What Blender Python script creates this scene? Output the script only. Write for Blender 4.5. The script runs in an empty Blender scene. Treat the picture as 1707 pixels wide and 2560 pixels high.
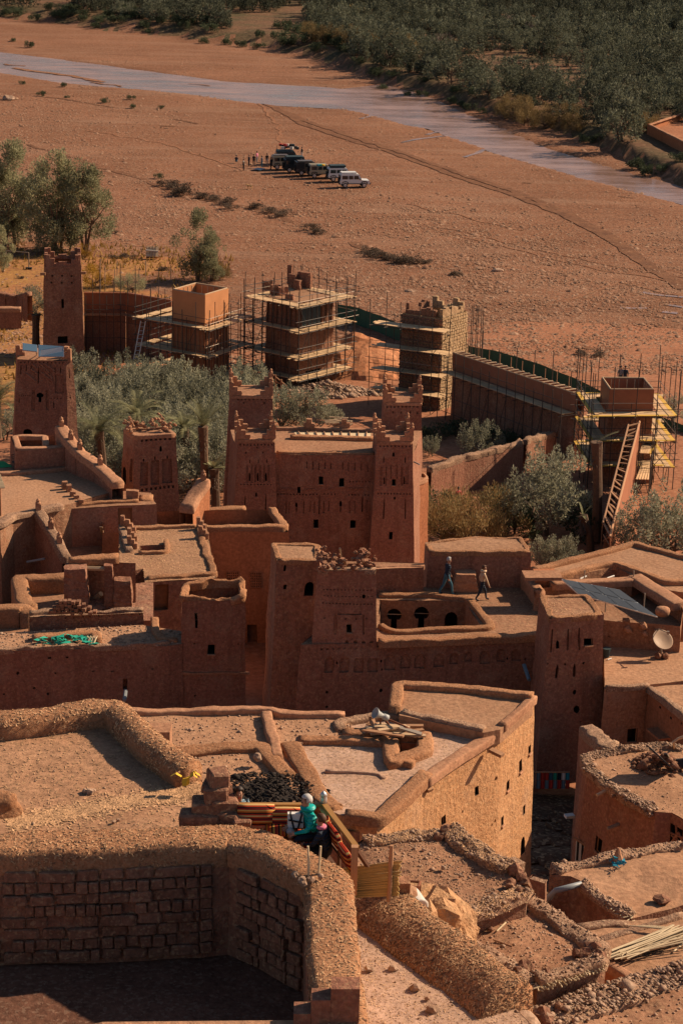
import bpy, bmesh, math, random
import numpy as np
from mathutils import Vector, Matrix, noise, geometry
random.seed(7); np.random.seed(7)
SC = bpy.context.scene
COL = SC.collection
R = math.radians

# ------------------------------------------------------------------ camera
CAM_Z = 53.0
PITCH, ROLL, FPX = R(18.0), R(1.5), 5443.0          # focal length in photo pixels (1707 x 2560)
cam_d = bpy.data.cameras.new('camera'); cam = bpy.data.objects.new('camera', cam_d); COL.objects.link(cam)
cam.matrix_world = Matrix.Translation((0, 0, CAM_Z)) @ Matrix.Rotation(R(90) - PITCH, 4, 'X') @ Matrix.Rotation(ROLL, 4, 'Z')
cam_d.sensor_fit = 'VERTICAL'; cam_d.sensor_height = 36.0; cam_d.lens = 36.0 * FPX / 2560.0
cam_d.clip_start = 1.0; cam_d.clip_end = 6000.0
SC.camera = cam
CM = cam.matrix_world.to_3x3(); CO = Vector((0, 0, CAM_Z))

# ------------------------------------------------------------------ sky, sun, exposure
SUN_AZ, SUN_EL = R(25), R(32)                        # from +X towards +Y, above the horizon
sd = Vector((math.cos(SUN_EL) * math.cos(SUN_AZ), math.cos(SUN_EL) * math.sin(SUN_AZ), math.sin(SUN_EL)))
w = bpy.data.worlds.new('World'); SC.world = w; w.use_nodes = True
nt = w.node_tree; bg = nt.nodes['Background']
sky = nt.nodes.new('ShaderNodeTexSky'); sky.sky_type = 'NISHITA'; sky.sun_disc = False
sky.sun_elevation = SUN_EL; sky.sun_rotation = R(90) - SUN_AZ
nt.links.new(sky.outputs[0], bg.inputs[0]); bg.inputs[1].default_value = 0.05
sl = bpy.data.lights.new('sun', 'SUN'); sl.energy = 5.0; sl.angle = R(0.55); sl.color = (1.0, 0.77, 0.545)
so = bpy.data.objects.new('sun', sl); COL.objects.link(so)
so.rotation_euler = sd.to_track_quat('Z', 'Y').to_euler()
SC.view_settings.view_transform = 'Standard'; SC.view_settings.look = 'None'
SC.view_settings.exposure = 0.5; SC.view_settings.gamma = 1.0; SC.view_settings.use_curve_mapping = False
SC.cycles.max_bounces = 6; SC.cycles.diffuse_bounces = 1; SC.cycles.transparent_max_bounces = 6

# ------------------------------------------------------------------ reading places off the photograph's perspective
def ray(p):
 d = CM @ Vector(((p[0] - 853.5) / FPX, -(p[1] - 1280.0) / FPX, -1.0))
 return d.normalized()
def P(p, z):
 d = ray(p); return CO + d * ((z - CAM_Z) / d.z)
def PY(p, y):
 d = ray(p); return CO + d * (y / d.y)
def frame(ox, oy, k):
 return lambda x, y: (ox + x / k, oy + y / k)
V = frame(0, 0, 0.91857)
A = frame(0, 600, 1.8233); B = frame(847, 600, 1.8233); C = frame(0, 1200, 1.8233); D = frame(847, 1200, 1.8233)
E = frame(0, 1800, 1.8233); F = frame(847, 1700, 1.8233); G = frame(560, 340, 3.92); H = frame(0, 0, 1.8233)
I = frame(847, 0, 1.8233); J = frame(440, 1920, 2.6133); K = frame(1400, 850, 4.437); L = frame(200, 620, 3.733)
M = frame(560, 650, 4.356); N = frame(900, 720, 5.227); O = frame(540, 920, 2.751); Q = frame(1280, 1330, 3.672)
RR = frame(640, 1340, 3.409); T = frame(0, 620, 3.795)
W1 = frame(0, 400, 2.8); W2 = frame(0, 1000, 3.4087); W3 = frame(0, 1400, 3.4087); W4 = frame(1400, 1800, 5.107)
W5 = frame(700, 1760, 3.92); W6 = frame(860, 2080, 3.5636)

# ------------------------------------------------------------------ materials
MATS = {}
def _n(nt, t, **kw):
 n = nt.nodes.new(t)
 for k, v in kw.items(): setattr(n, k, v)
 return n
def mud(name, c1, c2, straw=0.0, strawc=(0.55, 0.36, 0.2), streak=0.0, bump=0.5, fine=9.0, pebble=0.0, rough=0.95, big=0.5, bscale=1.0, patch=0.0, patchc=(0.40, 0.25, 0.17)):
 m = bpy.data.materials.new(name); m.use_nodes = True; nt = m.node_tree; L_ = nt.links
 b = nt.nodes['Principled BSDF']; b.inputs['Roughness'].default_value = rough
 b.inputs['Specular IOR Level'].default_value = 0.1
 geo = _n(nt, 'ShaderNodeNewGeometry')
 def noise_(scale, det=4, vec=None, rg=0.6):
  n = _n(nt, 'ShaderNodeTexNoise'); n.inputs['Scale'].default_value = scale; n.inputs['Detail'].default_value = det
  n.inputs['Roughness'].default_value = rg
  L_.new(vec or geo.outputs['Position'], n.inputs['Vector']); return n
 def ramp(src, a, b_):
  r = _n(nt, 'ShaderNodeMapRange'); r.inputs[1].default_value = a; r.inputs[2].default_value = b_
  L_.new(src, r.inputs[0]); return r.outputs[0]
 def mix(f, x, y, bt='MIX'):
  mx = _n(nt, 'ShaderNodeMix'); mx.data_type = 'RGBA'; mx.blend_type = bt
  if isinstance(f, float): mx.inputs[0].default_value = f
  else: L_.new(f, mx.inputs[0])
  for s, v in ((6, x), (7, y)):
   if isinstance(v, tuple): mx.inputs[s].default_value = (*v, 1)
   else: L_.new(v, mx.inputs[s])
  return mx.outputs[2]
 n1 = noise_(big, 5); n2 = noise_(fine, 4); n3 = noise_(fine * 4.5, 3)
 col = mix(ramp(n1.outputs[0], .35, .68), c1, c2)
 g = _n(nt, 'ShaderNodeMapRange'); g.inputs[1].default_value = .3; g.inputs[2].default_value = .7
 g.inputs[3].default_value = .72; g.inputs[4].default_value = 1.25; L_.new(n2.outputs[0], g.inputs[0])
 cx = _n(nt, 'ShaderNodeCombineXYZ')
 for i in range(3): L_.new(g.outputs[0], cx.inputs[i])
 col = mix(1.0, col, cx.outputs[0], 'MULTIPLY')
 if streak:
  mp = _n(nt, 'ShaderNodeMapping'); mp.inputs['Scale'].default_value = (1, 1, .09); L_.new(geo.outputs['Position'], mp.inputs[0])
  n4 = noise_(2.6, 4, mp.outputs[0]); col = mix(ramp(n4.outputs[0], .52, .78), col, tuple(x * (1 - streak) for x in c1))
 oi = _n(nt, 'ShaderNodeObjectInfo'); orr = _n(nt, 'ShaderNodeMapRange'); orr.inputs[3].default_value = .84; orr.inputs[4].default_value = 1.14; L_.new(oi.outputs['Random'], orr.inputs[0])
 cx2 = _n(nt, 'ShaderNodeCombineXYZ'); cx2.inputs[1].default_value = 1.0
 for i in (0, 1, 2): L_.new(orr.outputs[0], cx2.inputs[i])
 col = mix(.8, col, cx2.outputs[0], 'MULTIPLY')
 gully = None
 if patch:
  n5 = noise_(.55, 6, rg=.72); pm = _n(nt, 'ShaderNodeMath', operation='MULTIPLY'); pm.inputs[1].default_value = patch; L_.new(ramp(n5.outputs[0], .54, .64), pm.inputs[0]); col = mix(pm.outputs[0], col, patchc)
  n6 = noise_(1.1, 6, rg=.75); pm2 = _n(nt, 'ShaderNodeMath', operation='MULTIPLY'); pm2.inputs[1].default_value = patch * .8; L_.new(ramp(n6.outputs[0], .58, .66), pm2.inputs[0]); col = mix(pm2.outputs[0], col, tuple(x * .6 for x in c1))
  mp2 = _n(nt, 'ShaderNodeMapping'); mp2.inputs['Scale'].default_value = (1, 1, .12); L_.new(geo.outputs['Position'], mp2.inputs[0]); n7 = noise_(4.5, 4, mp2.outputs[0]); gully = n7.outputs[0]
 if straw:
  v = _n(nt, 'ShaderNodeTexVoronoi'); v.inputs['Scale'].default_value = fine * 2.2; L_.new(geo.outputs['Position'], v.inputs['Vector'])
  sp = _n(nt, 'ShaderNodeSeparateColor'); L_.new(v.outputs['Color'], sp.inputs[0])
  mu = _n(nt, 'ShaderNodeMath', operation='MULTIPLY'); mu.inputs[1].default_value = straw
  L_.new(ramp(sp.outputs[0], .72, .95), mu.inputs[0]); col = mix(mu.outputs[0], col, strawc)
  mu2 = _n(nt, 'ShaderNodeMath', operation='MULTIPLY'); mu2.inputs[1].default_value = straw * .8
  L_.new(ramp(sp.outputs[1], .78, .95), mu2.inputs[0]); col = mix(mu2.outputs[0], col, tuple(x * .45 for x in c1))
 L_.new(col, b.inputs['Base Color'])
 bp = _n(nt, 'ShaderNodeBump'); bp.inputs['Strength'].default_value = bump; bp.inputs['Distance'].default_value = .06 * bscale
 ad = _n(nt, 'ShaderNodeMath', operation='ADD'); L_.new(n2.outputs[0], ad.inputs[0])
 m3 = _n(nt, 'ShaderNodeMath', operation='MULTIPLY'); m3.inputs[1].default_value = .45; L_.new(n3.outputs[0], m3.inputs[0]); L_.new(m3.outputs[0], ad.inputs[1])
 hsrc = ad.outputs[0]
 if gully is not None:
  m8 = _n(nt, 'ShaderNodeMath', operation='MULTIPLY_ADD'); m8.inputs[1].default_value = .6; L_.new(gully, m8.inputs[0]); L_.new(hsrc, m8.inputs[2]); hsrc = m8.outputs[0]
 if pebble:
  v2 = _n(nt, 'ShaderNodeTexVoronoi'); v2.inputs['Scale'].default_value = 14; L_.new(geo.outputs['Position'], v2.inputs['Vector'])
  m4 = _n(nt, 'ShaderNodeMath', operation='MULTIPLY'); m4.inputs[1].default_value = -pebble; L_.new(v2.outputs[0], m4.inputs[0])
  a4 = _n(nt, 'ShaderNodeMath', operation='ADD'); L_.new(hsrc, a4.inputs[0]); L_.new(m4.outputs[0], a4.inputs[1]); hsrc = a4.outputs[0]
 L_.new(hsrc, bp.inputs['Height']); L_.new(bp.outputs[0], b.inputs['Normal'])
 MATS[name] = m; return m
def plain(name, c, rough=0.7, metal=0.0, var=0.25, scale=6.0, spec=0.3, bump=0.0, stretch=None):
 m = bpy.data.materials.new(name); m.use_nodes = True; nt = m.node_tree; L_ = nt.links
 b = nt.nodes['Principled BSDF']; b.inputs['Roughness'].default_value = rough; b.inputs['Metallic'].default_value = metal
 b.inputs['Specular IOR Level'].default_value = spec
 tc = _n(nt, 'ShaderNodeTexCoord'); oi = _n(nt, 'ShaderNodeObjectInfo')
 n = _n(nt, 'ShaderNodeTexNoise'); n.inputs['Scale'].default_value = scale; n.inputs['Detail'].default_value = 4
 src = tc.outputs['Object']
 if stretch:
  mp = _n(nt, 'ShaderNodeMapping'); mp.inputs['Scale'].default_value = stretch; L_.new(src, mp.inputs[0]); src = mp.outputs[0]
 L_.new(src, n.inputs['Vector'])
 ad = _n(nt, 'ShaderNodeMath', operation='ADD'); L_.new(n.outputs[0], ad.inputs[0])
 mr = _n(nt, 'ShaderNodeMath', operation='MULTIPLY'); mr.inputs[1].default_value = .5; L_.new(oi.outputs['Random'], mr.inputs[0]); L_.new(mr.outputs[0], ad.inputs[1])
 r = _n(nt, 'ShaderNodeMapRange'); r.inputs[1].default_value = .35; r.inputs[2].default_value = 1.15
 r.inputs[3].default_value = 1 - var; r.inputs[4].default_value = 1 + var; L_.new(ad.outputs[0], r.inputs[0])
 mx = _n(nt, 'ShaderNodeVectorMath', operation='SCALE'); mx.inputs[0].default_value = c; L_.new(r.outputs[0], mx.inputs['Scale'])
 L_.new(mx.outputs[0], b.inputs['Base Color'])
 if bump:
  bp = _n(nt, 'ShaderNodeBump'); bp.inputs['Strength'].default_value = bump; bp.inputs['Distance'].default_value = .02
  L_.new(n.outputs[0], bp.inputs['Height']); L_.new(bp.outputs[0], b.inputs['Normal'])
 MATS[name] = m; return m
def stripes(name, cols, scale, axis=2, rough=0.9):
 """woven cloth: bands of colour across one axis of the object"""
 m = bpy.data.materials.new(name); m.use_nodes = True; nt = m.node_tree; L_ = nt.links
 b = nt.nodes['Principled BSDF']; b.inputs['Roughness'].default_value = rough; b.inputs['Specular IOR Level'].default_value = .1
 tc = _n(nt, 'ShaderNodeTexCoord'); s = _n(nt, 'ShaderNodeSeparateXYZ'); L_.new(tc.outputs['Object'], s.inputs[0])
 mu = _n(nt, 'ShaderNodeMath', operation='MULTIPLY'); mu.inputs[1].default_value = scale; L_.new(s.outputs[axis], mu.inputs[0])
 fr = _n(nt, 'ShaderNodeMath', operation='FRACT'); L_.new(mu.outputs[0], fr.inputs[0])
 cr = _n(nt, 'ShaderNodeValToRGB'); cr.color_ramp.interpolation = 'CONSTANT'
 e = cr.color_ramp.elements
 e[0].color = (*cols[0], 1); e[0].position = 0
 e[1].color = (*cols[1], 1); e[1].position = 1 / len(cols)
 for i in range(2, len(cols)):
  q = e.new(i / len(cols)); q.color = (*cols[i], 1)
 L_.new(fr.outputs[0], cr.inputs[0]); L_.new(cr.outputs[0], b.inputs['Base Color'])
 MATS[name] = m; return m

RED = (0.275, 0.122, 0.078); RED2 = (0.33, 0.158, 0.103); TAN = (0.40, 0.225, 0.137); TAN2 = (0.46, 0.285, 0.185); PINK = (0.43, 0.265, 0.18)
mud('mud_wall', RED, RED2, patch=.45, straw=.25, streak=.25, bump=.7, fine=7, big=.45)
mud('mud_wall_tan', (0.33, 0.158, 0.09), (0.38, 0.195, 0.115), patch=.5, straw=.3, streak=.2, bump=.8, fine=7)
mud('mud_wall_straw', (0.54, 0.275, 0.13), (0.60, 0.325, 0.165), patch=.4, straw=.4, streak=.05, pebble=.14, bump=.9, fine=7)
mud('mud_orange', (0.37, 0.145, 0.07), (0.41, 0.17, 0.085), streak=.12, bump=.25, fine=7)
mud('mud_rough', (0.26, 0.12, 0.077), (0.34, 0.165, 0.102), patch=.5, straw=.3, streak=.3, bump=1.0, fine=5, pebble=.25)
mud('roof_mud', (0.35, 0.185, 0.105), (0.405, 0.228, 0.136), patch=.3, patchc=(.45, .27, .17), straw=.14, bump=.45, fine=6, big=.35)
mud('roof_pink', PINK, (0.53, 0.355, 0.265), patch=.35, patchc=(.58, .43, .34), straw=.3, bump=.35, fine=8, big=.4)
mud('roof_red', (0.29, 0.145, 0.083), (0.35, 0.185, 0.11), patch=.4, patchc=(.37, .225, .145), straw=.25, bump=.4, fine=6, big=.4)
mud('cap_straw', (0.345, 0.162, 0.082), (0.42, 0.21, 0.11), straw=.4, strawc=(0.50, 0.31, 0.18), bump=.85, fine=11, pebble=.12)
mud('cap_pebble', (0.30, 0.175, 0.115), (0.40, 0.24, 0.15), straw=.8, strawc=(0.50, 0.34, 0.22), bump=.8, fine=10, pebble=.3)
mud('cap_smooth', (0.37, 0.185, 0.108), (0.43, 0.225, 0.132), straw=.2, bump=.4, fine=7)
mud('earth', (0.29, 0.122, 0.066), (0.36, 0.158, 0.086), straw=.3, strawc=(.5, .28, .16), bump=.6, fine=2.5, big=.12)
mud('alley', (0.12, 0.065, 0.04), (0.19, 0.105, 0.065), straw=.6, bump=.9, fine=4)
mud('stone_wall', (0.40, 0.26, 0.145), (0.47, 0.32, 0.19), straw=.3, bump=.6, fine=6)
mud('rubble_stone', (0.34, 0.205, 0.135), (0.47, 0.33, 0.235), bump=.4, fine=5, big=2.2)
mud('stone_sunlit', (0.43, 0.285, 0.155), (0.55, 0.39, 0.23), bump=.4, fine=6, big=2.5)
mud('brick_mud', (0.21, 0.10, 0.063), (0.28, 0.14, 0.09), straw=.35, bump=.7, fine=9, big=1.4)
mud('cliff_mud', (0.42, 0.225, 0.11), (0.49, 0.285, 0.155), straw=.3, bump=1.0, fine=3.5, pebble=.3)
plain('straw', (0.54, 0.315, 0.165), .8, var=.35)
plain('straw_dark', (0.17, 0.095, 0.055), .9, var=.35)
plain('cane', (0.62, 0.48, 0.30), .7, var=.3)
plain('reed', (0.52, 0.34, 0.12), .6, var=.35, scale=9)
plain('wood', (0.36, 0.19, 0.10), .8, var=.35, scale=4, stretch=(1, 1, .15), bump=.3)
plain('wood_pale', (0.52, 0.36, 0.22), .8, var=.25, scale=5)
plain('wood_dark', (0.13, 0.06, 0.035), .8, var=.3)
plain('wood_rail', (0.38, 0.19, 0.055), .55, var=.2)
plain('door_wood', (0.27, 0.13, 0.065), .8, var=.3, scale=5)
plain('plank', (0.60, 0.40, 0.22), .8, var=.3, scale=2.5, stretch=(1, .2, 1))
plain('plank_yellow', (0.62, 0.38, 0.07), .8, var=.15)
plain('formwork', (0.30, 0.115, 0.06), .6, var=.2, scale=1.4, spec=.3)
plain('formwork_pale', (0.52, 0.22, 0.09), .7, var=.2, scale=1.1)
plain('scaffold_steel', (0.06, 0.05, 0.045), .55, metal=.2, var=.3)
plain('rail_steel', (0.28, 0.23, 0.18), .5, metal=.3, var=.2)
plain('aluminium', (0.55, 0.55, 0.55), .4, metal=.6, var=.1)
plain('rust_steel', (0.22, 0.075, 0.035), .8, metal=.1, var=.3)
plain('pvc_grey', (0.22, 0.24, 0.25), .45, var=.1)
plain('pvc_blue', (0.14, 0.22, 0.27), .45, var=.1)
plain('dish_tan', (0.36, 0.24, 0.155), .6, var=.08)
plain('horn_grey', (0.36, 0.37, 0.36), .5, var=.08)
plain('white_plastic', (0.62, 0.58, 0.52), .5, var=.05)
plain('net_green', (0.035, 0.10, 0.06), .8, var=.2, scale=1)
plain('tarp_green', (0.02, 0.32, 0.22), .5, var=.3, scale=3)
plain('turf_green', (0.02, 0.30, 0.09), .8, var=.2)
plain('cloth_blue', (0.02, 0.30, 0.42), .7, var=.3)
plain('yellow_rag', (0.75, 0.44, 0.03), .7, var=.2)
plain('shade_black', (0.03, 0.021, 0.017), .95, var=.5, scale=4, bump=.6)  # black that puts deep shade into the colour
plain('opening_shade', (0.03, 0.018, 0.012), .95, var=.2)  # near-black colour standing in for the shade inside openings
plain('solar_cell', (0.03, 0.034, 0.042), .45, var=.2, scale=.6, spec=.25)
plain('solar_blue', (0.16, 0.27, 0.36), .2, var=.1, scale=.5, spec=.7)
plain('glass_dark', (0.015, 0.02, 0.022), .12, var=.1, spec=.6)
plain('rubber', (0.02, 0.02, 0.02), .85, var=.2)
plain('paint_white', (0.72, 0.70, 0.66), .3, var=.04)
plain('paint_beige', (0.40, 0.33, 0.22), .35, var=.05)
plain('paint_brown', (0.10, 0.075, 0.06), .35, var=.1)
plain('paint_black', (0.022, 0.026, 0.028), .35, var=.15)
plain('tent_dark', (0.03, 0.05, 0.055), .6, var=.2)
plain('red_paint', (0.45, 0.04, 0.03), .5, var=.15)
plain('teal_blue', (0.03, 0.30, 0.36), .6, var=.2)
plain('bark', (0.16, 0.10, 0.065), .95, var=.4, scale=8, bump=.8)
plain('palm_bark', (0.12, 0.07, 0.042), .95, var=.4, scale=5, bump=.8)
plain('bare_wood', (0.30, 0.22, 0.17), .9, var=.2)
plain('skin', (0.42, 0.22, 0.14), .6, var=.05); plain('hair_dark', (0.03, 0.02, 0.015), .6, var=.2)
plain('hair_grey', (0.42, 0.40, 0.38), .7, var=.3, scale=30); plain('hair_brown', (0.09, 0.038, 0.018), .6, var=.3, scale=30)
plain('navy', (0.02, 0.028, 0.045), .8, var=.2); plain('jeans', (0.04, 0.12, 0.17), .85, var=.2)
plain('teal_jacket', (0.0, 0.33, 0.30), .45, var=.15); plain('teal_trouser', (0.03, 0.15, 0.17), .8, var=.15)
plain('cream_jacket', (0.62, 0.42, 0.26), .7, var=.1); plain('black_cloth', (0.018, 0.016, 0.018), .8, var=.2)
plain('pink_cloth', (0.7, 0.2, 0.3), .7, var=.2); plain('grey_cloth', (0.2, 0.2, 0.22), .8, var=.2)
plain('dog_fur', (0.50, 0.30, 0.12), .9, var=.2)
plain('bag_white', (0.68, 0.66, 0.62), .7, var=.08)
stripes('kilim', [(.42, .04, .02), (.05, .02, .015), (.55, .13, .02), (.60, .34, .10), (.30, .02, .02), (.04, .02, .02), (.50, .06, .02), (.62, .40, .16)], 4.2)
stripes('kilim_side', [(.42, .04, .02), (.55, .13, .02), (.05, .02, .015), (.60, .30, .06), (.30, .02, .02), (.48, .06, .02), (.05, .02, .02), (.6, .2, .03)], 3.4, 0)
stripes('rug_bw', [(.02, .02, .02), (.55, .52, .48)], 7, 0)
for nm in ('teal_jacket', 'navy'):
 m = MATS[nm]; nt = m.node_tree; tc = _n(nt, 'ShaderNodeTexCoord'); wv = _n(nt, 'ShaderNodeTexWave'); wv.bands_direction = 'Z'; wv.inputs['Scale'].default_value = 3.6; wv.inputs['Distortion'].default_value = .8
 bp = _n(nt, 'ShaderNodeBump'); bp.inputs['Strength'].default_value = .8; bp.inputs['Distance'].default_value = .03
 nt.links.new(tc.outputs['Object'], wv.inputs['Vector']); nt.links.new(wv.outputs['Fac'], bp.inputs['Height']); nt.links.new(bp.outputs[0], nt.nodes['Principled BSDF'].inputs['Normal'])
def leafmat(name, c, var=.5, tint=None, trans=.25):
 m = bpy.data.materials.new(name); m.use_nodes = True; nt = m.node_tree; L_ = nt.links
 b = nt.nodes['Principled BSDF']; b.inputs['Roughness'].default_value = .75; b.inputs['Specular IOR Level'].default_value = .15
 geo = _n(nt, 'ShaderNodeNewGeometry'); oi = _n(nt, 'ShaderNodeObjectInfo')
 n = _n(nt, 'ShaderNodeTexNoise'); n.inputs['Scale'].default_value = .8; n.inputs['Detail'].default_value = 3
 L_.new(geo.outputs['Position'], n.inputs['Vector'])
 wn = _n(nt, 'ShaderNodeTexWhiteNoise'); wn.noise_dimensions = '1D'; L_.new(geo.outputs['Random Per Island'], wn.inputs['W'])
 a1 = _n(nt, 'ShaderNodeMath', operation='ADD'); L_.new(n.outputs[0], a1.inputs[0]); L_.new(wn.outputs[0], a1.inputs[1])
 a2 = _n(nt, 'ShaderNodeMath', operation='ADD'); L_.new(a1.outputs[0], a2.inputs[0]); L_.new(oi.outputs['Random'], a2.inputs[1])
 r = _n(nt, 'ShaderNodeMapRange'); r.inputs[1].default_value = .5; r.inputs[2].default_value = 2.1
 L_.new(a2.outputs[0], r.inputs[0])
 mx = _n(nt, 'ShaderNodeMix'); mx.data_type = 'RGBA'; L_.new(r.outputs[0], mx.inputs[0])
 mx.inputs[6].default_value = (*[x * (1 - var) for x in c], 1); mx.inputs[7].default_value = (*[x * (1 + var) for x in (tint or c)], 1)
 L_.new(mx.outputs[2], b.inputs['Base Color'])
 tr = _n(nt, 'ShaderNodeBsdfTranslucent'); L_.new(mx.outputs[2], tr.inputs[0])
 ms = _n(nt, 'ShaderNodeMixShader'); ms.inputs[0].default_value = trans
 L_.new(b.outputs[0], ms.inputs[1]); L_.new(tr.outputs[0], ms.inputs[2])
 L_.new(ms.outputs[0], nt.nodes['Material Output'].inputs['Surface'])
 MATS[name] = m
leafmat('leaf_olive', (0.20, 0.20, 0.135), .55, (0.26, 0.25, 0.17), .3)
leafmat('leaf_far', (0.075, 0.086, 0.055), .7, (0.115, 0.12, 0.078))
leafmat('leaf_poplar', (0.22, 0.22, 0.125), .45, (0.28, 0.265, 0.15), .4)
leafmat('leaf_tamarisk', (0.20, 0.13, 0.05), .4, (0.23, 0.16, 0.07))
leafmat('leaf_gold', (0.36, 0.20, 0.03), .4)
leafmat('leaf_palm', (0.14, 0.155, 0.075), .4, (0.22, 0.21, 0.11), .3)
leafmat('leaf_bush', (0.07, 0.085, 0.045), .45)
leafmat('leaf_dry', (0.12, 0.085, 0.06), .5)
leafmat('grass_dry', (0.32, 0.19, 0.05), .4)

# ------------------------------------------------------------------ objects, parts, labels
LOC = {}
def tag(o, label=None, cat=None, group=None, kind=None):
 if label: o['label'] = label
 if cat: o['category'] = cat
 if group: o['group'] = group
 if kind: o['kind'] = kind
 return o
def thing(name, label, cat, loc=(0, 0, 0), group=None, rz=0.0):
 o = bpy.data.objects.new(name, None); COL.objects.link(o); o.empty_display_size = .3
 o.location = loc; o.rotation_euler = (0, 0, rz); LOC[o.name] = Vector(loc)
 return tag(o, label, cat, group)
def link(name, me, parent=None, mat=None):
 if mat is not None and not me.materials: me.materials.append(MATS[mat])
 o = bpy.data.objects.new(name, me); COL.objects.link(o)
 if parent is not None: o.parent = parent
 return o
def base_of(o):
 v = Vector((0, 0, 0))
 while o is not None: v = v + Vector(o.location); o = o.parent
 return v
class MB:
 def __init__(s): s.v = []; s.f = []; s.m = []
 def add(s, vs, fs, mi=0):
  k = len(s.v); s.v.extend(Vector(x) for x in vs); s.f.extend(tuple(i + k for i in f) for f in fs); s.m.extend([mi] * len(fs)); return s
 def quad(s, a, b, c, d, mi=0): return s.add([a, b, c, d], [(0, 1, 2, 3)], mi)
 def box(s, c, size, rz=0.0, mi=0, mat=None):
  x, y, z = size[0] / 2, size[1] / 2, size[2] / 2
  m = mat or Matrix.Rotation(rz, 3, 'Z'); c = Vector(c)
  vs = [c + m @ Vector((i, j, k)) for k in (-z, z) for i, j in ((-x, -y), (x, -y), (x, y), (-x, y))]
  return s.add(vs, [(3, 2, 1, 0), (4, 5, 6, 7), (0, 1, 5, 4), (1, 2, 6, 5), (2, 3, 7, 6), (3, 0, 4, 7)], mi)
 def rbox(s, c, size, rz=0.0, amp=.05, mi=0):
  bm = bmesh.new(); bmesh.ops.create_cube(bm, size=1); bmesh.ops.subdivide_edges(bm, edges=bm.edges[:], cuts=2, use_grid_fill=True); c = Vector(c); m = Matrix.Rotation(rz, 3, 'Z'); vs = []
  for v in bm.verts:
   q = v.co * 2; k = 1 - .07 * (max(0, abs(q.x) + abs(q.y) + abs(q.z) - 2) ** 2); p = c + m @ Vector((v.co.x * size[0] * k, v.co.y * size[1] * k, v.co.z * size[2])); vs.append(p + noise.noise_vector(p * 1.7) * amp + noise.noise_vector(p * 5) * amp * .5)
  bm.verts.index_update(); fs = [tuple(v.index for v in f.verts) for f in bm.faces]; bm.free(); return s.add(vs, fs, mi)
 def prism(s, top, dz, mi=0):
  n = len(top); vs = [Vector(p) for p in top] + [Vector(p) - Vector((0, 0, dz)) for p in top]
  fs = [tuple(range(n)), tuple(range(2 * n - 1, n - 1, -1))] + [(i, i + n, (i + 1) % n + n, (i + 1) % n) for i in range(n)]
  return s.add(vs, fs, mi)
 def tube(s, pts, r, n=6, mi=0, cap=True):
  pts = [Vector(p) for p in pts]; rs = r if isinstance(r, (list, tuple)) else [r] * len(pts)
  rings = []; prev = None
  for i, p in enumerate(pts):
   t = (pts[min(i + 1, len(pts) - 1)] - pts[max(i - 1, 0)]).normalized()
   if prev is None: u = t.orthogonal().normalized()
   else: u = (prev - t * prev.dot(t)); u = u.normalized() if u.length > 1e-6 else t.orthogonal().normalized()
   prev = u; w_ = t.cross(u)
   rings.append([p + (u * math.cos(2 * math.pi * k / n) + w_ * math.sin(2 * math.pi * k / n)) * rs[i] for k in range(n)])
  vs = [v for rg in rings for v in rg]; fs = []
  for i in range(len(pts) - 1):
   for k in range(n): fs.append((i * n + k, i * n + (k + 1) % n, (i + 1) * n + (k + 1) % n, (i + 1) * n + k))
  if cap: fs += [tuple(range(n - 1, -1, -1)), tuple((len(pts) - 1) * n + k for k in range(n))]
  return s.add(vs, fs, mi)
 def lathe(s, c, prof, n=12, mi=0):
  c = Vector(c); vs = [c + Vector((r * math.cos(2 * math.pi * k / n), r * math.sin(2 * math.pi * k / n), z)) for r, z in prof for k in range(n)]
  fs = []
  for i in range(len(prof) - 1):
   for k in range(n): fs.append((i * n + k, i * n + (k + 1) % n, (i + 1) * n + (k + 1) % n, (i + 1) * n + k))
  fs += [tuple(range(n - 1, -1, -1)), tuple((len(prof) - 1) * n + k for k in range(n))]
  return s.add(vs, fs, mi)
 def blob(s, c, r, sub=1, amp=.25, sc=(1, 1, 1), seed=0, mi=0):
  bm = bmesh.new(); bmesh.ops.create_icosphere(bm, subdivisions=sub, radius=1)
  c = Vector(c); off = Vector((seed * 3.7, seed * 1.3, seed * 7.1)); vs = []
  for v in bm.verts:
   d = v.co.copy(); k = 1 + noise.noise(d * 1.3 + off) * amp * 2
   vs.append(c + Vector((d.x * sc[0], d.y * sc[1], d.z * sc[2])) * (r * k))
  bm.verts.index_update(); fs = [tuple(v.index for v in f.verts) for f in bm.faces]; bm.free()
  return s.add(vs, fs, mi)
 def build(s, name, mat, parent=None, smooth=False, kind=None):
  off = base_of(parent) if parent is not None else Vector((0, 0, 0))
  me = bpy.data.meshes.new(name); me.from_pydata([v - off for v in s.v], [], s.f)
  for mm in (mat if isinstance(mat, (list, tuple)) else [mat]): me.materials.append(MATS[mm])
  if any(s.m): me.polygons.foreach_set('material_index', s.m)
  if smooth: me.polygons.foreach_set('use_smooth', [True] * len(me.polygons))
  me.update(); o = link(name, me, parent)
  if kind: o['kind'] = kind
  return o
 def build_here(s, name, mat, label, cat, group=None, smooth=False):
  """one mesh = one top-level thing, origin at its base"""
  xs = [v.x for v in s.v]; ys = [v.y for v in s.v]; zs = [v.z for v in s.v]
  b = Vector(((min(xs) + max(xs)) / 2, (min(ys) + max(ys)) / 2, min(zs)))
  for v in s.v: v -= b
  o = s.build(name, mat, None, smooth); o.location = b
  return tag(o, label, cat, group)
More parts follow.
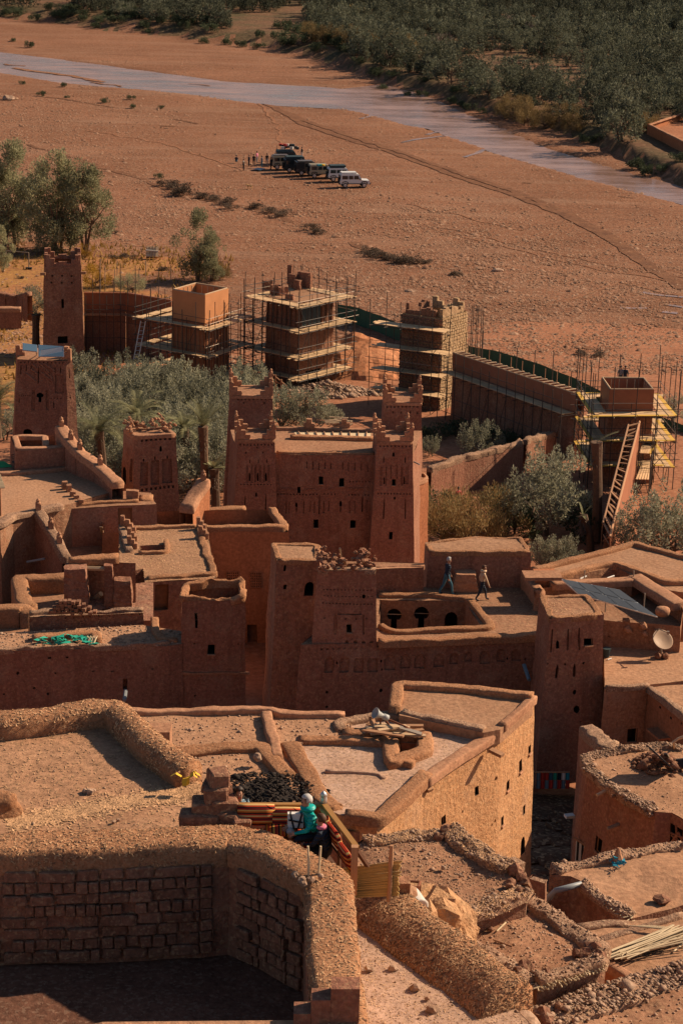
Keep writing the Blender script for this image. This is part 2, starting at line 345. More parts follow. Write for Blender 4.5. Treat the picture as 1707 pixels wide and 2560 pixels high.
def np_mesh(name, verts, faces, mat, parent=None, smooth=False):
 me = bpy.data.meshes.new(name); n, k = faces.shape
 me.vertices.add(len(verts)); me.vertices.foreach_set('co', np.asarray(verts, dtype=np.float32).ravel())
 me.loops.add(n * k); me.loops.foreach_set('vertex_index', faces.astype(np.int32).ravel())
 me.polygons.add(n); me.polygons.foreach_set('loop_start', np.arange(0, n * k, k, dtype=np.int32))
 me.update(calc_edges=True); me.validate()
 for mm in (mat if isinstance(mat, (list, tuple)) else [mat]): me.materials.append(MATS[mm])
 if smooth: me.polygons.foreach_set('use_smooth', np.ones(n, dtype=bool))
 return link(name, me, parent)
def copy_tree(o, parent=None):
 c = o.copy(); COL.objects.link(c)
 if parent is not None: c.parent = parent
 for ch in list(o.children): copy_tree(ch, c)
 return c
UNIT = {}
def unit(kind, mat):
 k = (kind, mat)
 if k not in UNIT:
  m = MB()
  if kind == 'rod': m.tube([(0, 0, -.5), (0, 0, .5)], 1.0, 6)
  elif kind == 'box': m.box((0, 0, 0), (1, 1, 1))
  me = bpy.data.meshes.new(kind + '_' + mat); me.from_pydata([tuple(v) for v in m.v], [], m.f); me.materials.append(MATS[mat]); UNIT[k] = me
 return UNIT[k]
def rod(name, mat, parent, p0, p1, r):
 p0 = Vector(p0); p1 = Vector(p1); o = bpy.data.objects.new(name, unit('rod', mat)); COL.objects.link(o)
 off = base_of(parent) if parent is not None else Vector((0, 0, 0)); o.parent = parent
 d = p1 - p0; o.location = (p0 + p1) / 2 - off; o.rotation_euler = d.to_track_quat('Z', 'Y').to_euler(); o.scale = (r, r, max(d.length, .01))
 return o
def slab(name, mat, parent, c, size, rot=(0, 0, 0)):
 o = bpy.data.objects.new(name, unit('box', mat)); COL.objects.link(o); o.parent = parent
 off = base_of(parent) if parent is not None else Vector((0, 0, 0))
 o.location = Vector(c) - off; o.rotation_euler = rot; o.scale = size; return o
def board(name, mat, parent, p0, p1, width, thick):
 """a flat board from p0 to p1 (centre line), lying flat"""
 p0 = Vector(p0); p1 = Vector(p1); d = p1 - p0; x = d.normalized(); y = Vector((0, 0, 1)).cross(x)
 y = y.normalized() if y.length > 1e-5 else Vector((0, 1, 0)); z = x.cross(y)
 m = Matrix((x, y, z)).transposed()
 return slab(name, mat, parent, (p0 + p1) / 2, (d.length, width, thick), m.to_euler())
def disp(p, amp):
 return noise.noise_vector(p * .55) * amp + noise.noise_vector(p * 2.3 + Vector((9, 4, 2))) * (amp * .4)

# ------------------------------------------------------------------ terrain
_py = [0, 25, 38, 45, 52, 60, 66, 75, 85, 100, 115, 130, 142, 160, 180, 205, 235, 260, 3000]
_pz = [31, 29, 26.5, 24.5, 22, 18.6, 16.8, 13.8, 11.8, 9, 7.2, 5.6, 4.4, 3, 2, 1.2, .4, 0, 0]
def hill(y): return np.interp(y, _py, _pz)
# ------------------------------------------------------------------ terrain, river, banks
def px_xy(pts, z):
 q = [P(p, z) for p in pts]; q.sort(key=lambda v: v.x); return np.array([v.x for v in q]), np.array([v.y for v in q])
far_px = [H(-60, 232), H(0, 240), H(250, 270), H(500, 300), H(780, 340), H(1000, 370), H(1250, 385), H(1560, 405), I(200, 385), I(380, 430), I(450, 460), I(600, 530), I(760, 590), I(950, 680), I(1150, 740), I(1350, 800), I(1568, 850), I(1700, 900)]
near_px = [H(-60, 322), H(0, 330), H(250, 372), H(500, 395), H(850, 430), H(1100, 462), H(1180, 470), H(1250, 478), H(1568, 495), I(130, 522), I(300, 570), I(400, 582), I(500, 622), I(640, 672), I(690, 690), I(900, 750), I(1100, 810), I(1370, 880), I(1568, 930), I(1700, 965)]
bank_px = [H(-100, 66), H(0, 75), H(230, 95), H(500, 133), H(830, 168), H(1220, 212), H(1500, 285), I(0, 305), I(200, 372), I(450, 440), I(700, 515), I(950, 595), I(1200, 665), I(1350, 745), I(1568, 845), I(1700, 900)]
FX, FY = px_xy(far_px, -.12); NX, NY = px_xy(near_px, -.12); BX, BY = px_xy(bank_px, .2)
def rnoise(x, y, s, seed=0.0):
 return np.array([noise.noise(Vector((a * s + seed, b * s - seed, seed))) for a, b in zip(x.ravel(), y.ravel())]).reshape(x.shape)
def terrain_h(x, y, fine=None):
 h = hill(y)
 yf = np.interp(x, FX, FY); yn = np.interp(x, NX, NY); yb = np.interp(x, BX, BY)
 ins = np.minimum(yf - y, y - yn)
 h = h - .42 * np.clip((ins + 1.2) / 2.4, 0, 1)
 t = np.clip((y - yb + 1.2 * np.sin(x * .31) + .8 * np.sin(x * .83 + 1)) / 9.0, 0, 1); h = h + 1.9 * t * t * (3 - 2 * t)
 return h
def ground_at(x, y): return float(terrain_h(np.array([x]), np.array([y]))[0])
xs = np.concatenate([[-1500, -900, -500, -300, -200, -150], np.arange(-125, 126, 1.25), [150, 200, 300, 500, 900, 1500]])
ys = np.concatenate([[-60, -20], np.arange(15, 470, 1.3), np.arange(475, 700, 6), [720, 760, 820, 900, 1000, 1300, 1800, 2600]])
GX, GY = np.meshgrid(xs, ys)
GZ = terrain_h(GX, GY)
n1 = rnoise(GX, GY, .045); n2 = rnoise(GX, GY, .22, 5.0); n3 = rnoise(GX * .35, GY, .3, 9.0)
wob = np.where(GY > 215, .22 * n1 + .09 * n2 + .10 * n3, .35 * n1 + .12 * n2)
GZ = GZ + wob * np.where(GY < 60, .3, 1.0)
ny, nx = GX.shape
verts = np.stack([GX, GY, GZ], -1).reshape(-1, 3)
idx = np.arange(ny * nx).reshape(ny, nx)
faces = np.stack([idx[:-1, :-1], idx[:-1, 1:], idx[1:, 1:], idx[1:, :-1]], -1).reshape(-1, 4)
mud('grove_earth', (0.075, 0.06, 0.03), (0.17, 0.085, 0.05), straw=.2, bump=.6, fine=1.2, big=.09)
mud('riverbed', (0.20, 0.089, 0.048), (0.275, 0.128, 0.072), straw=.5, strawc=(.36, .24, .16), bump=1.0, fine=1.9, big=.045, bscale=2.5)
rb = MATS['riverbed']; nt = rb.node_tree; bs = nt.nodes['Principled BSDF']; src = bs.inputs['Base Color'].links[0].from_socket
geo = _n(nt, 'ShaderNodeNewGeometry')
for (rot, scl, sc_, lo, hi, colr) in ((-.42, (.022, .16, 1), 1.0, .5, .66, (0.29, 0.165, 0.105)), (-.42, (.05, .5, 1), 1.0, .56, .68, (0.13, 0.058, 0.034)), (-.2, (.08, .9, 1), 1.0, .6, .7, (0.33, 0.16, 0.085))):
 mp = _n(nt, 'ShaderNodeMapping'); mp.inputs['Rotation'].default_value = (0, 0, -rot); mp.inputs['Scale'].default_value = scl; nt.links.new(geo.outputs['Position'], mp.inputs[0])
 nz = _n(nt, 'ShaderNodeTexNoise'); nz.inputs['Scale'].default_value = sc_; nz.inputs['Detail'].default_value = 7; nz.inputs['Roughness'].default_value = .7; nt.links.new(mp.outputs[0], nz.inputs['Vector'])
 mr = _n(nt, 'ShaderNodeMapRange'); mr.inputs[1].default_value = lo; mr.inputs[2].default_value = hi; mr.inputs[4].default_value = .75; nt.links.new(nz.outputs[0], mr.inputs[0])
 mx = _n(nt, 'ShaderNodeMix'); mx.data_type = 'RGBA'; nt.links.new(mr.outputs[0], mx.inputs[0]); nt.links.new(src, mx.inputs[6]); mx.inputs[7].default_value = (*colr, 1); src = mx.outputs[2]
nt.links.new(src, bs.inputs['Base Color'])
mud('meadow', (0.33, 0.165, 0.06), (0.32, 0.13, 0.065), straw=.5, strawc=(.50, .32, .08), bump=.8, fine=2.2, big=.12)
g = np_mesh('ground', verts, faces, ['riverbed', 'grove_earth', 'earth', 'meadow'], smooth=True); g['kind'] = 'structure'
fc = verts[faces].mean(1)
mi = np.zeros(len(faces), dtype=np.int32)
mi[fc[:, 1] > np.interp(fc[:, 0], BX, BY) + 1.5 + np.random.normal(0, 1.6, len(fc))] = 1
edge = 228 + 10 * np.sin(fc[:, 0] * .06)
mi[fc[:, 1] < edge - 8] = 2
mi[(fc[:, 0] < -22 + 5 * np.sin(fc[:, 1] * .3)) & (fc[:, 1] > 180) & (fc[:, 1] < 262 - .35 * (fc[:, 0] + 22) * -1 * .3)] = 3
g.data.polygons.foreach_set('material_index', mi)
# water
m = bpy.data.materials.new('river_water'); m.use_nodes = True; nt = m.node_tree; b = nt.nodes['Principled BSDF']
b.inputs['Base Color'].default_value = (0.30, 0.185, 0.15, 1); b.inputs['Roughness'].default_value = .22; b.inputs['IOR'].default_value = 1.33
geo = _n(nt, 'ShaderNodeNewGeometry'); mp = _n(nt, 'ShaderNodeMapping'); mp.inputs['Scale'].default_value = (.5, 1.6, 1)
nn = _n(nt, 'ShaderNodeTexNoise'); nn.inputs['Scale'].default_value = .9; nn.inputs['Detail'].default_value = 5
bp = _n(nt, 'ShaderNodeBump'); bp.inputs['Strength'].default_value = .35; bp.inputs['Distance'].default_value = .15
nt.links.new(geo.outputs['Position'], mp.inputs[0]); nt.links.new(mp.outputs[0], nn.inputs['Vector']); nt.links.new(nn.outputs[0], bp.inputs['Height']); nt.links.new(bp.outputs[0], b.inputs['Normal'])
MATS['river_water'] = m
n2_ = _n(nt, 'ShaderNodeTexNoise'); n2_.inputs['Scale'].default_value = .12; n2_.inputs['Detail'].default_value = 6; n2_.inputs['Roughness'].default_value = .7; nt.links.new(mp.outputs[0], n2_.inputs['Vector'])
cr = _n(nt, 'ShaderNodeValToRGB'); cr.color_ramp.elements[0].position = .38; cr.color_ramp.elements[0].color = (0.20, 0.115, 0.085, 1); cr.color_ramp.elements[1].position = .62; cr.color_ramp.elements[1].color = (0.34, 0.225, 0.195, 1)
nt.links.new(n2_.outputs[0], cr.inputs[0]); nt.links.new(cr.outputs[0], b.inputs['Base Color'])
rr0 = _n(nt, 'ShaderNodeMapRange'); rr0.inputs[1].default_value = .35; rr0.inputs[2].default_value = .65; rr0.inputs[3].default_value = .08; rr0.inputs[4].default_value = .4; nt.links.new(n2_.outputs[0], rr0.inputs[0]); nt.links.new(rr0.outputs[0], b.inputs['Roughness'])
xx = np.linspace(FX[0] - 4, FX[-1] + 4, 140); mb = MB()
yf = np.interp(xx, FX, FY) + 1.0; yn = np.interp(xx, NX, NY) - 1.0
for i in range(len(xx) - 1):
 mb.quad((xx[i], yn[i], -.13), (xx[i + 1], yn[i + 1], -.13), (xx[i + 1], yf[i + 1], -.13), (xx[i], yf[i], -.13))
o = mb.build('river_water', 'river_water'); o['kind'] = 'structure'
def ribbon(name, pxs, width, z, mat, wig=.3, dz=.03, n=60, zabs=None):
 """a thin low berm/sheet following the ground along photo points"""
 pts = [P(p, z) for p in pxs]; out = []
 for i in range(len(pts) - 1):
  k = max(2, int((pts[i + 1] - pts[i]).length / 1.2))
  for j in range(k): out.append(pts[i].lerp(pts[i + 1], j / k))
 out.append(pts[-1]); mb = MB(); L_ = []
 for i, p in enumerate(out):
  t = out[min(i + 1, len(out) - 1)] - out[max(i - 1, 0)]; t.z = 0; t.normalize(); nrm = Vector((-t.y, t.x, 0))
  a = width * (.5 + .25 * noise.noise(p * .4)); c = p + nrm * noise.noise(p * .3 + Vector((3, 1, 8))) * wig
  L_.append((c - nrm * a, c + nrm * a))
 def gz(v):
  if zabs is not None: return zabs + .05 * noise.noise(v * .8)
  i0 = float(terrain_h(np.array([v.x]), np.array([v.y]))[0])
  return i0 + .22 * noise.noise(Vector((v.x * .045, v.y * .045, 0))) + .09 * noise.noise(Vector((v.x * .22 + 5, v.y * .22 - 5, 5)))+ .10 * noise.noise(Vector((v.x * .35 * .3 + 9, v.y * .3 - 9, 9)))
 for i in range(len(L_) - 1):
  q = [Vector((v.x, v.y, gz(v) + dz)) for v in (L_[i][0], L_[i + 1][0], L_[i + 1][1], L_[i][1])]
  mb.quad(*q)
 o = mb.build(name, mat); o['kind'] = 'structure'; return o
for k, sh in enumerate((0, 9)):
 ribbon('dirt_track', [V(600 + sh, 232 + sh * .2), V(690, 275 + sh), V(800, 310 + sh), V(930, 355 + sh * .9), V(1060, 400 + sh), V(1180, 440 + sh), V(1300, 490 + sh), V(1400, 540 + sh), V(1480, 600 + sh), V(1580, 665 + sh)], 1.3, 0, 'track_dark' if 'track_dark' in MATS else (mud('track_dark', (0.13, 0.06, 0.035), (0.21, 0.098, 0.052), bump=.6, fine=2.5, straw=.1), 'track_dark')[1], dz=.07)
for pts in ([V(592, 232), V(640, 290), V(642, 350)], [V(1000, 520), V(1180, 560), V(1400, 610), V(1580, 640)], [V(1000, 530), V(1180, 572), V(1400, 624), V(1580, 656)], [V(200, 300), V(380, 330), V(560, 390)], [V(930, 470), V(1060, 500), V(1200, 530)], [V(1290, 700), V(1420, 650), V(1580, 690)]):
 ribbon('dirt_track', pts, .5, 0, 'track_faint' if 'track_faint' in MATS else (mud('track_faint', (0.22, 0.095, 0.05), (0.30, 0.14, 0.08), bump=.6, fine=2.5, straw=.3), 'track_faint')[1], dz=.05, wig=1.0)
for pts, w_ in (([H(60, 308), H(200, 328), H(330, 346), H(470, 372)], 1.6), ([H(20, 290), H(110, 300)], .8), ([H(420, 372), H(560, 392)], .8), ([I(-160, 372), I(-60, 380), I(20, 392)], .9), ([H(860, 380), H(960, 388)], .7)):
 ribbon('gravel_bar', pts, w_, 0, 'riverbed', wig=1.2, zabs=-.06)
# wet side pools
for pts in ([I(280, 650), I(330, 640), I(420, 628), I(500, 618)], [I(400, 614), I(440, 602), I(495, 600)], [I(570, 717), I(620, 700), I(680, 676)], [I(100, 545), I(150, 530)], [B(1380, 245), B(1470, 262), B(1568, 275)], [B(1280, 322), B(1400, 325)], [B(1480, 308), B(1568, 325)], [B(1470, 345), B(1540, 352)]):
 ribbon('shallow_water', pts, .8, 0, 'river_water', wig=.5, dz=.06)

mud('gravel_stone', (0.20, 0.10, 0.06), (0.36, 0.225, 0.15), bump=.3, fine=3, big=1.4)
# loose stones of the riverbed: nobody could count them
def stones(n, area, size, name, mat, dens=None, z=None, parent=None, squash=.7, light=False):
 base = np.array([(1, 0, 0), (-1, 0, 0), (0, 1, 0), (0, -1, 0), (0, 0, 1), (0, 0, -.6), (.7, .7, .5), (-.6, .6, .4)], dtype=float)[:6]
 tri = np.array([(0, 2, 4), (2, 1, 4), (1, 3, 4), (3, 0, 4), (2, 0, 5), (1, 2, 5), (3, 1, 5), (0, 3, 5)])
 if light: tri = tri[:4]
 pts = area(n)
 if dens is not None: pts = pts[dens(pts)]
 n = len(pts); s = size(n); ang = np.random.rand(n) * 6.28
 j = 1 + .5 * (np.random.rand(n, 6, 3) - .5); vv = base[None] * j * s[:, None, None]; vv[:, :, 2] *= squash; vv[:, :, 0] *= (1 + .5 * np.random.rand(n))[:, None]
 ca, sa = np.cos(ang)[:, None], np.sin(ang)[:, None]
 x = vv[:, :, 0] * ca - vv[:, :, 1] * sa; y = vv[:, :, 0] * sa + vv[:, :, 1] * ca
 vv = np.stack([x, y, vv[:, :, 2]], -1) + pts[:, None, :]
 f = (tri[None] + (np.arange(n) * 6)[:, None, None]).reshape(-1, 3)
 o = np_mesh(name, vv.reshape(-1, 3), f, mat, parent); return o
def bed_area(n):
 y = np.random.uniform(205, 470, n) ; x = np.random.uniform(-1, 1, n) * (y * .165 + 4)
 yf = np.interp(x, FX, FY); yn = np.interp(x, NX, NY); yb = np.interp(x, BX, BY)
 ok = (y < yb - 1) & ~((y > yn + .6) & (y < yf - .6) & (np.random.rand(n) > .03))
 x, y = x[ok], y[ok]; z = terrain_h(x, y)
 z = z + .22 * np.array([noise.noise(Vector((a * .045, b_ * .045, 0))) for a, b_ in zip(x, y)])
 return np.stack([x, y, z + .02], -1)
def bed_dens(p):
 d = np.array([noise.noise(Vector((a * .03 + 4, b_ * .018, 2))) + .5 * noise.noise(Vector((a * .11, b_ * .05, 7))) for a, b_ in zip(p[:, 0], p[:, 1])])
 d = d + .25 * (p[:, 1] < 300)
 return np.random.rand(len(p)) < np.clip(.3 + 1.2 * d, .05, 1)
o = stones(170000, bed_area, lambda n: .03 + .05 * np.random.exponential(1.0, n), 'river_gravel', 'gravel_stone', bed_dens, light=True); o['kind'] = 'stuff'
def near_area(n):
 q = bed_area(n * 3); return q[q[:, 1] < 318]
o = stones(38000, near_area, lambda n: .04 + .055 * np.random.exponential(1.0, n), 'river_gravel', 'gravel_stone', bed_dens, light=True); o['kind'] = 'stuff'
# a few boulders one can pick out
for (px, r) in ((H(42, 455), .9), (B(322, 245), .55), (B(722, 148), .5), (A(60, 330), .3)):
 c = P(px, 0); MB().blob((c.x, c.y, .2), r, 2, .2, (1.3, 1, .7), seed=px[0]).build_here('boulder', 'rubble_stone',
  {0: 'largest pale boulder beside the stream at the far left', 1: 'pale boulder on the gravel behind the stone tower', 2: 'small pale boulder on open gravel to the right of the stone tower', 3: 'small stone lying on the meadow near the left tower'}[[.9, .55, .5, .3].index(r)], 'boulder')
# ------------------------------------------------------------------ building kit
def shape_poly(kind, u0, u1, v0, v1):
 a, b = (u1 - u0), (v1 - v0)
 if kind == 'arch':
  pts = [(.04, .01), (.96, .01), (.96, .62)] + [(.5 + .46 * math.cos(t), .62 + .37 * math.sin(t)) for t in (0.5, 1.0, 1.57, 2.14, 2.64)] + [(.04, .62)]
 elif kind == 'key':
  pts = [(.3, .01), (.7, .01), (.68, .5)] + [(.5 + .47 * math.cos(t), .70 + .28 * math.sin(t)) for t in (-.75, -.3, .2, .7, 1.2, 1.57, 1.94, 2.44, 2.94, 3.44, 3.9)] + [(.32, .5)]
 elif kind == 'point':
  pts = [(.06, .01), (.94, .01), (.94, .66), (.74, .84), (.5, .99), (.26, .84), (.06, .66)]
 elif kind == 'round':
  pts = [(.5 + .48 * math.cos(t), .5 + .48 * math.sin(t)) for t in [k * math.pi / 4 for k in range(8)]]
 else: return None
 return [(u0 + p * a, v0 + q * b) for p, q in pts]
class Wall:
 """one battered wall face between two top corners and two bottom corners, with real openings"""
 def __init__(s, t0, t1, b0, b1, amp, sub):
  s.t0, s.t1, s.b0, s.b1, s.amp, s.sub = t0, t1, b0, b1, amp, sub
  s.n = (t1 - t0).cross(b0 - t0).normalized() * -1
  h = Vector((s.n.x, s.n.y, 0)).normalized()
  mid = (t1 - t0).normalized(); out = Vector((mid.y, -mid.x, 0))
  if s.n.dot(out) < 0: s.n = -s.n
  s.ops = []
 def pt(s, u, v, d=0.0):
  p = s.b0.lerp(s.b1, u).lerp(s.t0.lerp(s.t1, u), v)
  return p + disp(p, s.amp) - s.n * d
 def hit(s, px):
  d = ray(px); den = d.dot(s.n)
  if den >= -1e-4: return None
  k = (s.t0 - CO).dot(s.n) / den; p = CO + d * k
  v = (p.z - s.b0.z) / (s.t0.z - s.b0.z); a = s.b0.lerp(s.t0, v); b = s.b1.lerp(s.t1, v)
  u = (p - a).dot(b - a) / (b - a).length_squared
  return u, v, k
 def mesh(s, mb):
  L_ = (s.t1 - s.t0).length; Hh = (s.t0 - s.b0).length
  us = {0.0, 1.0}; vs = {0.0, 1.0}
  for o in s.ops: us |= {o[0], o[1]}; vs |= {o[2], o[3]}
  def fill(st, ln):
   base = sorted(st); out = set(base); n = max(1, int(ln / s.sub))
   for i in range(1, n):
    x = i / n
    if min(abs(x - q) for q in base) * ln > .1: out.add(x)
   return sorted(out)
  us = fill(us, L_); vs = fill(vs, Hh); nu, nv = len(us), len(vs)
  V0 = [[s.pt(u, v) for u in us] for v in vs]
  vid = {}; vl = []; fl = []
  def g(i, j):
   if (i, j) not in vid: vid[(i, j)] = len(vl); vl.append(V0[j][i])
   return vid[(i, j)]
  for j in range(nv - 1):
   for i in range(nu - 1):
    cu, cv = (us[i] + us[i + 1]) / 2, (vs[j] + vs[j + 1]) / 2
    if any(o[0] < cu < o[1] and o[2] < cv < o[3] for o in s.ops): continue
    fl.append((g(i, j), g(i + 1, j), g(i + 1, j + 1), g(i, j + 1)))
  mb.add(vl, fl)
  for o in s.ops:
   u0, u1, v0, v1, dep, kind, own = o
   poly = shape_poly(kind, u0, u1, v0, v1)
   if poly is None: poly = [(u0, v0), (u1, v0), (u1, v1), (u0, v1)]
   else:
    outer = [(u0, v0), (u1, v0), (u1, v1), (u0, v1)]
    tr = geometry.tessellate_polygon([[Vector((a, b, 0)) for a, b in outer], [Vector((a, b, 0)) for a, b in reversed(poly)]])
    allp = outer + list(reversed(poly)); mb.add([s.pt(a, b) for a, b in allp], [tuple(t) for t in tr])
   tgt = own if own is not None else mb
   n = len(poly); f = [s.pt(a, b, 0) for a, b in poly]; bk = [s.pt(a, b, dep) for a, b in poly]
   tgt.add(f + bk, [(i, (i + 1) % n, n + (i + 1) % n, n + i) for i in range(n)] + [tuple(range(n, 2 * n))])
def ccw(pts):
 a = sum(pts[i].x * pts[(i + 1) % len(pts)].y - pts[(i + 1) % len(pts)].x * pts[i].y for i in range(len(pts)))
 return list(pts) if a > 0 else list(reversed(pts))
def offset_poly(pts, d, dz=0.0):
 """move every corner outward by d"""
 n = len(pts); out = []
 for i in range(n):
  p0, p1, p2 = pts[i - 1], pts[i], pts[(i + 1) % n]
  e0 = (p1 - p0); e0.z = 0; e0.normalize(); e1 = (p2 - p1); e1.z = 0; e1.normalize()
  n0 = Vector((e0.y, -e0.x, 0)); n1 = Vector((e1.y, -e1.x, 0)); bis = n0 + n1
  k = 1.0 / max(.35, 1 + n0.dot(n1))
  out.append(p1 + bis * (d * k) + Vector((0, 0, dz)))
 return out
def flat(poly, holes=(), amp=.04, cell=.8, z=None):
 """a roof or floor: polygon (with holes) cut fine and slightly uneven"""
 rings = [list(poly)] + [list(h) for h in holes]
 tr = geometry.tessellate_polygon(rings); allp = [p for r in rings for p in r]
 bm = bmesh.new(); vs = [bm.verts.new(p) for p in allp]
 for t in tr:
  try: f = bm.faces.new([vs[i] for i in t])
  except ValueError: pass
 for _ in range(5):
  ee = [e for e in bm.edges if e.calc_length() > cell]
  if not ee or len(bm.faces) > 9000: break
  bmesh.ops.subdivide_edges(bm, edges=ee, cuts=1); bmesh.ops.triangulate(bm, faces=bm.faces[:])
 bm.normal_update(); bm.verts.index_update()
 mb = MB(); up = []
 for v in bm.verts: up.append(v.co + Vector((0, 0, amp * (noise.noise(v.co * .6) + .5 * noise.noise(v.co * 2.1)))))
 fs = []
 for f in bm.faces:
  t = tuple(v.index for v in f.verts); fs.append(t if f.normal.z > 0 else tuple(reversed(t)))
 mb.add(up, fs); bm.free(); return mb
def cap_mesh(path, w, h, closed=False, amp=.06, step=.22, under=.15, prof=None, seed=0.0):
 """rounded mud coping swept along a path (path = centre line at the foot)"""
 path = [Vector(p) for p in path]; pts = []; n = len(path)
 for i in range(n if closed else n - 1):
  a, b = path[i], path[(i + 1) % n]; k = max(1, int((b - a).length / step))
  for j in range(k): pts.append(a.lerp(b, j / k))
 if not closed: pts.append(path[-1])
 # round the corners a little
 for _ in range(0 if closed else 1):
  q = [p.copy() for p in pts]; rng = range(len(pts)) if closed else range(1, len(pts) - 1)
  for i in rng: q[i] = (pts[i - 1] + pts[i] * 2 + pts[(i + 1) % len(pts)]) / 4
  pts = q
 prof = prof or [(-.5, -under), (-.51, .5), (-.47, .84), (-.37, .98), (-.13, 1.0), (.13, .97), (.37, .99), (.47, .84), (.51, .5), (.5, -under)]
 mb = MB(); vs = []; m_ = len(prof); N_ = len(pts)
 for i, p in enumerate(pts):
  t = (pts[(i + 1) % N_] - pts[i - 1]) if closed else (pts[min(i + 1, N_ - 1)] - pts[max(i - 1, 0)])
  t.z = 0; t.normalize(); nr = Vector((t.y, -t.x, 0))
  for (s, z) in prof:
   q = p + nr * (s * w) + Vector((0, 0, z * h if z > 0 else z))
   dd = noise.noise_vector(q * 1.1 + Vector((seed, 0, 0))) * amp + noise.noise_vector(q * 4.2) * (amp * .55)
   vs.append(q + (dd if z > 0 else dd * .3))
 fs = []
 for i in range(N_ if closed else N_ - 1):
  for k in range(m_ - 1): fs.append((i * m_ + k, i * m_ + k + 1, ((i + 1) % N_) * m_ + k + 1, ((i + 1) % N_) * m_ + k))
 if not closed: fs += [tuple(range(m_ - 1, -1, -1)), tuple((N_ - 1) * m_ + k for k in range(m_))]
 mb.add(vs, fs); return mb
class Building:
 """walls from a roof outline down to the ground, with openings, a roof and copings; everything is a part of one thing"""
 def __init__(s, name, label, cat, top, zb, batter=.05, mat='mud_wall', roof='roof_mud', amp=.05, sub=.45, ops=(), roof_dz=0.0, roof_mat=None, holes=(), group=None, roof_cell=.8, roof_on=True, roof_amp=.04, inward=False):
  s.top = ccw([Vector(p) for p in top])
  if inward: s.top.reverse()
  zt = sum(p.z for p in s.top) / len(s.top); s.zt = zt; s.zb = zb
  cx = sum(p.x for p in s.top) / len(s.top); cy = sum(p.y for p in s.top) / len(s.top)
  s.t = thing(name, label, cat, (cx, cy, zb), group)
  bot = [Vector((p.x, p.y, zb)) for p in offset_poly(s.top, batter * (zt - zb))]  # reversed outline: walls face inward
  n = len(s.top)
  s.walls = [Wall(s.top[i], s.top[(i + 1) % n], bot[i], bot[(i + 1) % n], amp, sub) for i in range(n)]
  s.amp = amp
  for o in ops: s.open(*o)
  mb = MB()
  for w_ in s.walls: w_.mesh(mb)
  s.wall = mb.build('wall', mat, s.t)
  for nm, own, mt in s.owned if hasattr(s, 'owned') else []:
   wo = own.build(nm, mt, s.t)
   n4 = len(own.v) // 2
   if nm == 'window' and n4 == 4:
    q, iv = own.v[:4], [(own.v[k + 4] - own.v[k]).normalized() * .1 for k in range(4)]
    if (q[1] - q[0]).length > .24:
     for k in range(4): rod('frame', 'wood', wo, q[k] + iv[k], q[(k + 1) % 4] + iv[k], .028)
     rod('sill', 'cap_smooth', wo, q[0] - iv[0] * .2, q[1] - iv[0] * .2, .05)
  if roof_on:
   rp = [p + Vector((0, 0, roof_dz)) for p in s.top]
   if roof_dz < 0: rp = offset_poly(rp, -.02)
   s.roof = flat(rp, holes, roof_amp, roof_cell).build('roof', roof, s.t)
 def open(s, fr, boxes, depth=.8, kind='rect', own='window', mat='opening_shade'):
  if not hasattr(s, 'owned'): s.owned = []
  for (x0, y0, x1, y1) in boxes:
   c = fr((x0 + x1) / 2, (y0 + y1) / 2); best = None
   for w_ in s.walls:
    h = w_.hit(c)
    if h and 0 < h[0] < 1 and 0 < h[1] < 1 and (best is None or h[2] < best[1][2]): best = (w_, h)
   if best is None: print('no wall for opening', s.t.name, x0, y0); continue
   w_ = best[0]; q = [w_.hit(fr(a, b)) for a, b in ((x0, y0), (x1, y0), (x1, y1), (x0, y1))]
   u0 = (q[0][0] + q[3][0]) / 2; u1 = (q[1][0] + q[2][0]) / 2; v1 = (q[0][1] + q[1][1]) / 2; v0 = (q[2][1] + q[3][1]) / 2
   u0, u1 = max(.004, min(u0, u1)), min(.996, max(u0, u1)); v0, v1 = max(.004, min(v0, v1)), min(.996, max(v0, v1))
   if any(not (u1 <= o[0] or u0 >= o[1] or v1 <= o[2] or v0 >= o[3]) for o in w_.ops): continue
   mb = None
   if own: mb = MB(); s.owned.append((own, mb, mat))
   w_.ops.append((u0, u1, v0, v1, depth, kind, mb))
 def cap(s, path, w=.45, h=.3, mat='cap_straw', closed=False, amp=.06, **k):
  w, h, amp = w * .8, h * .62, amp * 1.15
  return cap_mesh(path, w, h, closed, amp, seed=s.zb, **k).build('coping', mat, s.t, smooth=True)
 def edge_cap(s, idxs, w=.45, h=.3, mat='cap_straw', inset=None, amp=.06, dz=-.05, **k):
  """copings on a run of consecutive outline corners"""
  ins = offset_poly(s.top, -(w / 2 - .06) if inset is None else inset)
  return s.cap([ins[i % len(ins)] + Vector((0, 0, dz)) for i in idxs], w, h, mat, False, amp, **k)
def near(pts, p):
 return min(range(len(pts)), key=lambda i: (Vector((pts[i].x, pts[i].y)) - Vector((p.x, p.y))).length)
def quad_top(fl, fr, zt, depth):
 """square plan from the two front top corners (photo points) and a depth in metres"""
 a, b = P(fl, zt), P(fr, zt); d = (b - a).normalized(); n = Vector((-d.y, d.x, 0))
 return [a, b, b + n * depth, a + n * depth]
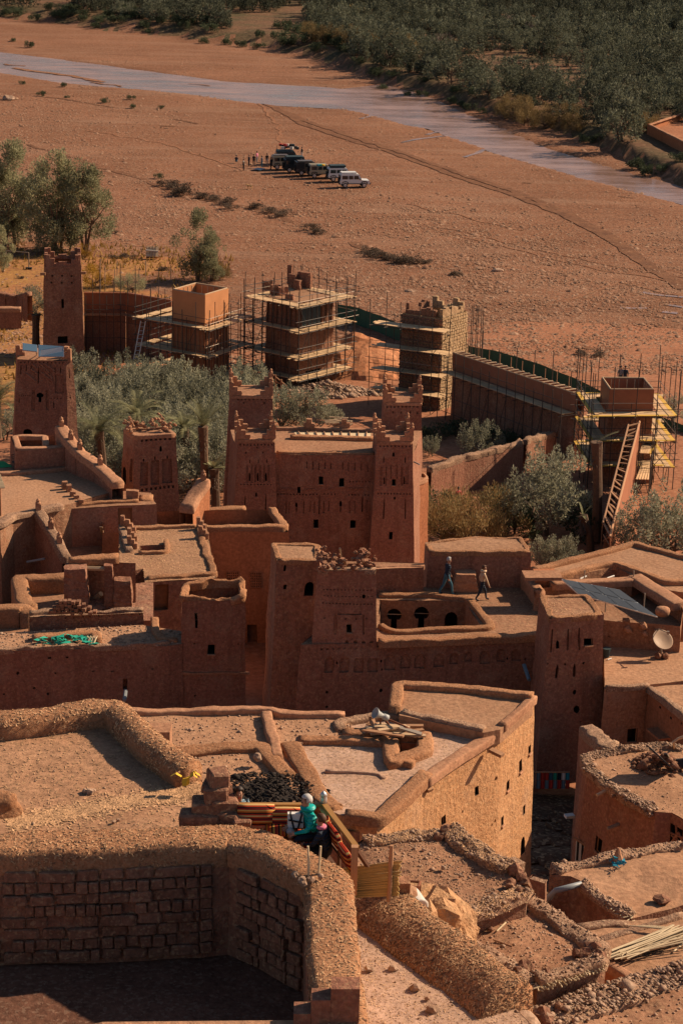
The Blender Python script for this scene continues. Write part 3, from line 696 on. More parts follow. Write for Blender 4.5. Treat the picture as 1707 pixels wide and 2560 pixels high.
def stepped(mb, c, d1, d2, h=.75, l=.75, t=.2, steps=3, knob=True):
 """corner merlon: two stepped wings from corner c along d1 and d2, with a finial"""
 for d in (d1, d2):
  for k in range(steps):
   ll = l * (steps - k) / steps; hh = h / steps
   n = Vector((-d.y, d.x, 0)); off = n * (t / 2) if n.dot(d1 + d2) > 0 else n * (-t / 2)
   cc = c + d * (ll / 2) + off + Vector((0, 0, hh * (k + .5)))
   jit = noise.noise_vector(cc * 3) * .02
   mb.rbox(cc + jit, (ll, t * (.97 - .03 * k), hh * 1.02), math.atan2(d.y, d.x), .025)
 if knob:
  k0 = c + (d1 + d2) * (t * .45) + Vector((0, 0, h - .02))
  mb.lathe(k0, [(.1, 0), (.12, .1), (.07, .16), (.1, .24), (.05, .32), (.015, .34)], 8)
def scatter_on(o, n, size, name, mat, parent, zmin=.15, stone=False, kind='stuff', seed=1, lift=.01, region=None):
 """straw flakes or pebbles lying on the upward faces of a part"""
 rs = np.random.RandomState(seed); me = o.data; me.calc_loop_triangles()
 nv = len(me.vertices); co = np.empty(nv * 3); me.vertices.foreach_get('co', co); co = co.reshape(-1, 3)
 tri = np.empty(len(me.loop_triangles) * 3, dtype=np.int32); me.loop_triangles.foreach_get('vertices', tri); tri = tri.reshape(-1, 3)
 a, b, c = co[tri[:, 0]], co[tri[:, 1]], co[tri[:, 2]]; nr = np.cross(b - a, c - a); ar = np.linalg.norm(nr, axis=1) + 1e-12
 nz = nr[:, 2] / ar; wgt = ar * (nz > zmin)
 if region is not None: wgt = wgt * region((a + b + c) / 3)
 if wgt.sum() <= 0: return None
 t = rs.choice(len(tri), n, p=wgt / wgt.sum()); r1, r2 = rs.rand(n, 1), rs.rand(n, 1); fl = (r1 + r2) > 1; r1 = np.where(fl, 1 - r1, r1); r2 = np.where(fl, 1 - r2, r2)
 p = a[t] + r1 * (b[t] - a[t]) + r2 * (c[t] - a[t]); nn = nr[t] / ar[t][:, None]
 if stone:
  o2 = stones(n, lambda k: p + nn * lift, lambda k: size * .42 * (.5 + rs.exponential(.6, k)), name, mat, parent=o.parent if parent is None else parent)
  o2.location = o.location
 else:
  d = rs.randn(n, 3); d -= nn * (d * nn).sum(1, keepdims=True); d /= np.linalg.norm(d, axis=1, keepdims=True); d += nn * rs.uniform(-.04, .13, (n, 1))
  s_ = np.cross(nn, d); L_ = size * (.5 + rs.rand(n, 1)); w_ = L_ * .16
  v = np.stack([p - d * L_ * .5 - s_ * w_ + nn * lift, p - d * L_ * .5 + s_ * w_ + nn * lift * 2, p + d * L_ * .5 + nn * lift * 1.5], 1).reshape(-1, 3)
  o2 = np_mesh(name, v, np.arange(3 * n).reshape(-1, 3), mat, o.parent if parent is None else parent); o2.location = o.location
 if kind: o2['kind'] = kind
 return o2
# ================================================================== the old town, middle distance
def holes_row(x0, x1, y, n, w, h, y1=None):
 y1 = y if y1 is None else y1
 return [(x0 + (x1 - x0) * i / (n - 1) - w / 2, y + (y1 - y) * i / (n - 1) - h / 2, x0 + (x1 - x0) * i / (n - 1) + w / 2, y + (y1 - y) * i / (n - 1) + h / 2) for i in range(n)]
def poly(fr, pts, z): return [P(fr(x, y), z) for x, y in pts]
def merlons(bld, corners=(0, 1, 2, 3), h=.8, l=.85, t=.22, mat='mud_wall', z=.0, knob=True):
 n = len(bld.top); ins = offset_poly(bld.top, .06)
 for i in corners:
  d1 = (bld.top[(i + 1) % n] - bld.top[i]); d1.z = 0; d1.normalize(); d2 = (bld.top[i - 1] - bld.top[i]); d2.z = 0; d2.normalize()
  mb = MB(); stepped(mb, ins[i] + Vector((0, 0, z)), d1, d2, h, l, t, 3, knob); mb.build('merlon', mat, bld.t)
def cornice(bld, w=.3, h=.14, mat='cap_smooth', out=.06):
 bld.cap(offset_poly(bld.top, out - w / 2 + .02), w, h, mat, True, .025)
def mud_wall_run(name, label, pts, w, zb, mat='cap_straw', cat='wall', amp=.06, h=.3, knobs=(), wallmat='mud_wall'):
 """free-standing coped wall along top points (world)"""
 pts = [Vector(p) for p in pts]; c = sum(pts, Vector()) / len(pts); t = thing(name, label, cat, (c.x, c.y, zb))
 mb = MB();
 for i in range(len(pts) - 1):
  a, b = pts[i], pts[i + 1]; k = max(1, int((b - a).length / .5)); d = b - a; d.z = 0; d.normalize(); n = Vector((d.y, -d.x, 0)) * (w * .46)
  for j in range(k):
   p, q = a.lerp(b, j / k), a.lerp(b, (j + 1) / k)
   for sg in (1, -1):
    rows = 6
    for r in range(rows):
     f0, f1 = r / rows, (r + 1) / rows
     def pt(pp, f):
      x = pp + n * sg * (1 + .12 * f) ; x = Vector((x.x, x.y, pp.z + (zb - pp.z) * f)); return x + disp(x, .04)
     qd = (pt(p, f0), pt(q, f0), pt(q, f1), pt(p, f1))
     mb.quad(*(qd if sg < 0 else qd[::-1]))
 mb.build('wall', wallmat, t)
 cp = cap_mesh(pts, w, h, False, amp).build('coping', mat, t, smooth=True)
 for (f, hh) in knobs:
  i = min(int(f * (len(pts) - 1)), len(pts) - 2); g = f * (len(pts) - 1) - i; p = pts[i].lerp(pts[i + 1], g) + Vector((0, 0, h * .8))
  m2 = MB(); m2.box(p + Vector((0, 0, hh * .3)), (.28, .28, hh * .6), .3); m2.lathe(p + Vector((0, 0, hh * .55)), [(.14, 0), (.16, .1), (.1, .18), (.12, .26), (.02, .36)], 8); m2.build('finial', 'cap_smooth', t)
 return t, cp

def lump(par, p, s, k, mat='cap_smooth'):
 r_ = random.Random(k)
 for j in range(4):
  mb = MB(); c = p + Vector((r_.uniform(-.5, .5) * s, r_.uniform(-.4, .4) * s, s * (.12 + .28 * j))); e = s * r_.uniform(.35, .75) * (1 - .13 * j); mb.blob(c, e * .62, 2, .32, (1.1, .9, .85), seed=k + j * 7); mb.build('rubble_lump', mat, par)
# ---- the kasbah with four corner towers
kz = 13.9
kb = Building('kasbah_house', 'large red mud kasbah block with a decorated front wall between four corner towers', 'house',
 [P(O(150, 592), kz), P(O(1350, 602), kz), P(O(1415, 432), kz), P(O(100, 425), kz)], 5.0, .035, 'mud_wall', 'roof_red', ops=[
 (O, [(706, 748, 740, 806), (847, 758, 884, 818), (668, 1044, 706, 1102), (920, 1050, 960, 1106), (562, 815, 584, 858)], 1.0),
 (O, [(848, 910, 866, 990)], .5, 'key'), (O, [(545, 920, 560, 990)], .35, 'key'),
 (O, [(706, 862, 714, 1010), (1004, 866, 1013, 990)], .3, 'point', None),
 (O, holes_row(430, 600, 866, 9, 9, 9) + holes_row(620, 820, 868, 9, 9, 9) + holes_row(915, 1050, 872, 7, 9, 12) + holes_row(920, 1050, 782, 7, 8, 9), .12, 'rect', None),
 (O, [(626, 640, 632, 690), (664, 640, 672, 700), (704, 650, 712, 700), (744, 650, 752, 695), (784, 655, 792, 695), (868, 650, 876, 700), (910, 650, 918, 712), (952, 655, 960, 705), (995, 655, 1003, 705), (1036, 655, 1044, 712)], .08, 'rect', None),
 (O, [(640, 915, 652, 990), (668, 920, 680, 1000), (735, 915, 745, 1000), (770, 915, 780, 985), (915, 915, 925, 1000), (950, 915, 960, 1000), (1035, 905, 1045, 990), (480, 910, 488, 1000), (500, 915, 508, 995), (598, 910, 606, 1000)], .06, 'rect', None)],
 holes=[[P(O(560, 462), kz), P(O(1060, 474), kz), P(O(1060, 446), kz), P(O(540, 440), kz)]])
ft = P(O(410, 605), kz); ft2 = P(O(1085, 610), kz)
kb.cap([P(O(415, 585), kz), P(O(1085, 592), kz)], .5, .22, 'cap_straw', False, .05)
kb.cap([P(O(400, 428), kz), P(O(640, 428), kz), P(O(860, 436), kz), P(O(1100, 440), kz)], .4, .35, 'cap_smooth', False, .04)
for xx_ in (640, 882):
 mb = MB(); c = P(O(xx_, 430), kz); mb.rbox(c + Vector((0, 0, .35)), (.7, .3, .35)); mb.rbox(c + Vector((0, 0, .65)), (.35, .28, .3)); mb.build('merlon', 'cap_smooth', kb.t)
# light well frame and glazing bars
well = [P(O(555, 466), kz + .12), P(O(1062, 478), kz + .12), P(O(1064, 446), kz + .12), P(O(538, 440), kz + .12)]
kb.cap([well[0] + Vector((-.4, -.25, -.1)), well[1] + Vector((.2, -.25, -.1))], .6, .35, 'cap_straw', False, .05)
mb = MB(); mb.quad(*[p + Vector((0, 0, -.02)) for p in well]); pa = mb.build('skylight', 'cane', kb.t)
for i in range(9):
 f = (i + .5) / 9; rod('bar', 'wood', pa, well[0].lerp(well[1], f) + Vector((0, 0, .04)), well[3].lerp(well[2], f) + Vector((0, 0, .04)), .04)
# blind frieze of relief bands between the towers
for (y0, x0, x1) in ((838, 440, 560), (842, 610, 690), (838, 760, 830), (836, 905, 1060)):
 mb = MB()
 for k in range(int((x1 - x0) / 18)):
  x = x0 + k * 18
  for w_ in kb.walls:
   h1 = w_.hit(O(x, y0)); h2 = w_.hit(O(x + 9, y0 - 14)); h3 = w_.hit(O(x + 18, y0))
   if h1 and 0 < h1[0] < 1:
    for ha, hb in ((h1, h2), (h2, h3)):
     a, b = w_.pt(ha[0], ha[1], -.02), w_.pt(hb[0], hb[1], -.02); mb.tube([a, b], .035, 4)
 mb.build('relief_band', 'mud_wall', kb.t, kind='stuff')
def kasbah_tower(label, fl, fr, zt, depth, zb, ops, mer=(0, 1, 2, 3)):
 q = quad_top(fl, fr, zt, depth)
 t = Building('kasbah_tower', label, 'tower', q, zb, .045, 'mud_wall', 'roof_red', ops=ops, amp=.04)
 cornice(t, .34, .14); merlons(t, mer, .85, .85, .24, 'cap_smooth', .1); return t
kt = []
kt.append(kasbah_tower('rear left kasbah tower in front of the olive grove, only its top half showing', O(97, 195), O(388, 198), 15.5, 2.7, 5.0, [
 (O, holes_row(150, 370, 215, 9, 10, 9) + [(186, 232, 198, 243), (325, 234, 337, 246)], .12, 'rect', None), (O, [(138, 300, 147, 335)], .5, 'point')]))
kt.append(kasbah_tower('rear right kasbah tower rising beside the dark scaffolded wall', O(1155, 240), O(1412, 246), 15.5, 2.7, 5.0, [
 (O, holes_row(1175, 1385, 266, 9, 11, 13) + [(1210, 295, 1220, 310), (1270, 300, 1280, 312), (1330, 300, 1340, 315), (1380, 300, 1390, 318)], .12, 'rect', None)]))
kt.append(kasbah_tower('front left kasbah tower with three tall slotted niches', O(150, 498), O(404, 496), 15.0, 2.5, 5.0, [
 (O, holes_row(168, 385, 527, 10, 9, 11) + holes_row(170, 378, 802, 10, 9, 8) + [(278, 540, 288, 552), (200, 576, 210, 588), (318, 574, 328, 586)], .14, 'rect', None),
 (O, [(224, 715, 236, 780), (280, 718, 292, 778), (338, 715, 352, 778), (228, 625, 234, 655), (287, 625, 293, 655), (346, 622, 352, 652)], .4, 'point'),
 (O, [(208, 665, 220, 790), (240, 665, 252, 790), (264, 668, 276, 785), (297, 668, 309, 785), (328, 665, 335, 785), (356, 665, 370, 785)], .05, 'rect', None),
 (O, [(198, 868, 206, 970), (338, 862, 346, 1000)], .35, 'point', None), (O, [(268, 858, 282, 888)], .35, 'arch')]))
kt.append(kasbah_tower('front right kasbah tower, its narrow right side sunlit, windows down its face', O(1108, 512), O(1350, 512), 15.0, 2.5, 5.0, [
 (O, holes_row(1130, 1330, 538, 9, 9, 10) + holes_row(1115, 1330, 866, 11, 9, 11), .14, 'rect', None),
 (O, [(1205, 766, 1234, 812), (1188, 1128, 1212, 1178)], 1.0), (O, [(1212, 580, 1228, 610)], .5, 'arch'),
 (O, [(1150, 605, 1158, 652), (1297, 605, 1305, 652), (1150, 745, 1160, 800), (1286, 745, 1298, 800)], .3, 'point', None),
 (O, [(1125, 680, 1140, 810), (1164, 680, 1172, 810), (1196, 665, 1203, 760), (1238, 665, 1247, 760), (1268, 680, 1282, 810), (1302, 680, 1320, 800)], .05, 'rect', None),
 (O, [(1150, 885, 1158, 1040), (1295, 890, 1303, 1040)], .3, 'point', None), (O, [(1218, 885, 1232, 908)], .4, 'round')]))
rod('drain_spout', 'pvc_grey', kt[3].t, P(O(1358, 645), 13.4), P(O(1398, 664), 13.3), .05)
# annex on the right flank
q = [P(O(1352, 800), 10.8), P(O(1462, 760), 10.8), P(O(1440, 735), 10.8), P(O(1355, 735), 10.8)]
ax = Building('side_wing', 'low lean-to wing with a broken top on the right flank of the kasbah', 'house', q, 5, .02, 'mud_orange', 'roof_red'); ax.edge_cap(range(0, 5), .3, .25, 'cap_smooth', amp=.12)

# ---- terracotta block in front of the kasbah and the coped wall behind it
z = 13.8
b = Building('flat_roofed_house', 'smooth terracotta house wall with two lattice vents, topped by a thick straw coping', 'house',
 poly(C, [(470, 240), (1316, 236), (1244, 132), (470, 150)], z), 6.0, .03, 'mud_orange', 'roof_red', roof_dz=-.9, ops=[
 (C, [(1128, 660, 1172, 830)], .4, 'rect', 'door', 'door_wood')])
b.edge_cap([0, 1, 2], .55, .32, 'cap_straw') if False else b.cap([P(C(700, 225), z), P(C(1300, 222), z), P(C(1240, 140), z)], .6, .34, 'cap_straw')
for (x0, x1) in ((1033, 1088), (1141, 1192)):
 for w_ in b.walls:
  h0 = w_.hit(C(x0, 420)); h1 = w_.hit(C(x1, 490))
  if h0 and 0 < h0[0] < 1 and 0 < h1[0] < 1:
   u0, u1, v1, v0 = h0[0], h1[0], h0[1], h1[1]; mb = MB(); back = MB()
   back.quad(w_.pt(u0, v0, -.012), w_.pt(u1, v0, -.012), w_.pt(u1, v1, -.012), w_.pt(u0, v1, -.012)); vent = back.build('vent', 'opening_shade', b.t)  # dark sheet stands for the shade behind the lattice
   for k in range(7):
    f = u0 + (u1 - u0) * k / 6; rod('lattice_bar', 'mud_orange', vent, w_.pt(f, v0, -.04), w_.pt(f, v1, -.04), .035)
    f = v0 + (v1 - v0) * k / 6; rod('lattice_bar', 'mud_orange', vent, w_.pt(u0, f, -.04), w_.pt(u1, f, -.04), .035)
rod('drain_spout', 'wood', b.t, P(C(955, 320), 12.4), P(C(1000, 324), 12.35), .05); rod('drain_spout', 'wood_pale', b.t, P(C(962, 372), 11.4), P(C(1025, 382), 11.3), .06)
mud_wall_run('garden_wall', 'short straw-coped wall at the foot of the front left kasbah tower', [P(C(815, 158), 13.2), P(C(960, 150), 13.2), P(C(1120, 142), 13.2)], .6, 6)
t_, _ = mud_wall_run('garden_wall', 'sunlit sloping wall with a knob finial left of the palms', [P(A(930, 1110), 15.2), P(A(880, 1180), 14.6), P(A(850, 1235), 14.2)], .9, 10, 'cap_smooth', knobs=((0.02, .5),), wallmat='mud_orange')

# ---- tower with three tall blind niches
z = 17.2; fl, fr_, bl = P(W2(1146, 316), z), P(W2(1503, 297), z), P(W2(1056, 256), z)
nt_ = Building('watchtower', 'tower with three tall blind niches and a crumbling stone-topped crown', 'tower', [fl, fr_, fr_ + (bl - fl), bl], 10.5, .035, 'mud_wall', 'roof_red', amp=.05, ops=[
 (W2, [(1198, 530, 1262, 728), (1286, 515, 1356, 724), (1384, 500, 1472, 710)], .16, 'rect', None),
 (W2, holes_row(1212, 1450, 347, 7, 22, 20, 330) + holes_row(1215, 1480, 768, 8, 20, 24, 738), .16, 'rect', None),
 (W2, [(1360, 390, 1382, 440), (1216, 495, 1228, 525), (1312, 478, 1324, 508), (1424, 468, 1436, 498)], .5, 'point'),
 (W2, [(1048, 565, 1082, 715)], .6, 'arch'), (W2, [(1112, 500, 1132, 700)], .14, 'rect', None), (W2, [(1228, 787, 1240, 799)], .3, 'round')])
cornice(nt_, .34, .16, 'cap_smooth')
rnd = random.Random(3)
for (x, y, s) in ((1080, 190, .45), (1100, 160, .3), (1125, 230, .5), (1135, 195, .3), (1180, 215, .4), (1230, 210, .35), (1290, 180, .3), (1365, 140, .35), (1365, 190, .4), (1340, 205, .5), (1395, 215, .45), (1450, 210, .3), (1470, 200, .35), (1305, 165, .25), (1110, 265, .4)):
 p = P(W2(x, y + 25), z + .2); lump(nt_.t, p, s, x)

# ---- small house with a wooden door
z = 14.7
dh = Building('small_house', 'plain mud house with a wooden plank door and a stepped merlon at its left corner', 'house', poly(W2, [(602, 925), (1182, 895), (1335, 886), (1290, 790), (1000, 770), (530, 778)], z), 12.0, .02, 'mud_wall', 'roof_red', ops=[
 (W2, [(1012, 922, 1130, 1088)], .25, 'rect', 'door', 'door_wood')])
dh.cap([P(W2(610, 905), z), P(W2(900, 880), z), P(W2(1180, 868), z)], .4, .22, 'cap_straw'); dh.cap([P(W2(540, 800), z), P(W2(605, 900), z)], .4, .2, 'cap_pebble')
dh.cap([P(W2(640, 790), z), P(W2(1010, 765), z)], .4, .3, 'cap_pebble')
dh.cap([P(W2(1190, 850), z - .1), P(W2(1310, 850), z - .1)], 1.3, .3, 'cap_straw')
mb = MB()
for k, (x, y) in enumerate(((555, 770), (590, 790), (625, 830), (655, 850), (690, 870))): mb.rbox(P(W2(x, y + 10), z + .15) + Vector((0, 0, .25 - .03 * k)), (.3, .3, .75 - .13 * k), .3)
mb.build('merlon', 'cap_smooth', dh.t)
mb = MB(); mb.rbox(P(W2(1130, 820), z + .2), (.7, .35, .7)); mb.build('merlon', 'cap_smooth', dh.t)
for dx in (0, 32, 66):
 pass
board('loose_plank', 'wood_pale', None, P(W2(862, 1080), 13.9), P(W2(892, 1205), 12.5), .16, .04)
tag(bpy.data.objects['loose_plank'], 'plank leaning against the shaded wall of the house with the wooden door', 'plank')

# ---- left terraced roofs
z = 15.0
lt = Building('terrace_house', 'broad sunlit flat roof at the left edge with cafe chairs at its back', 'house', poly(W2, [(-300, 1085), (0, 1068), (112, 1000), (528, 905), (1000, 770), (680, 545), (-300, 545)], z), 7.5, .02, 'mud_wall_tan', 'roof_mud', ops=[])
lt.cap([P(W2(-200, 1075), z), P(W2(0, 1062), z), P(W2(110, 992), z), P(W2(320, 945), z), P(W2(530, 905), z)], .7, .25, 'cap_pebble')
lt.cap([P(W2(-250, 640), z), P(W2(100, 640), z), P(W2(460, 610), z), P(W2(690, 575), z)], .5, .35, 'cap_smooth', amp=.03)
bx = Building('roof_room', 'low roof enclosure with smooth thick rims above the cafe terrace', 'house', poly(W2, [(136, 436), (625, 405), (560, 300), (92, 308)], 16.3), 14.6, .05, 'mud_wall', 'roof_red', roof_dz=-.6)
bx.cap([P(W2(395, 400), 16.25), P(W2(385, 315), 16.25), P(W2(130, 318), 16.25), P(W2(160, 425), 16.25), P(W2(600, 402), 16.25)], .5, .2, 'cap_smooth', amp=.03)
mud_wall_run('garden_wall', 'stepped-down parapet wall with knob finials, right side of the left terrace', [P(W2(520, 255), 16.9), P(W2(600, 370), 16.6), P(W2(690, 470), 16.2), P(W2(850, 585), 15.8), P(W2(1005, 735), 15.5)], .75, 11, 'cap_smooth', knobs=((.02, .55), (.27, .6), (.48, .65), (.76, .6)))
mud_wall_run('garden_wall', 'steep pebbly parapet with square merlons above the dark courtyard at left', [P(W2(325, 965), 14.9), P(W2(450, 1150), 14.2), P(W2(570, 1370), 13.4)], .55, 7, 'cap_pebble', knobs=((.02, .6), (.45, .6), (.75, .6)))
rod('drain_spout', 'pvc_grey', None, P(W2(232, 1380), 12.6), P(W2(385, 1352), 12.9), .07); tag(bpy.data.objects['drain_spout.003'] if 'drain_spout.003' in bpy.data.objects else list(bpy.data.objects)[-1], 'grey drain pipe jutting from the stained courtyard wall at left', 'pipe')
fl_ = Building('courtyard_house', 'sunken sunlit courtyard floor between the plank-door house and the portico', 'house', poly(W2, [(540, 1400), (1060, 1330), (1010, 1190), (560, 1225)], 12.4), 7, .02, 'mud_wall', 'roof_red')

# ---- tower with solar panels, far left
z = 17.4
st = Building('watchtower', 'tapering decorated tower at the left edge carrying a blue solar panel', 'tower', poly(T, [(170, 1060), (628, 1068), (690, 1060), (650, 960), (160, 960)], z), 10.5, .06, 'mud_wall', 'roof_red', ops=[
 (T, [(348, 1370, 420, 1462)], .7, 'key'), (T, [(222, 1715, 315, 1790)], .8, 'arch', 'doorway'),
 (T, [(305, 1345, 335, 1540), (440, 1345, 465, 1540), (525, 1200, 605, 1380)], .08, 'rect', None),
 (T, [(195, 1105, 208, 1200), (250, 1105, 260, 1170), (295, 1105, 305, 1160), (365, 1120, 375, 1290), (520, 1120, 530, 1180), (570, 1120, 582, 1180), (655, 1120, 665, 1240), (508, 1450, 518, 1520), (188, 1420, 196, 1470)], .15, 'point', None),
 (T, holes_row(190, 290, 1398, 6, 8, 10) + holes_row(490, 580, 1428, 4, 10, 10) + holes_row(200, 600, 1085, 12, 14, 12) + [(660, 1415, 675, 1428)], .12, 'rect', None)])
# diagonal relief on the upper face
mb = MB()
for (xa, ya, xb, yb) in ((310, 1100, 350, 1140), (390, 1100, 470, 1180), (400, 1130, 500, 1240), (390, 1180, 500, 1260), (250, 1190, 340, 1260), (300, 1150, 360, 1200), (420, 1095, 520, 1160)):
 for w_ in st.walls:
  h1, h2 = w_.hit(T(xa, ya)), w_.hit(T(xb, yb))
  if h1 and 0 < h1[0] < 1 and 0 < h2[0] < 1: mb.tube([w_.pt(h1[0], h1[1], -.01), w_.pt(h2[0], h2[1], -.01)], .07, 5)
if mb.v: mb.build('relief_band', 'mud_wall', st.t, kind='stuff')
for (x, y) in ((175, 960), (640, 980), (660, 1000)):
 mb = MB(); c = P(T(x, y + 60), z)
 for k in range(3): mb.rbox(c + Vector((.16 * k * (1 if x < 300 else -1), 0, .3 - .12 * k)), (.3, .3, .9 - .25 * k))
 mb.build('merlon', 'cap_smooth', st.t)
def panel(name, label, pts, mat, nx, ny, thick=.05, mats_frame='aluminium', cat='solar panel'):
 a, b, c, d = [Vector(p) for p in pts]; ctr = (a + b + c + d) / 4; t = thing(name, label, cat, ctr)
 n = (b - a).cross(d - a).normalized()
 mb = MB(); mb.add([p - n * thick for p in (a, b, c, d)] + [p for p in (a, b, c, d)], [(3, 2, 1, 0), (0, 1, 5, 4), (1, 2, 6, 5), (2, 3, 7, 6), (3, 0, 4, 7), (4, 5, 6, 7)]); mb.build('frame', mats_frame, t)
 for i in range(nx):
  for j in range(ny):
   g = .06 / nx; f = lambda u, v: a.lerp(b, u).lerp(d.lerp(c, u), v) + n * .012
   u0, u1, v0, v1 = (i + .03) / nx, (i + .97) / nx, (j + .03) / ny, (j + .97) / ny
   m2 = MB(); m2.quad(f(u0, v0), f(u1, v0), f(u1, v1), f(u0, v1)); m2.build('cell', mat, t)
 return t
panel('solar_panel', 'small blue solar panel on the left tower roof', [P(T(218, 970), 18.5), P(T(358, 985), 18.5), P(T(355, 918), 18.8), P(T(218, 900), 18.8)], 'solar_blue', 1, 1)
panel('solar_panel', 'larger blue solar panel on the right half of the left tower roof', [P(T(368, 1030), 18.2), P(T(612, 1032), 18.2), P(T(606, 932), 18.8), P(T(366, 916), 18.8)], 'solar_blue', 1, 2)
for (x, y) in ((230, 1000), (350, 1020), (380, 1035), (600, 1035)):
 rod('post', 'rail_steel', st.t, P(T(x, y), 17.4), P(T(x, y - 25), 18.3), .03)

# ---- flat lit house with stepped merlons
z = 14.5
fh = Building('flat_roofed_house', 'bright straw-covered flat roof with a dark light well and little stepped merlons', 'house', poly(C, [(662, 468), (985, 446), (940, 205), (545, 205), (545, 430), (655, 405)], z), 8, .02, 'mud_rough', 'roof_mud', ops=[
 (C, [(706, 476, 768, 595)], .25, 'rect', 'door', 'door_wood')], holes=[poly(C, [(645, 326), (755, 326), (750, 296), (640, 300)], z)], amp=.07)
fh.cap([P(C(670, 452), z), P(C(980, 432), z), P(C(925, 300), z), P(C(915, 215), z)], .5, .22, 'cap_straw', amp=.1)
fh.cap([P(C(600, 225), z), P(C(900, 215), z)], .35, .25, 'cap_straw'); fh.cap([P(C(555, 215), z), P(C(590, 330), z)], .5, .3, 'cap_pebble')
fh.cap([P(C(630, 335), z), P(C(760, 335), z), P(C(760, 285), z)], .35, .25, 'cap_straw')
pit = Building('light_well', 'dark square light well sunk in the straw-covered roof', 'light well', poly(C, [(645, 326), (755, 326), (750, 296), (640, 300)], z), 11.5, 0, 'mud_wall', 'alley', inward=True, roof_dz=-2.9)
for (x, y) in ((560, 200), (585, 215), (590, 255), (592, 290), (905, 205), (915, 245)):
 mb = MB(); c = P(C(x, y + 18), z)
 for k in range(3): mb.rbox(c + Vector((.16 * k, -.05 * k, .32 - .1 * k)), (.24, .26, .75 - .2 * k))
 mb.build('merlon', 'cap_smooth', fh.t)
scatter_on(fh.roof, 5000, .09, 'straw_litter', 'straw', fh.t)
MB().blob(P(C(566, 418), 13.9), .22, 2, .3, (1, .8, 1.2), seed=4).build_here('plastic_bag', 'cloth_blue', 'crumpled blue plastic bag on the broken wall end beside the straw roof', 'bag')

# ---- ruined house with pillars, left of centre
z = 17.2
ru = thing('ruined_house', 'roofless ruined house with square mud pillars and fallen beams', 'ruin', P(C(400, 590), 14.8))
flat(poly(C, [(130, 640), (700, 640), (700, 470), (60, 480)], 14.9), amp=.1).build('floor', 'mud_rough', ru)
def pillar(cx, yb, yt, w, d, par=ru, zf=14.9, mat='mud_wall'):
 c = P(C(cx, yb), zf); h = (CAM_Z - zf) - (CAM_Z - 0) + zf
 top = PY(C(cx, yt), c.y); mb = MB(); hh = top.z - zf
 for k in range(6):
  q = Vector((c.x, c.y, zf + hh * (k + .5) / 6)); mb.rbox(q + noise.noise_vector(q) * .06, (w * (1.08 - .03 * k), d, hh / 6 + .06), .05, .07)
 return mb.build('pillar', mat, par)
pillar(350, 590, 395, 1.15, .9); pillar(500, 585, 390, .45, .5); pillar(560, 590, 450, .9, .6, mat='mud_rough')
mb = MB();
w_ = Wall(P(C(310, 385), 17.0), P(C(620, 375), 17.0), P(C(310, 385), 17.0) - Vector((0, 0, 2.4)), P(C(620, 375), 17.0) - Vector((0, 0, 2.4)), .06, .4); w_.mesh(mb); mb.build('wall', 'mud_rough', ru)
cap_mesh([P(C(312, 372), 17.2), P(C(430, 366), 17.2), P(C(540, 360), 17.2)], .6, .22, amp=.1).build('coping', 'cap_straw', ru, smooth=True)
rod('beam', 'wood_pale', ru, P(C(385, 402), 17.0), P(C(498, 405), 17.0), .12); rod('beam', 'wood', ru, P(C(380, 545), 15.0), P(C(500, 540), 15.1), .09); rod('beam', 'wood_pale', ru, P(C(425, 550), 15.0), P(C(462, 518), 15.5), .14)
rod('beam', 'wood', ru, P(C(380, 575), 15.0), P(C(480, 555), 15.0), .07)
for k, (x, y, s) in enumerate(((400, 575, .5), (440, 580, .4), (475, 570, .5), (420, 560, .4))): MB().blob(P(C(x, y), 15.0), s, 2, .3, (1.4, 1, .5), seed=k).build('rubble_lump', 'mud_rough', ru)
fw = Building('ruin_wall', 'shaded low wall with a pile of mud bricks on top, left of centre', 'wall', poly(C, [(138, 625), (655, 605), (650, 590), (138, 608)], 17.1), 15.4, .03, 'mud_rough', 'cap_pebble', ops=[(C, holes_row(300, 640, 632, 10, 7, 7, 612), .2, 'round', None)], amp=.1)
fw.cap([P(C(140, 612), 17.1), P(C(400, 602), 17.1), P(C(655, 592), 17.1)], .45, .18, 'cap_pebble', amp=.14)
bp_ = thing('brick_pile', 'stack of small mud bricks heaped on the shaded low wall', 'bricks', P(C(295, 600), 17.2)); c0 = P(C(235, 606), 17.25)
for r_ in range(4):
 for k in range(11 - 2 * r_):
  slab('brick', 'brick_mud', bp_, c0 + Vector((.15 * r_ + .2 * k, .1 * math.sin(k * 3.3), .09 + .16 * r_ + .02 * math.sin(k))), (.17, .3, .14), (0, 0, .2 * math.sin(k * 5 + r_)))
ls = thing('roof_terrace', 'rounded thick parapets round a small sunlit roof at the left edge of the ruin', 'roof', P(C(150, 560), 15.0)); zz = 15.6
flat(poly(C, [(130, 600), (330, 590), (330, 480), (80, 480)], 15.2)).build('floor', 'roof_red', ls)
cap_mesh([P(C(330, 470), zz), P(C(90, 478), zz), P(C(110, 580), zz), P(C(140, 605), zz)], .8, .45, under=3, amp=.06).build('coping', 'cap_straw', ls, smooth=True)
cap_mesh([P(C(-60, 612), 16.6), P(C(60, 610), 16.6), P(C(125, 605), 16.6), P(C(132, 640), 16.4)], .7, .4, under=3).build('coping', 'cap_straw', ls, smooth=True)
flat(poly(C, [(-60, 720), (130, 690), (138, 640), (-60, 640)], 16.0)).build('floor', 'roof_red', ls)

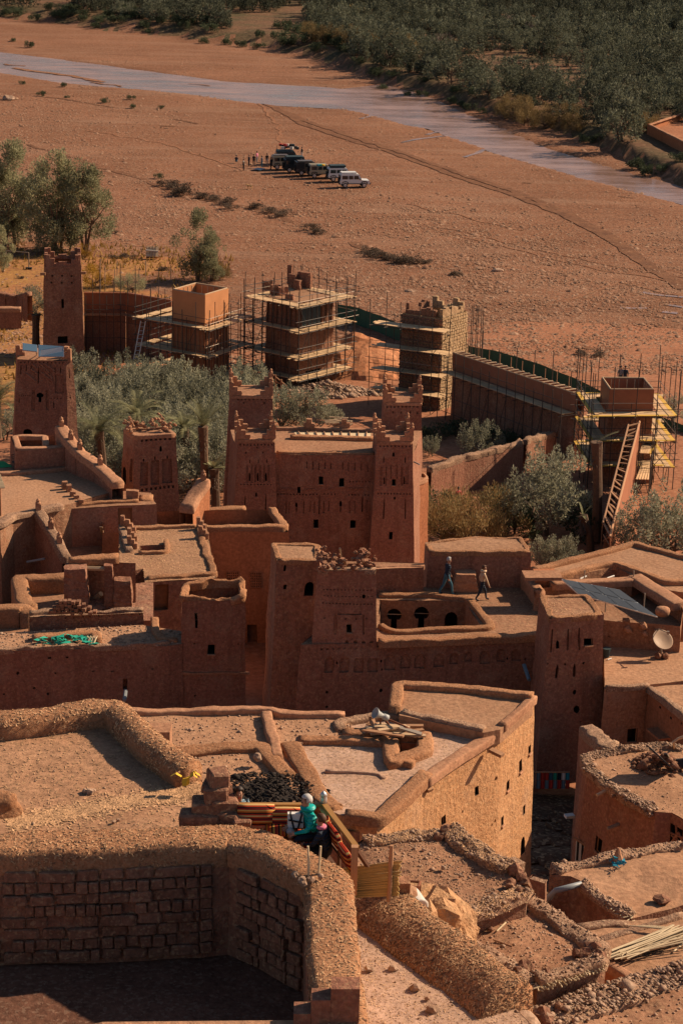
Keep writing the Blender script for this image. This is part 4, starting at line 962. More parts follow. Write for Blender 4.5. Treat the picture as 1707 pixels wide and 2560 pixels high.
# ---- long shaded facade, left
z = 16.6
lf = Building('long_house', 'long shaded house front at the left with a crumbling roof edge and a drain spout', 'house', poly(C, [(-120, 785), (770, 755), (830, 748), (830, 690), (650, 660), (-120, 705)], z), 11, .03, 'mud_wall', 'roof_mud', ops=[
 (C, [(75, 870, 90, 888), (220, 806, 238, 818), (300, 803, 316, 812), (150, 940, 162, 952), (212, 965, 226, 980), (18, 970, 28, 980), (250, 876, 262, 884), (418, 868, 436, 874), (505, 868, 525, 874), (690, 858, 706, 864)], .2, 'round', None),
 (C, [(560, 905, 580, 955)], .35, 'rect', None)], amp=.06)
lf.cap([P(C(-100, 780), z), P(C(120, 772), z), P(C(350, 765), z), P(C(600, 758), z), P(C(765, 748), z)], .3, .22, 'cap_pebble', amp=.14)
scatter_on(lf.roof, 900, .08, 'rubble_litter', 'rubble_stone', lf.t, stone=True)
rod('drain_spout', 'pvc_grey', lf.t, P(C(574, 960), 15.0), PY(C(568, 1005), P(C(574, 960), 15.0).y - .9), .09)
mb = MB(); c = P(C(300, 740), z + .05); rnd = random.Random(8)
for k in range(60):
 q = c + Vector((rnd.uniform(-1.3, 1.3), rnd.uniform(-.5, .5), rnd.uniform(0, .18))); mb.quad(*[q + Vector((rnd.uniform(-.35, .35), rnd.uniform(-.25, .25), rnd.uniform(-.04, .12))) for _ in range(4)])
mb.build_here('tarpaulin', 'tarp_green', 'torn green tarpaulin on the roof of the long shaded house', 'tarpaulin')
cb = thing('cane_bundle', 'short bundle of canes lying beside the torn green tarpaulin', 'canes', P(C(410, 735), z + .1))
for k in range(10): rod('cane', 'cane', cb, P(C(392 + 4 * k, 752), z + .1), P(C(400 + 5 * k, 710 + 3 * (k % 3)), z + .35), .02)
cap_mesh([P(C(150, 730), z), P(C(330, 716), z), P(C(440, 712), z), P(C(445, 745), z)], .5, .25).build('coping', 'cap_straw', lf.t, smooth=True)
lf.cap([P(C(705, 640), z), P(C(712, 700), z), P(C(740, 738), z), P(C(810, 738), z)], .45, .3, 'cap_straw')

# ---- square tower with a ragged rim and one window
z = 18.6
sq = Building('watchtower', 'square shaded tower with a ragged hollow rim and one dark window', 'tower', poly(C, [(830, 556), (1116, 546), (1102, 462), (842, 482)], z), 11.5, .02, 'mud_wall', 'roof_red', roof_dz=-.9, amp=.07, ops=[
 (C, [(946, 748, 982, 798)], 1.0), (C, [(890, 608, 902, 672)], .5, 'rect'), (C, [(880, 742, 888, 752), (1084, 745, 1092, 754), (885, 980, 895, 990)], .2, 'round', None)])
sq.cap([P(C(838, 548), z - .1), P(C(960, 560), z - .35), P(C(1040, 556), z - .15), P(C(1108, 536), z + .1), P(C(1098, 468), z + .15), P(C(960, 478), z), P(C(850, 488), z)], .36, .3, 'cap_straw', True, .2)
mb = MB()
for i in range(24):
 w_ = [q for q in sq.walls if q.hit(C(960, 880)) and 0 < q.hit(C(960, 880))[0] < 1]
 if w_:
  h = w_[0].hit(C(832 + 12.6 * i, 880)); p = w_[0].pt(h[0], h[1], -.02); mb.box(p, (.26, .12, .1))
mb.build('ledge', 'cap_smooth', sq.t)

# ---- central house with the arcaded courtyard
z = 18.3
hole = poly(D, [(185, 690), (250, 692), (650, 672), (575, 556), (185, 545)], z)
ch = Building('courtyard_house', 'central house with a row of blind arches along its shaded front and an open courtyard', 'house', poly(D, [(-175, 752), (925, 722), (915, 575), (790, 440), (600, 470), (385, 490), (150, 495)], z), 11, .03, 'mud_wall', 'roof_red', amp=.05, holes=[hole], ops=[
 (RR, [(582, 1030, 660, 1165), (706, 1025, 795, 1165), (828, 1022, 916, 1165), (946, 1022, 1038, 1160), (1090, 1010, 1190, 1145), (1222, 1005, 1318, 1130), (1346, 1000, 1446, 1128)], .1, 'arch', None),
 (D, [(430, 790, 480, 850), (500, 790, 545, 840), (570, 785, 610, 830), (640, 780, 690, 840), (715, 770, 755, 830), (780, 770, 830, 825)], .1, 'arch', None),
 (RR, [(1055, 1050, 1072, 1078), (676, 1070, 692, 1098), (1060, 1125, 1072, 1150), (595, 1315, 620, 1338), (588, 1440, 614, 1462), (1048, 1296, 1076, 1330)], .5, 'round', 'window'),
 (D, [(842, 810, 852, 822), (760, 808, 768, 820)], .3, 'round', None),
 (RR, holes_row(560, 1040, 970, 11, 20, 16, 940), .1, 'rect', None)])
ch.cap([P(D(180, 745), z), P(D(450, 735), z), P(D(700, 725), z), P(D(915, 715), z)], .55, .3, 'cap_straw', amp=.08)
ch.cap([P(D(190, 672), z), P(D(240, 700), z), P(D(460, 692), z), P(D(695, 680), z), P(D(640, 605), z), P(D(585, 548), z), P(D(420, 532), z), P(D(185, 530), z)], .5, .28, 'cap_straw', amp=.05)
cap_mesh([P(D(795, 432), z), P(D(860, 500), z), P(D(912, 572), z)], .5, .75, amp=.05).build('coping', 'cap_smooth', ch.t, smooth=True)
scatter_on(ch.roof, 2500, .06, 'straw_litter', 'straw', ch.t)
ct = Building('inner_courtyard', 'sunken courtyard with horseshoe arches round its shaded gallery wall', 'courtyard', hole, 14.6, 0, 'mud_wall_tan', 'roof_red', inward=True, roof_dz=-3.6, ops=[
 (D, [(215, 582, 285, 686), (338, 575, 410, 688)], .8, 'key', 'arch_opening'), (D, [(478, 604, 542, 686)], .8, 'arch', 'arch_opening')])
for x in (200, 322, 435, 560):
 a = P(D(x, 545), z - .1); rod('pilaster', 'mud_wall', ct.t, a + Vector((0, -.1, -3)), a + Vector((0, -.1, 0)), .16)
for (x0, x1, y) in ((215, 285, 612), (338, 410, 608)):
 p = PY(D((x0 + x1) / 2, y), P(D(x0, 548), z).y + .15); rod('tie_bar', 'wood_pale', ct.t, p + Vector((-.5, 0, 0)), p + Vector((.5, 0, 0)), .02)
bw = Building('parapet_wall', 'plain shaded back wall of the walkers\u2019 roof', 'wall', poly(D, [(140, 408), (388, 398), (388, 385), (140, 392)], 19.5), 17.9, .02, 'mud_wall', 'cap_smooth'); bw.cap([P(D(150, 400), 19.45), P(D(388, 392), 19.45)], .4, .15, 'cap_smooth', amp=.03)
cu = Building('roof_house', 'cube-shaped rooftop room with a straw-edged roof behind the two walkers', 'house', poly(D, [(410, 328), (872, 328), (832, 264), (620, 258), (392, 286)], 20.05), 17.0, .04, 'mud_wall', 'roof_mud', ops=[(D, [(830, 425, 848, 460)], .4)], amp=.06)
cu.edge_cap([0, 1, 2, 3, 4, 5], .3, .14, 'cap_straw', amp=.06)
mb = MB();
for k in range(5): q = P(D(572, 512), z); mb.rbox(q + Vector((0, .35, .1 + .17 * k)), (1.25 - .08 * k, .8, .2), .05)
mb.build('bench_block', 'cap_smooth', ch.t)
# front tower of that house, with a ruined crown
z = 21.6
rt = Building('watchtower', 'shaded tower with patterned face and ruined crown beside the arcaded courtyard', 'tower', poly(RR, [(520, 300), (1022, 296), (1010, 230), (560, 235)], z), 17.6, .035, 'mud_wall', 'cap_pebble', amp=.05, roof_dz=-.2, ops=[
 (RR, [(765, 748, 815, 830)], 1.4, 'rect', 'window', 'mud_orange'), (RR, [(905, 492, 935, 530)], .4, 'round'),
 (RR, [(664, 665, 690, 840), (905, 665, 920, 840), (700, 655, 900, 668)], .05, 'rect', None),
 (RR, holes_row(580, 980, 460, 14, 12, 10) + holes_row(585, 985, 515, 14, 12, 10) + holes_row(575, 985, 577, 15, 14, 12) + holes_row(590, 940, 700, 5, 14, 12), .07, 'rect', None),
 (RR, holes_row(770, 980, 905, 4, 36, 34), .1, 'point', None)])
rt.cap([P(RR(525, 290), z), P(RR(760, 285), z), P(RR(1015, 290), z)], .4, .14, 'cap_pebble', amp=.05)
for k, (x, y, s) in enumerate(((560, 270, .35), (600, 250, .3), (640, 262, .35), (580, 190, .4), (640, 180, .35), (700, 200, .35), (740, 225, .3), (760, 262, .25), (850, 190, .45), (880, 160, .45), (920, 150, .4), (945, 130, .3), (940, 200, .45), (985, 230, .3), (860, 250, .35), (545, 130, .4), (545, 180, .4), (1010, 180, .22))):
 lump(rt.t, P(RR(x, y + 30), z + .1), s, k, 'mud_rough')
rod('post', 'wood_pale', rt.t, P(RR(722, 170), z), P(RR(714, 105), z + .9), .05); rod('post', 'wood', rt.t, P(RR(765, 265), z), P(RR(755, 205), z + .5), .06)
rod('drain_spout', 'cane', rt.t, P(RR(912, 530), 20.1), PY(RR(927, 598), P(RR(912, 530), 20.1).y - .6), .035)
lt2 = Building('watchtower', 'weathered block tower with a lit flat top and eroded left side above the dark alley', 'tower', poly(RR, [(178, 206), (540, 212), (548, 72), (128, 60)], 21.4), 11, .03, 'mud_rough', 'roof_mud', amp=.1, ops=[
 (RR, [(404, 384, 492, 512)], 1.2, 'arch', 'doorway'), (RR, [(236, 240, 260, 296)], .5, 'point'), (RR, [(236, 405, 262, 450)], .5)])
lt2.edge_cap([0, 1, 2, 3, 4], .35, .14, 'cap_straw', amp=.07)
mud_wall_run('garden_wall', 'short steep wall with a pebbly cap and one upright post-like finial beside the dark alley', [P(RR(345, 330), 20.2), P(RR(372, 430), 19.6), P(RR(400, 560), 18.9), P(RR(440, 720), 18.2)], .7, 11, 'cap_pebble', knobs=((.03, .9),))

# ---- tall tower at right
z = 20.6
tr_ = Building('watchtower', 'tall shaded tower at right with a sunlit flat top and two long slits', 'tower', poly(Q, [(342, 804), (834, 757), (692, 582), (252, 592)], z), 13, .035, 'mud_wall', 'roof_red', amp=.07, ops=[
 (Q, [(660, 972, 740, 1044)], 1.2), (Q, [(398, 985, 428, 1060)], .5, 'point'), (Q, [(388, 1208, 414, 1350), (552, 1200, 578, 1340)], .35, 'point', None),
 (Q, [(555, 1460, 588, 1508), (562, 1595, 620, 1668)], .7, 'round'), (Q, [(308, 1198, 324, 1216), (470, 1200, 492, 1222), (636, 1195, 662, 1218), (618, 1735, 634, 1748)], .3, 'round', None),
 (Q, [(505, 890, 520, 1080), (610, 880, 624, 1080), (350, 890, 362, 1100)], .07, 'rect', None)])
tr_.edge_cap([0, 1, 2, 3, 4], .35, .14, 'cap_straw', amp=.07)
scatter_on(tr_.roof, 600, .07, 'straw_litter', 'straw', tr_.t)
rod('drain_spout', 'pvc_blue', ch.t, P(D(842, 842), 17.2), PY(D(866, 912), P(D(842, 842), 17.2).y - .8), .09)

# ---- right-hand roofs
z = 17.5
fr1 = Building('flat_roofed_house', 'wide flat mud roof with low parapets at the far right edge of the town', 'house', poly(Q, [(640, 245), (1110, 118), (1568, 235), (1900, 320), (1900, 600), (1330, 520), (940, 320), (340, 450), (190, 350)], z), 9, .03, 'mud_wall_tan', 'roof_mud')
fr1.cap([P(Q(190, 365), z), P(Q(640, 245), z), P(Q(1110, 125), z), P(Q(1500, 225), z), P(Q(1900, 330), z)], .5, .3, 'cap_straw')
fr1.cap([P(Q(345, 440), z), P(Q(800, 325), z), P(Q(950, 310), z), P(Q(1250, 420), z), P(Q(1400, 480), z), P(Q(1900, 470), z)], .5, .35, 'cap_straw')
z = 19.0
so1 = Building('flat_roofed_house', 'house whose roof holds the big solar array inside smooth orange parapets', 'house', poly(Q, [(845, 810), (1548, 870), (1560, 700), (1180, 425), (1100, 470), (345, 505), (200, 520), (200, 590), (600, 620)], z), 14, .02, 'mud_wall_tan', 'roof_red', roof_dz=-.7, ops=[(Q, [(880, 950, 900, 965)], .1, 'round', None)])
so1.cap([P(Q(350, 492), z), P(Q(800, 470), z), P(Q(1120, 455), z)], .7, .3, 'cap_smooth', amp=.02); so1.cap([P(Q(1120, 430), z), P(Q(1330, 560), z), P(Q(1540, 690), z)], 1.0, .35, 'cap_smooth', amp=.02)
for k, (x, y, r) in enumerate(((1200, 858, .2), (1355, 832, .13), (1215, 935, .15), (1320, 912, .12), (1060, 890, .2))):
 w_ = [q for q in so1.walls if q.hit(Q(x, y)) and 0 < q.hit(Q(x, y))[0] < 1 and 0 < q.hit(Q(x, y))[1] < 1]
 if w_: h = w_[0].hit(Q(x, y)); MB().blob(w_[0].pt(h[0], h[1], -.06), r, 1, .2).build('beam_end', 'cap_smooth', so1.t)
mb = MB(); p0 = P(Q(1030, 1050), 17.8)
for k in range(4): mb.box(p0 + Vector((0, .1, .2 + .3 * k)), (.8 - .17 * k, .4, .3))
mb.build('buttress', 'mud_wall_tan', so1.t)
MB().lathe(P(Q(1375, 760), 18.9), [(.3, 0), (.34, .2), (.3, .32), (.1, .36)], 10).build('parapet_knob', 'cap_smooth', so1.t, smooth=True)
ch_ = thing('chimney', 'stout mud chimney with a flat cap beside the solar array', 'chimney', P(Q(285, 560), 17.8)); mb = MB(); mb.box(P(Q(290, 540), 18.5), (1.0, .8, 1.9), .1); mb.build('shaft', 'mud_orange', ch_); mb = MB(); mb.box(P(Q(270, 400), 19.7), (1.7, 1.0, .15), .1); mb.build('cap_slab', 'cap_smooth', ch_)
sp_ = panel('solar_panel', 'large tilted solar array of dark panels on the right-hand roofs', [P(Q(610, 572), 20.3), P(Q(1335, 780), 19.4), P(Q(985, 530), 19.7), P(Q(452, 430), 20.6)], 'solar_cell', 4, 2)
for (x, y) in ((850, 735), (1200, 770), (1100, 560), (650, 560)):
 p = P(Q(x, y), 18.4); rod('post', 'rail_steel', sp_, p, p + Vector((0, 0, 1.1)), .03)
z = 17.8
dr = Building('flat_roofed_house', 'sunlit flat roof carrying a satellite dish, its shaded front facing a small court', 'house', poly(Q, [(845, 1440), (1240, 1405), (1900, 1330), (1900, 1000), (840, 1035)], z), 13, .01, 'mud_wall_tan', 'roof_mud', ops=[(Q, [(1055, 1800, 1145, 1930)], .5, 'rect', 'window')])
dr.cap([P(Q(850, 1430), z), P(Q(1060, 1425), z), P(Q(1245, 1400), z)], .3, .14, 'cap_pebble')
z = 17.7
oh = Building('flat_roofed_house', 'house with a bright orange side wall, canopy and door facing the small court', 'house', poly(Q, [(1245, 1440), (1250, 1412), (1900, 1390), (1900, 1900), (1568, 1690)], z), 13, .01, 'mud_orange', 'roof_mud', ops=[(Q, [(1362, 1850, 1430, 1985)], .5, 'rect', 'door', 'door_wood'), (Q, [(1340, 1598, 1358, 1625), (1440, 1690, 1460, 1718), (1538, 1745, 1552, 1768)], .3, 'round')])
oh.cap([P(Q(1250, 1432), z), P(Q(1400, 1545), z), P(Q(1570, 1690), z), P(Q(1900, 1890), z)], .4, .22, 'cap_pebble', amp=.08)
h = [w_ for w_ in oh.walls if w_.hit(Q(1380, 1840)) and 0 < w_.hit(Q(1380, 1840))[0] < 1]
if h:
 a, b_ = h[0].hit(Q(1330, 1800)), h[0].hit(Q(1450, 1895)); board('canopy', 'mud_orange', oh.t, h[0].pt(a[0], a[1], -.25), h[0].pt(b_[0], b_[1], -.25), .55, .1)
gw = mud_wall_run('garden_wall', 'ragged stone-topped wall stub below the tall right tower', [P(W4(330, 140), 20.4), P(W4(480, 280), 20.8), P(W4(620, 410), 21.2), P(W4(740, 410), 21.2)], .6, 13, 'cap_pebble', amp=.15)

# unseen block added behind the block tower to throw shade into the alley
Building('flat_roofed_house', 'unseen block added behind the weathered block tower to shade the alley', 'house', [Vector((-2.8, 101, 11)), Vector((8, 101, 11)), Vector((8, 120, 11)), Vector((-2.8, 120, 11))], 5, .02, 'mud_wall', 'roof_red')

mud_wall_run('garden_wall', 'unseen wall added behind the ragged wall stub to shade the alley', [Vector((10.5, 84.3, 15.6)), Vector((10.5, 78, 17.0)), Vector((10.6, 73.5, 17.6))], .5, 11, 'cap_pebble')  # hidden wall added so that the alley floor falls in shade
# ================================================================== plants
def leaf_cloud(clumps, n, size, rs, up=.35, asp=.38, shell=.55):
 """n small rhombic leaves spread through clumps (centre, radii)"""
 c = np.array([k[0] for k in clumps], float); r = np.array([k[1] for k in clumps], float)
 w_ = r.prod(1) ** .67; t = rs.choice(len(c), n, p=w_ / w_.sum())
 d = rs.randn(n, 3); d /= np.linalg.norm(d, axis=1, keepdims=True); rad = shell + (1 - shell) * rs.rand(n, 1) ** .6
 p = c[t] + d * r[t] * rad
 ax = d + rs.randn(n, 3) * .6 + np.array([0, 0, up * 2]); ax /= np.linalg.norm(ax, axis=1, keepdims=True)
 s_ = np.cross(ax, rs.randn(n, 3)); s_ /= np.linalg.norm(s_, axis=1, keepdims=True) + 1e-9
 L_ = size * (.6 + .8 * rs.rand(n, 1)); W_ = L_ * asp
 v = np.stack([p - ax * L_ * .5, p + s_ * W_ * .5, p + ax * L_ * .5, p - s_ * W_ * .5], 1).reshape(-1, 3)
 return v, np.arange(4 * n).reshape(-1, 4)
def limb_mesh(rs, h, spread, n, r0, lean=.15, stems=1):
 mb = MB()
 for s_ in range(stems):
  b = Vector((rs.uniform(-.2, .2), rs.uniform(-.2, .2), -.25)) * (1 if stems == 1 else 2); a = rs.rand() * 6.28
  top = b + Vector((math.cos(a) * lean * h, math.sin(a) * lean * h, h * .5)); mid = b.lerp(top, .5) + Vector((rs.uniform(-.1, .1), rs.uniform(-.1, .1), 0))
  mb.tube([b, mid, top], [r0, r0 * .75, r0 * .55], 6)
  for k in range(n):
   a2 = a + k * 6.28 / n + rs.uniform(-.4, .4); st = mid.lerp(top, rs.uniform(.3, 1)); e = st + Vector((math.cos(a2) * spread * .6, math.sin(a2) * spread * .6, h * rs.uniform(.2, .42)))
   m_ = st.lerp(e, .5) + Vector((0, 0, -.1 * h * .3)); mb.tube([st, m_, e], [r0 * .45, r0 * .3, r0 * .1], 5)
 return mb
def plant_proto(kind, seed):
 rs = np.random.RandomState(seed); cl = []
 if kind in ('olive', 'olive_far'):
  h, w_ = 4.6 * rs.uniform(.9, 1.1), 2.3
  for k in range(22):
   a = rs.rand() * 6.28; rr = w_ * rs.rand() ** .6; z = h * ((.32 if kind == 'olive' else .14) + (.5 if kind == 'olive' else .68) * rs.rand() * (1 - .4 * rr / w_))
   cl.append(((rr * math.cos(a), rr * math.sin(a), z), (.5 * rs.uniform(.7, 1.3), .5 * rs.uniform(.7, 1.3), .75 * rs.uniform(.7, 1.4))))
  for k in range(14):
   a = rs.rand() * 6.28; rr = w_ * .8 * rs.rand() ** .5; cl.append(((rr * math.cos(a), rr * math.sin(a), h * rs.uniform(.75, .98)), (.26, .26, .6)))
  n, size = (5200, .20) if kind == 'olive' else (2000, .33)
  v, f = leaf_cloud(cl, n, size, rs); mb = limb_mesh(rs, h * .75, w_, 6, .16, .1, 2); mat, bark = ('leaf_olive' if kind == 'olive' else 'leaf_far'), 'bark'
 elif kind == 'poplar':
  h, w_ = 8.5, 2.0
  for k in range(46):
   a = rs.rand() * 6.28; z = h * rs.uniform(.13, 1); rr = w_ * rs.rand() ** .5 * (1.15 - abs(z / h - .55)) * (1 if z < h * .8 else .5)
   cl.append(((rr * math.cos(a), rr * math.sin(a), z), (.6 * rs.uniform(.6, 1.2), .6 * rs.uniform(.6, 1.2), .85 * rs.uniform(.7, 1.3))))
  v, f = leaf_cloud(cl, 9500, .24, rs, up=.6, asp=.3, shell=.35); mb = limb_mesh(rs, h * .85, w_, 7, .13, .06, 3); mat, bark = 'leaf_poplar', 'bark'
 elif kind == 'tamarisk':
  h, w_ = 3.4, 2.2
  for k in range(30):
   a = rs.rand() * 6.28; rr = w_ * rs.rand() ** .5; z = h * (.18 + .72 * rs.rand() * (1 - .35 * rr / w_))
   cl.append(((rr * math.cos(a), rr * math.sin(a), z), (.5, .5, .7)))
  v, f = leaf_cloud(cl, 5200, .2, rs, up=.8, asp=.2, shell=.2); mb = limb_mesh(rs, h * .7, w_, 6, .09, .1, 4); mat, bark = 'leaf_tamarisk', 'bark'
 elif kind == 'bush':
  for k in range(12):
   a = rs.rand() * 6.28; rr = .9 * rs.rand() ** .5; cl.append(((rr * math.cos(a), rr * math.sin(a), .25 + .6 * rs.rand()), (.4, .4, .38)))
  v, f = leaf_cloud(cl, 1100, .17, rs, up=.5, shell=.3); mb = limb_mesh(rs, .8, .8, 5, .04, .1, 3); mat, bark = 'leaf_bush', 'bark'
 elif kind == 'bare':
  mb = MB(); h = 7.0
  def grow(p, d, L_, r_, lev):
   q = p + d * L_; mb.tube([p, p.lerp(q, .5) + Vector(rs.uniform(-.05, .05, 3)) * L_, q], [r_, r_ * .8, r_ * .6], 5)
   if lev == 0: return
   for k in range(3 if lev > 1 else 4):
    dd = (d + Vector(rs.uniform(-.75, .75, 3)) + Vector((0, 0, .25))).normalized(); grow(q, dd, L_ * rs.uniform(.6, .8), r_ * .55, lev - 1)
  grow(Vector((0, 0, -.2)), Vector((.05, 0, 1)), 2.4, .2, 4); v = f = None; mat, bark = None, 'bare_wood'
 return v, f, mb, mat, bark
PROTO = {}
def plant(kind, name, label, cat, loc, sc=1.0, rz=None, group=None, var=0, mat=None, sz=None):
 key = (kind, var % 4, mat)
 if key not in PROTO:
  v, f, mb, m_, bark = plant_proto(kind, 11 + 17 * (var % 4) + hash(kind) % 1 + len(kind)); m_ = mat or m_; cm = None
  if v is not None:
   o = np_mesh('crown', v, f, m_); cm = o.data; bpy.data.objects.remove(o)
  o = mb.build('trunk', bark); tm = o.data; bpy.data.objects.remove(o); PROTO[key] = (cm, tm)
 cm, tm = PROTO[key]; t = thing(name, label, cat, loc, group, random.uniform(0, 6.28) if rz is None else rz); t.scale = (sc, sc, sc * (sz or 1))
 bpy_o = bpy.data.objects.new('trunk', tm); COL.objects.link(bpy_o); bpy_o.parent = t
 if cm is not None:
  c = bpy.data.objects.new('crown', cm); COL.objects.link(c); c.parent = t
 return t
def gp(p, z=None):
 """ground point under a photo pixel"""
 zz = 3.0 if z is None else z
 for _ in range(12):
  q = P(p, zz); zz = ground_at(q.x, q.y)
 return Vector((q.x, q.y, zz))
def fill_pts(inside, bounds, d, n, seed):
 rs = np.random.RandomState(seed); out = []
 for _ in range(n):
  x, y = rs.uniform(bounds[0], bounds[1]), rs.uniform(bounds[2], bounds[3])
  if inside(x, y) and all((x - a) ** 2 + (y - b) ** 2 > d * d for a, b in out[-900:]): out.append((x, y))
 return out
# ---- groves beyond the river
def dens_far(x, y):
 yb = np.interp(x, BX, BY); lim = yb + (7 if x > 25 else 11)
 if y < lim or abs(x) > y * .165 + 6: return False
 if (x - 56) ** 2 / 12 ** 2 + (y - 352) ** 2 / 26 ** 2 < 1: return False
 q = noise.noise(Vector((x * .03, y * .012, 3)))
 return q > (-.32 if x > 10 else -.12)
pts = sorted(fill_pts(dens_far, (-115, 115, 330, 680), 5.2, 12000, 5), key=lambda p: p[1])
for k, (x, y) in enumerate(pts[:285]):
 random.seed(k); plant('olive_far', 'olive_tree', 'grey-green olive tree in the dense groves beyond the river', 'tree', (x, y, ground_at(x, y)), random.uniform(.85, 1.75), None, 'olive trees in the groves beyond the river', k, None, random.uniform(.65, 1.1))
if len(pts) > 285:
 V_, F_ = [], []; n0 = 0
 for k, (x, y) in enumerate(pts[285:]):
  me = PROTO[('olive_far', k % 4, None)][0]; co = np.empty(len(me.vertices) * 3); me.vertices.foreach_get('co', co); co = co.reshape(-1, 3)
  idx_ = np.empty(len(me.loops), dtype=np.int32); me.loops.foreach_get('vertex_index', idx_); a = random.random() * 6.28; s_ = random.uniform(1.0, 1.5)
  R_ = np.array([[math.cos(a), -math.sin(a), 0], [math.sin(a), math.cos(a), 0], [0, 0, 1]]) * s_
  V_.append(co @ R_.T + np.array([x, y, ground_at(x, y)])); F_.append(idx_.reshape(-1, 4) + n0); n0 += len(co)
 o = np_mesh('distant_grove', np.concatenate(V_), np.concatenate(F_), 'leaf_far'); o['kind'] = 'stuff'
rs = np.random.RandomState(41); k = 0
while k < 60:
 x = rs.uniform(-75, 25); y = np.interp(x, BX, BY) + rs.uniform(3, 34)
 if abs(x) > y * .165 + 3: continue
 plant('bush', 'river_bush', 'dark bush in the scrubby band above the upper left bank', 'bush', (x, y, ground_at(x, y)), rs.uniform(1.2, 2.3), None, 'dark bushes above the upper left bank', k); k += 1
# ---- shrubs and tamarisks along the far bank
def bank_pt(p):
 return gp(p, .5)
for k, (p, s) in enumerate([(I(30, 210), 1.5), (I(90, 230), 1.6), (I(150, 240), 1.5), (I(220, 245), 1.6), (I(290, 250), 1.4), (I(340, 290), 1.1), (I(-60, 200), 1.5), (I(-120, 185), 1.4)]):
 plant('tamarisk', 'tamarisk_bush', 'rust-green tamarisk in the clump at the upper middle of the far river bank', 'bush', bank_pt(p), s, None, 'tamarisks at the upper middle of the far bank', k)
for k, (p, s) in enumerate([(I(800, 500), 1.5), (I(860, 525), 1.6), (I(930, 540), 1.3), (I(1030, 555), 1.4), (I(1070, 570), 1.0), (I(1390, 600), 1.1), (I(760, 490), 1.2)]):
 plant('tamarisk', 'tamarisk_bush', 'orange-brown tamarisk between the groves and the sandy far bank at right', 'bush', bank_pt(p), s, None, 'orange-brown tamarisks on the right of the far bank', k)
for k, (p, s) in enumerate([(I(90, 325), 1.4), (I(180, 318), 1.2), (I(160, 355), 1.5), (I(200, 355), 1.1), (I(270, 305), 1.6), (I(320, 385), 1.1), (I(380, 390), 1.3), (I(430, 345), 1.8), (I(490, 320), 1.2), (I(580, 370), 2.0), (I(620, 350), 1.7), (I(520, 425), 1.3), (I(600, 455), 1.4), (I(1130, 600), 1.4), (I(1190, 605), 1.2), (I(1360, 715), 1.7), (I(1400, 740), 1.5), (I(1480, 745), 1.2), (I(650, 470), 1.0), (I(560, 440), 1.1), (I(1550, 740), 1.5)]):
 plant('bush', 'river_bush', 'low dark green bush on the far bank right of the river bend', 'bush', bank_pt(p), s, None, 'low bushes on the right part of the far bank', k)
for k, (p, s) in enumerate([(H(265, 95), 1.4), (H(380, 110), 1.5), (H(440, 132), 1.4), (H(515, 128), 1.6), (H(560, 130), 1.6), (H(680, 115), 1.1), (H(840, 158), 1.5), (H(930, 160), 1.3), (H(1040, 165), 1.5), (H(1100, 175), 1.4), (H(1180, 185), 1.3), (H(1180, 160), 1.6), (H(30, 40), 2.2), (H(90, 45), 2.0), (H(160, 60), 1.6), (H(230, 45), 1.8), (H(1300, 190), 1.7), (H(1400, 190), 2.2), (H(1480, 200), 2.2), (H(1540, 215), 2.2), (H(1380, 140), 2.0), (H(1450, 150), 2.0)]):
 plant('bush', 'river_bush', 'dark bush at the foot of the far bank on the upper left', 'bush', bank_pt(p), s, None, 'dark bushes along the upper left bank', k)
for k, (p, s) in enumerate([(H(130, 215), 1.3), (H(60, 190), .8), (H(190, 440), .9), (H(290, 395), .8), (H(310, 450), .6), (H(480, 470), .9), (H(600, 455), .8), (H(605, 492), .7), (H(100, 385), .7), (H(735, 495), .6), (H(725, 815), .7)]):
 plant('bush', 'desert_shrub', 'lone small shrub growing in the stony river bed at upper left', 'bush', gp(p, 0), s, None, 'lone shrubs in the river bed', k, 'leaf_bush')
for k, (p, s) in enumerate([(H(820, 885), 1.7), (H(770, 850), 1.1), (H(800, 860), .9), (H(930, 905), 1.0), (H(980, 915), .9), (H(1030, 930), 1.1), (H(1050, 955), .9), (H(1170, 950), .9), (H(1230, 970), .9), (H(1290, 985), 1.0), (H(1420, 1050), .9), (H(1450, 1065), .8),
  (B(130, 60), 1.0), (B(150, 75), 1.0), (B(200, 88), .9), (B(240, 92), .9), (B(300, 105), 1.2), (B(330, 105), 1.0), (B(395, 108), .6), (B(530, 165), .7), (B(1110, 525), .6), (B(1180, 530), .6)]):
 plant('bush', 'dead_brush', 'dry grey-brown brush caught on the eroded edge across the gravel', 'brush', gp(p, 0), s * 1.35, None, 'dry brush along the eroded gravel edge', k, 'leaf_dry', .6)
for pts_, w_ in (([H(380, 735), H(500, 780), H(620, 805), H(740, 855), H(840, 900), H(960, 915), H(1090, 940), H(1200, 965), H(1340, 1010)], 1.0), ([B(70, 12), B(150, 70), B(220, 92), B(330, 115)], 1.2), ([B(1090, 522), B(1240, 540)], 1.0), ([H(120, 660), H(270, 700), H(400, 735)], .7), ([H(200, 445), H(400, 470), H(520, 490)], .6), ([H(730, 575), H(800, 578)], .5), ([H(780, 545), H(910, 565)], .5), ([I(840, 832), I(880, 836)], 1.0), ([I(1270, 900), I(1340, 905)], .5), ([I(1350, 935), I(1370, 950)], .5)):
 ribbon('edge_shade', pts_, w_, 0, 'track_dark', wig=.8, dz=.05)  # flat dark strip painted for the shaded face of the cut gravel edge
plant('bare', 'bare_tree', 'pale leafless tree standing among the dark bushes beyond the river', 'tree', gp(I(470, 285), 1.5), .95)
for k, (p, s) in enumerate([(I(770, 150), .7), (I(860, 190), .75), (I(640, 30), .8), (I(310, 30), .8)]):
 plant('bare', 'bare_tree', 'small bare grey tree poking above the olive groves', 'tree', gp(p, 1.5), s, None, 'bare trees among the groves', k)
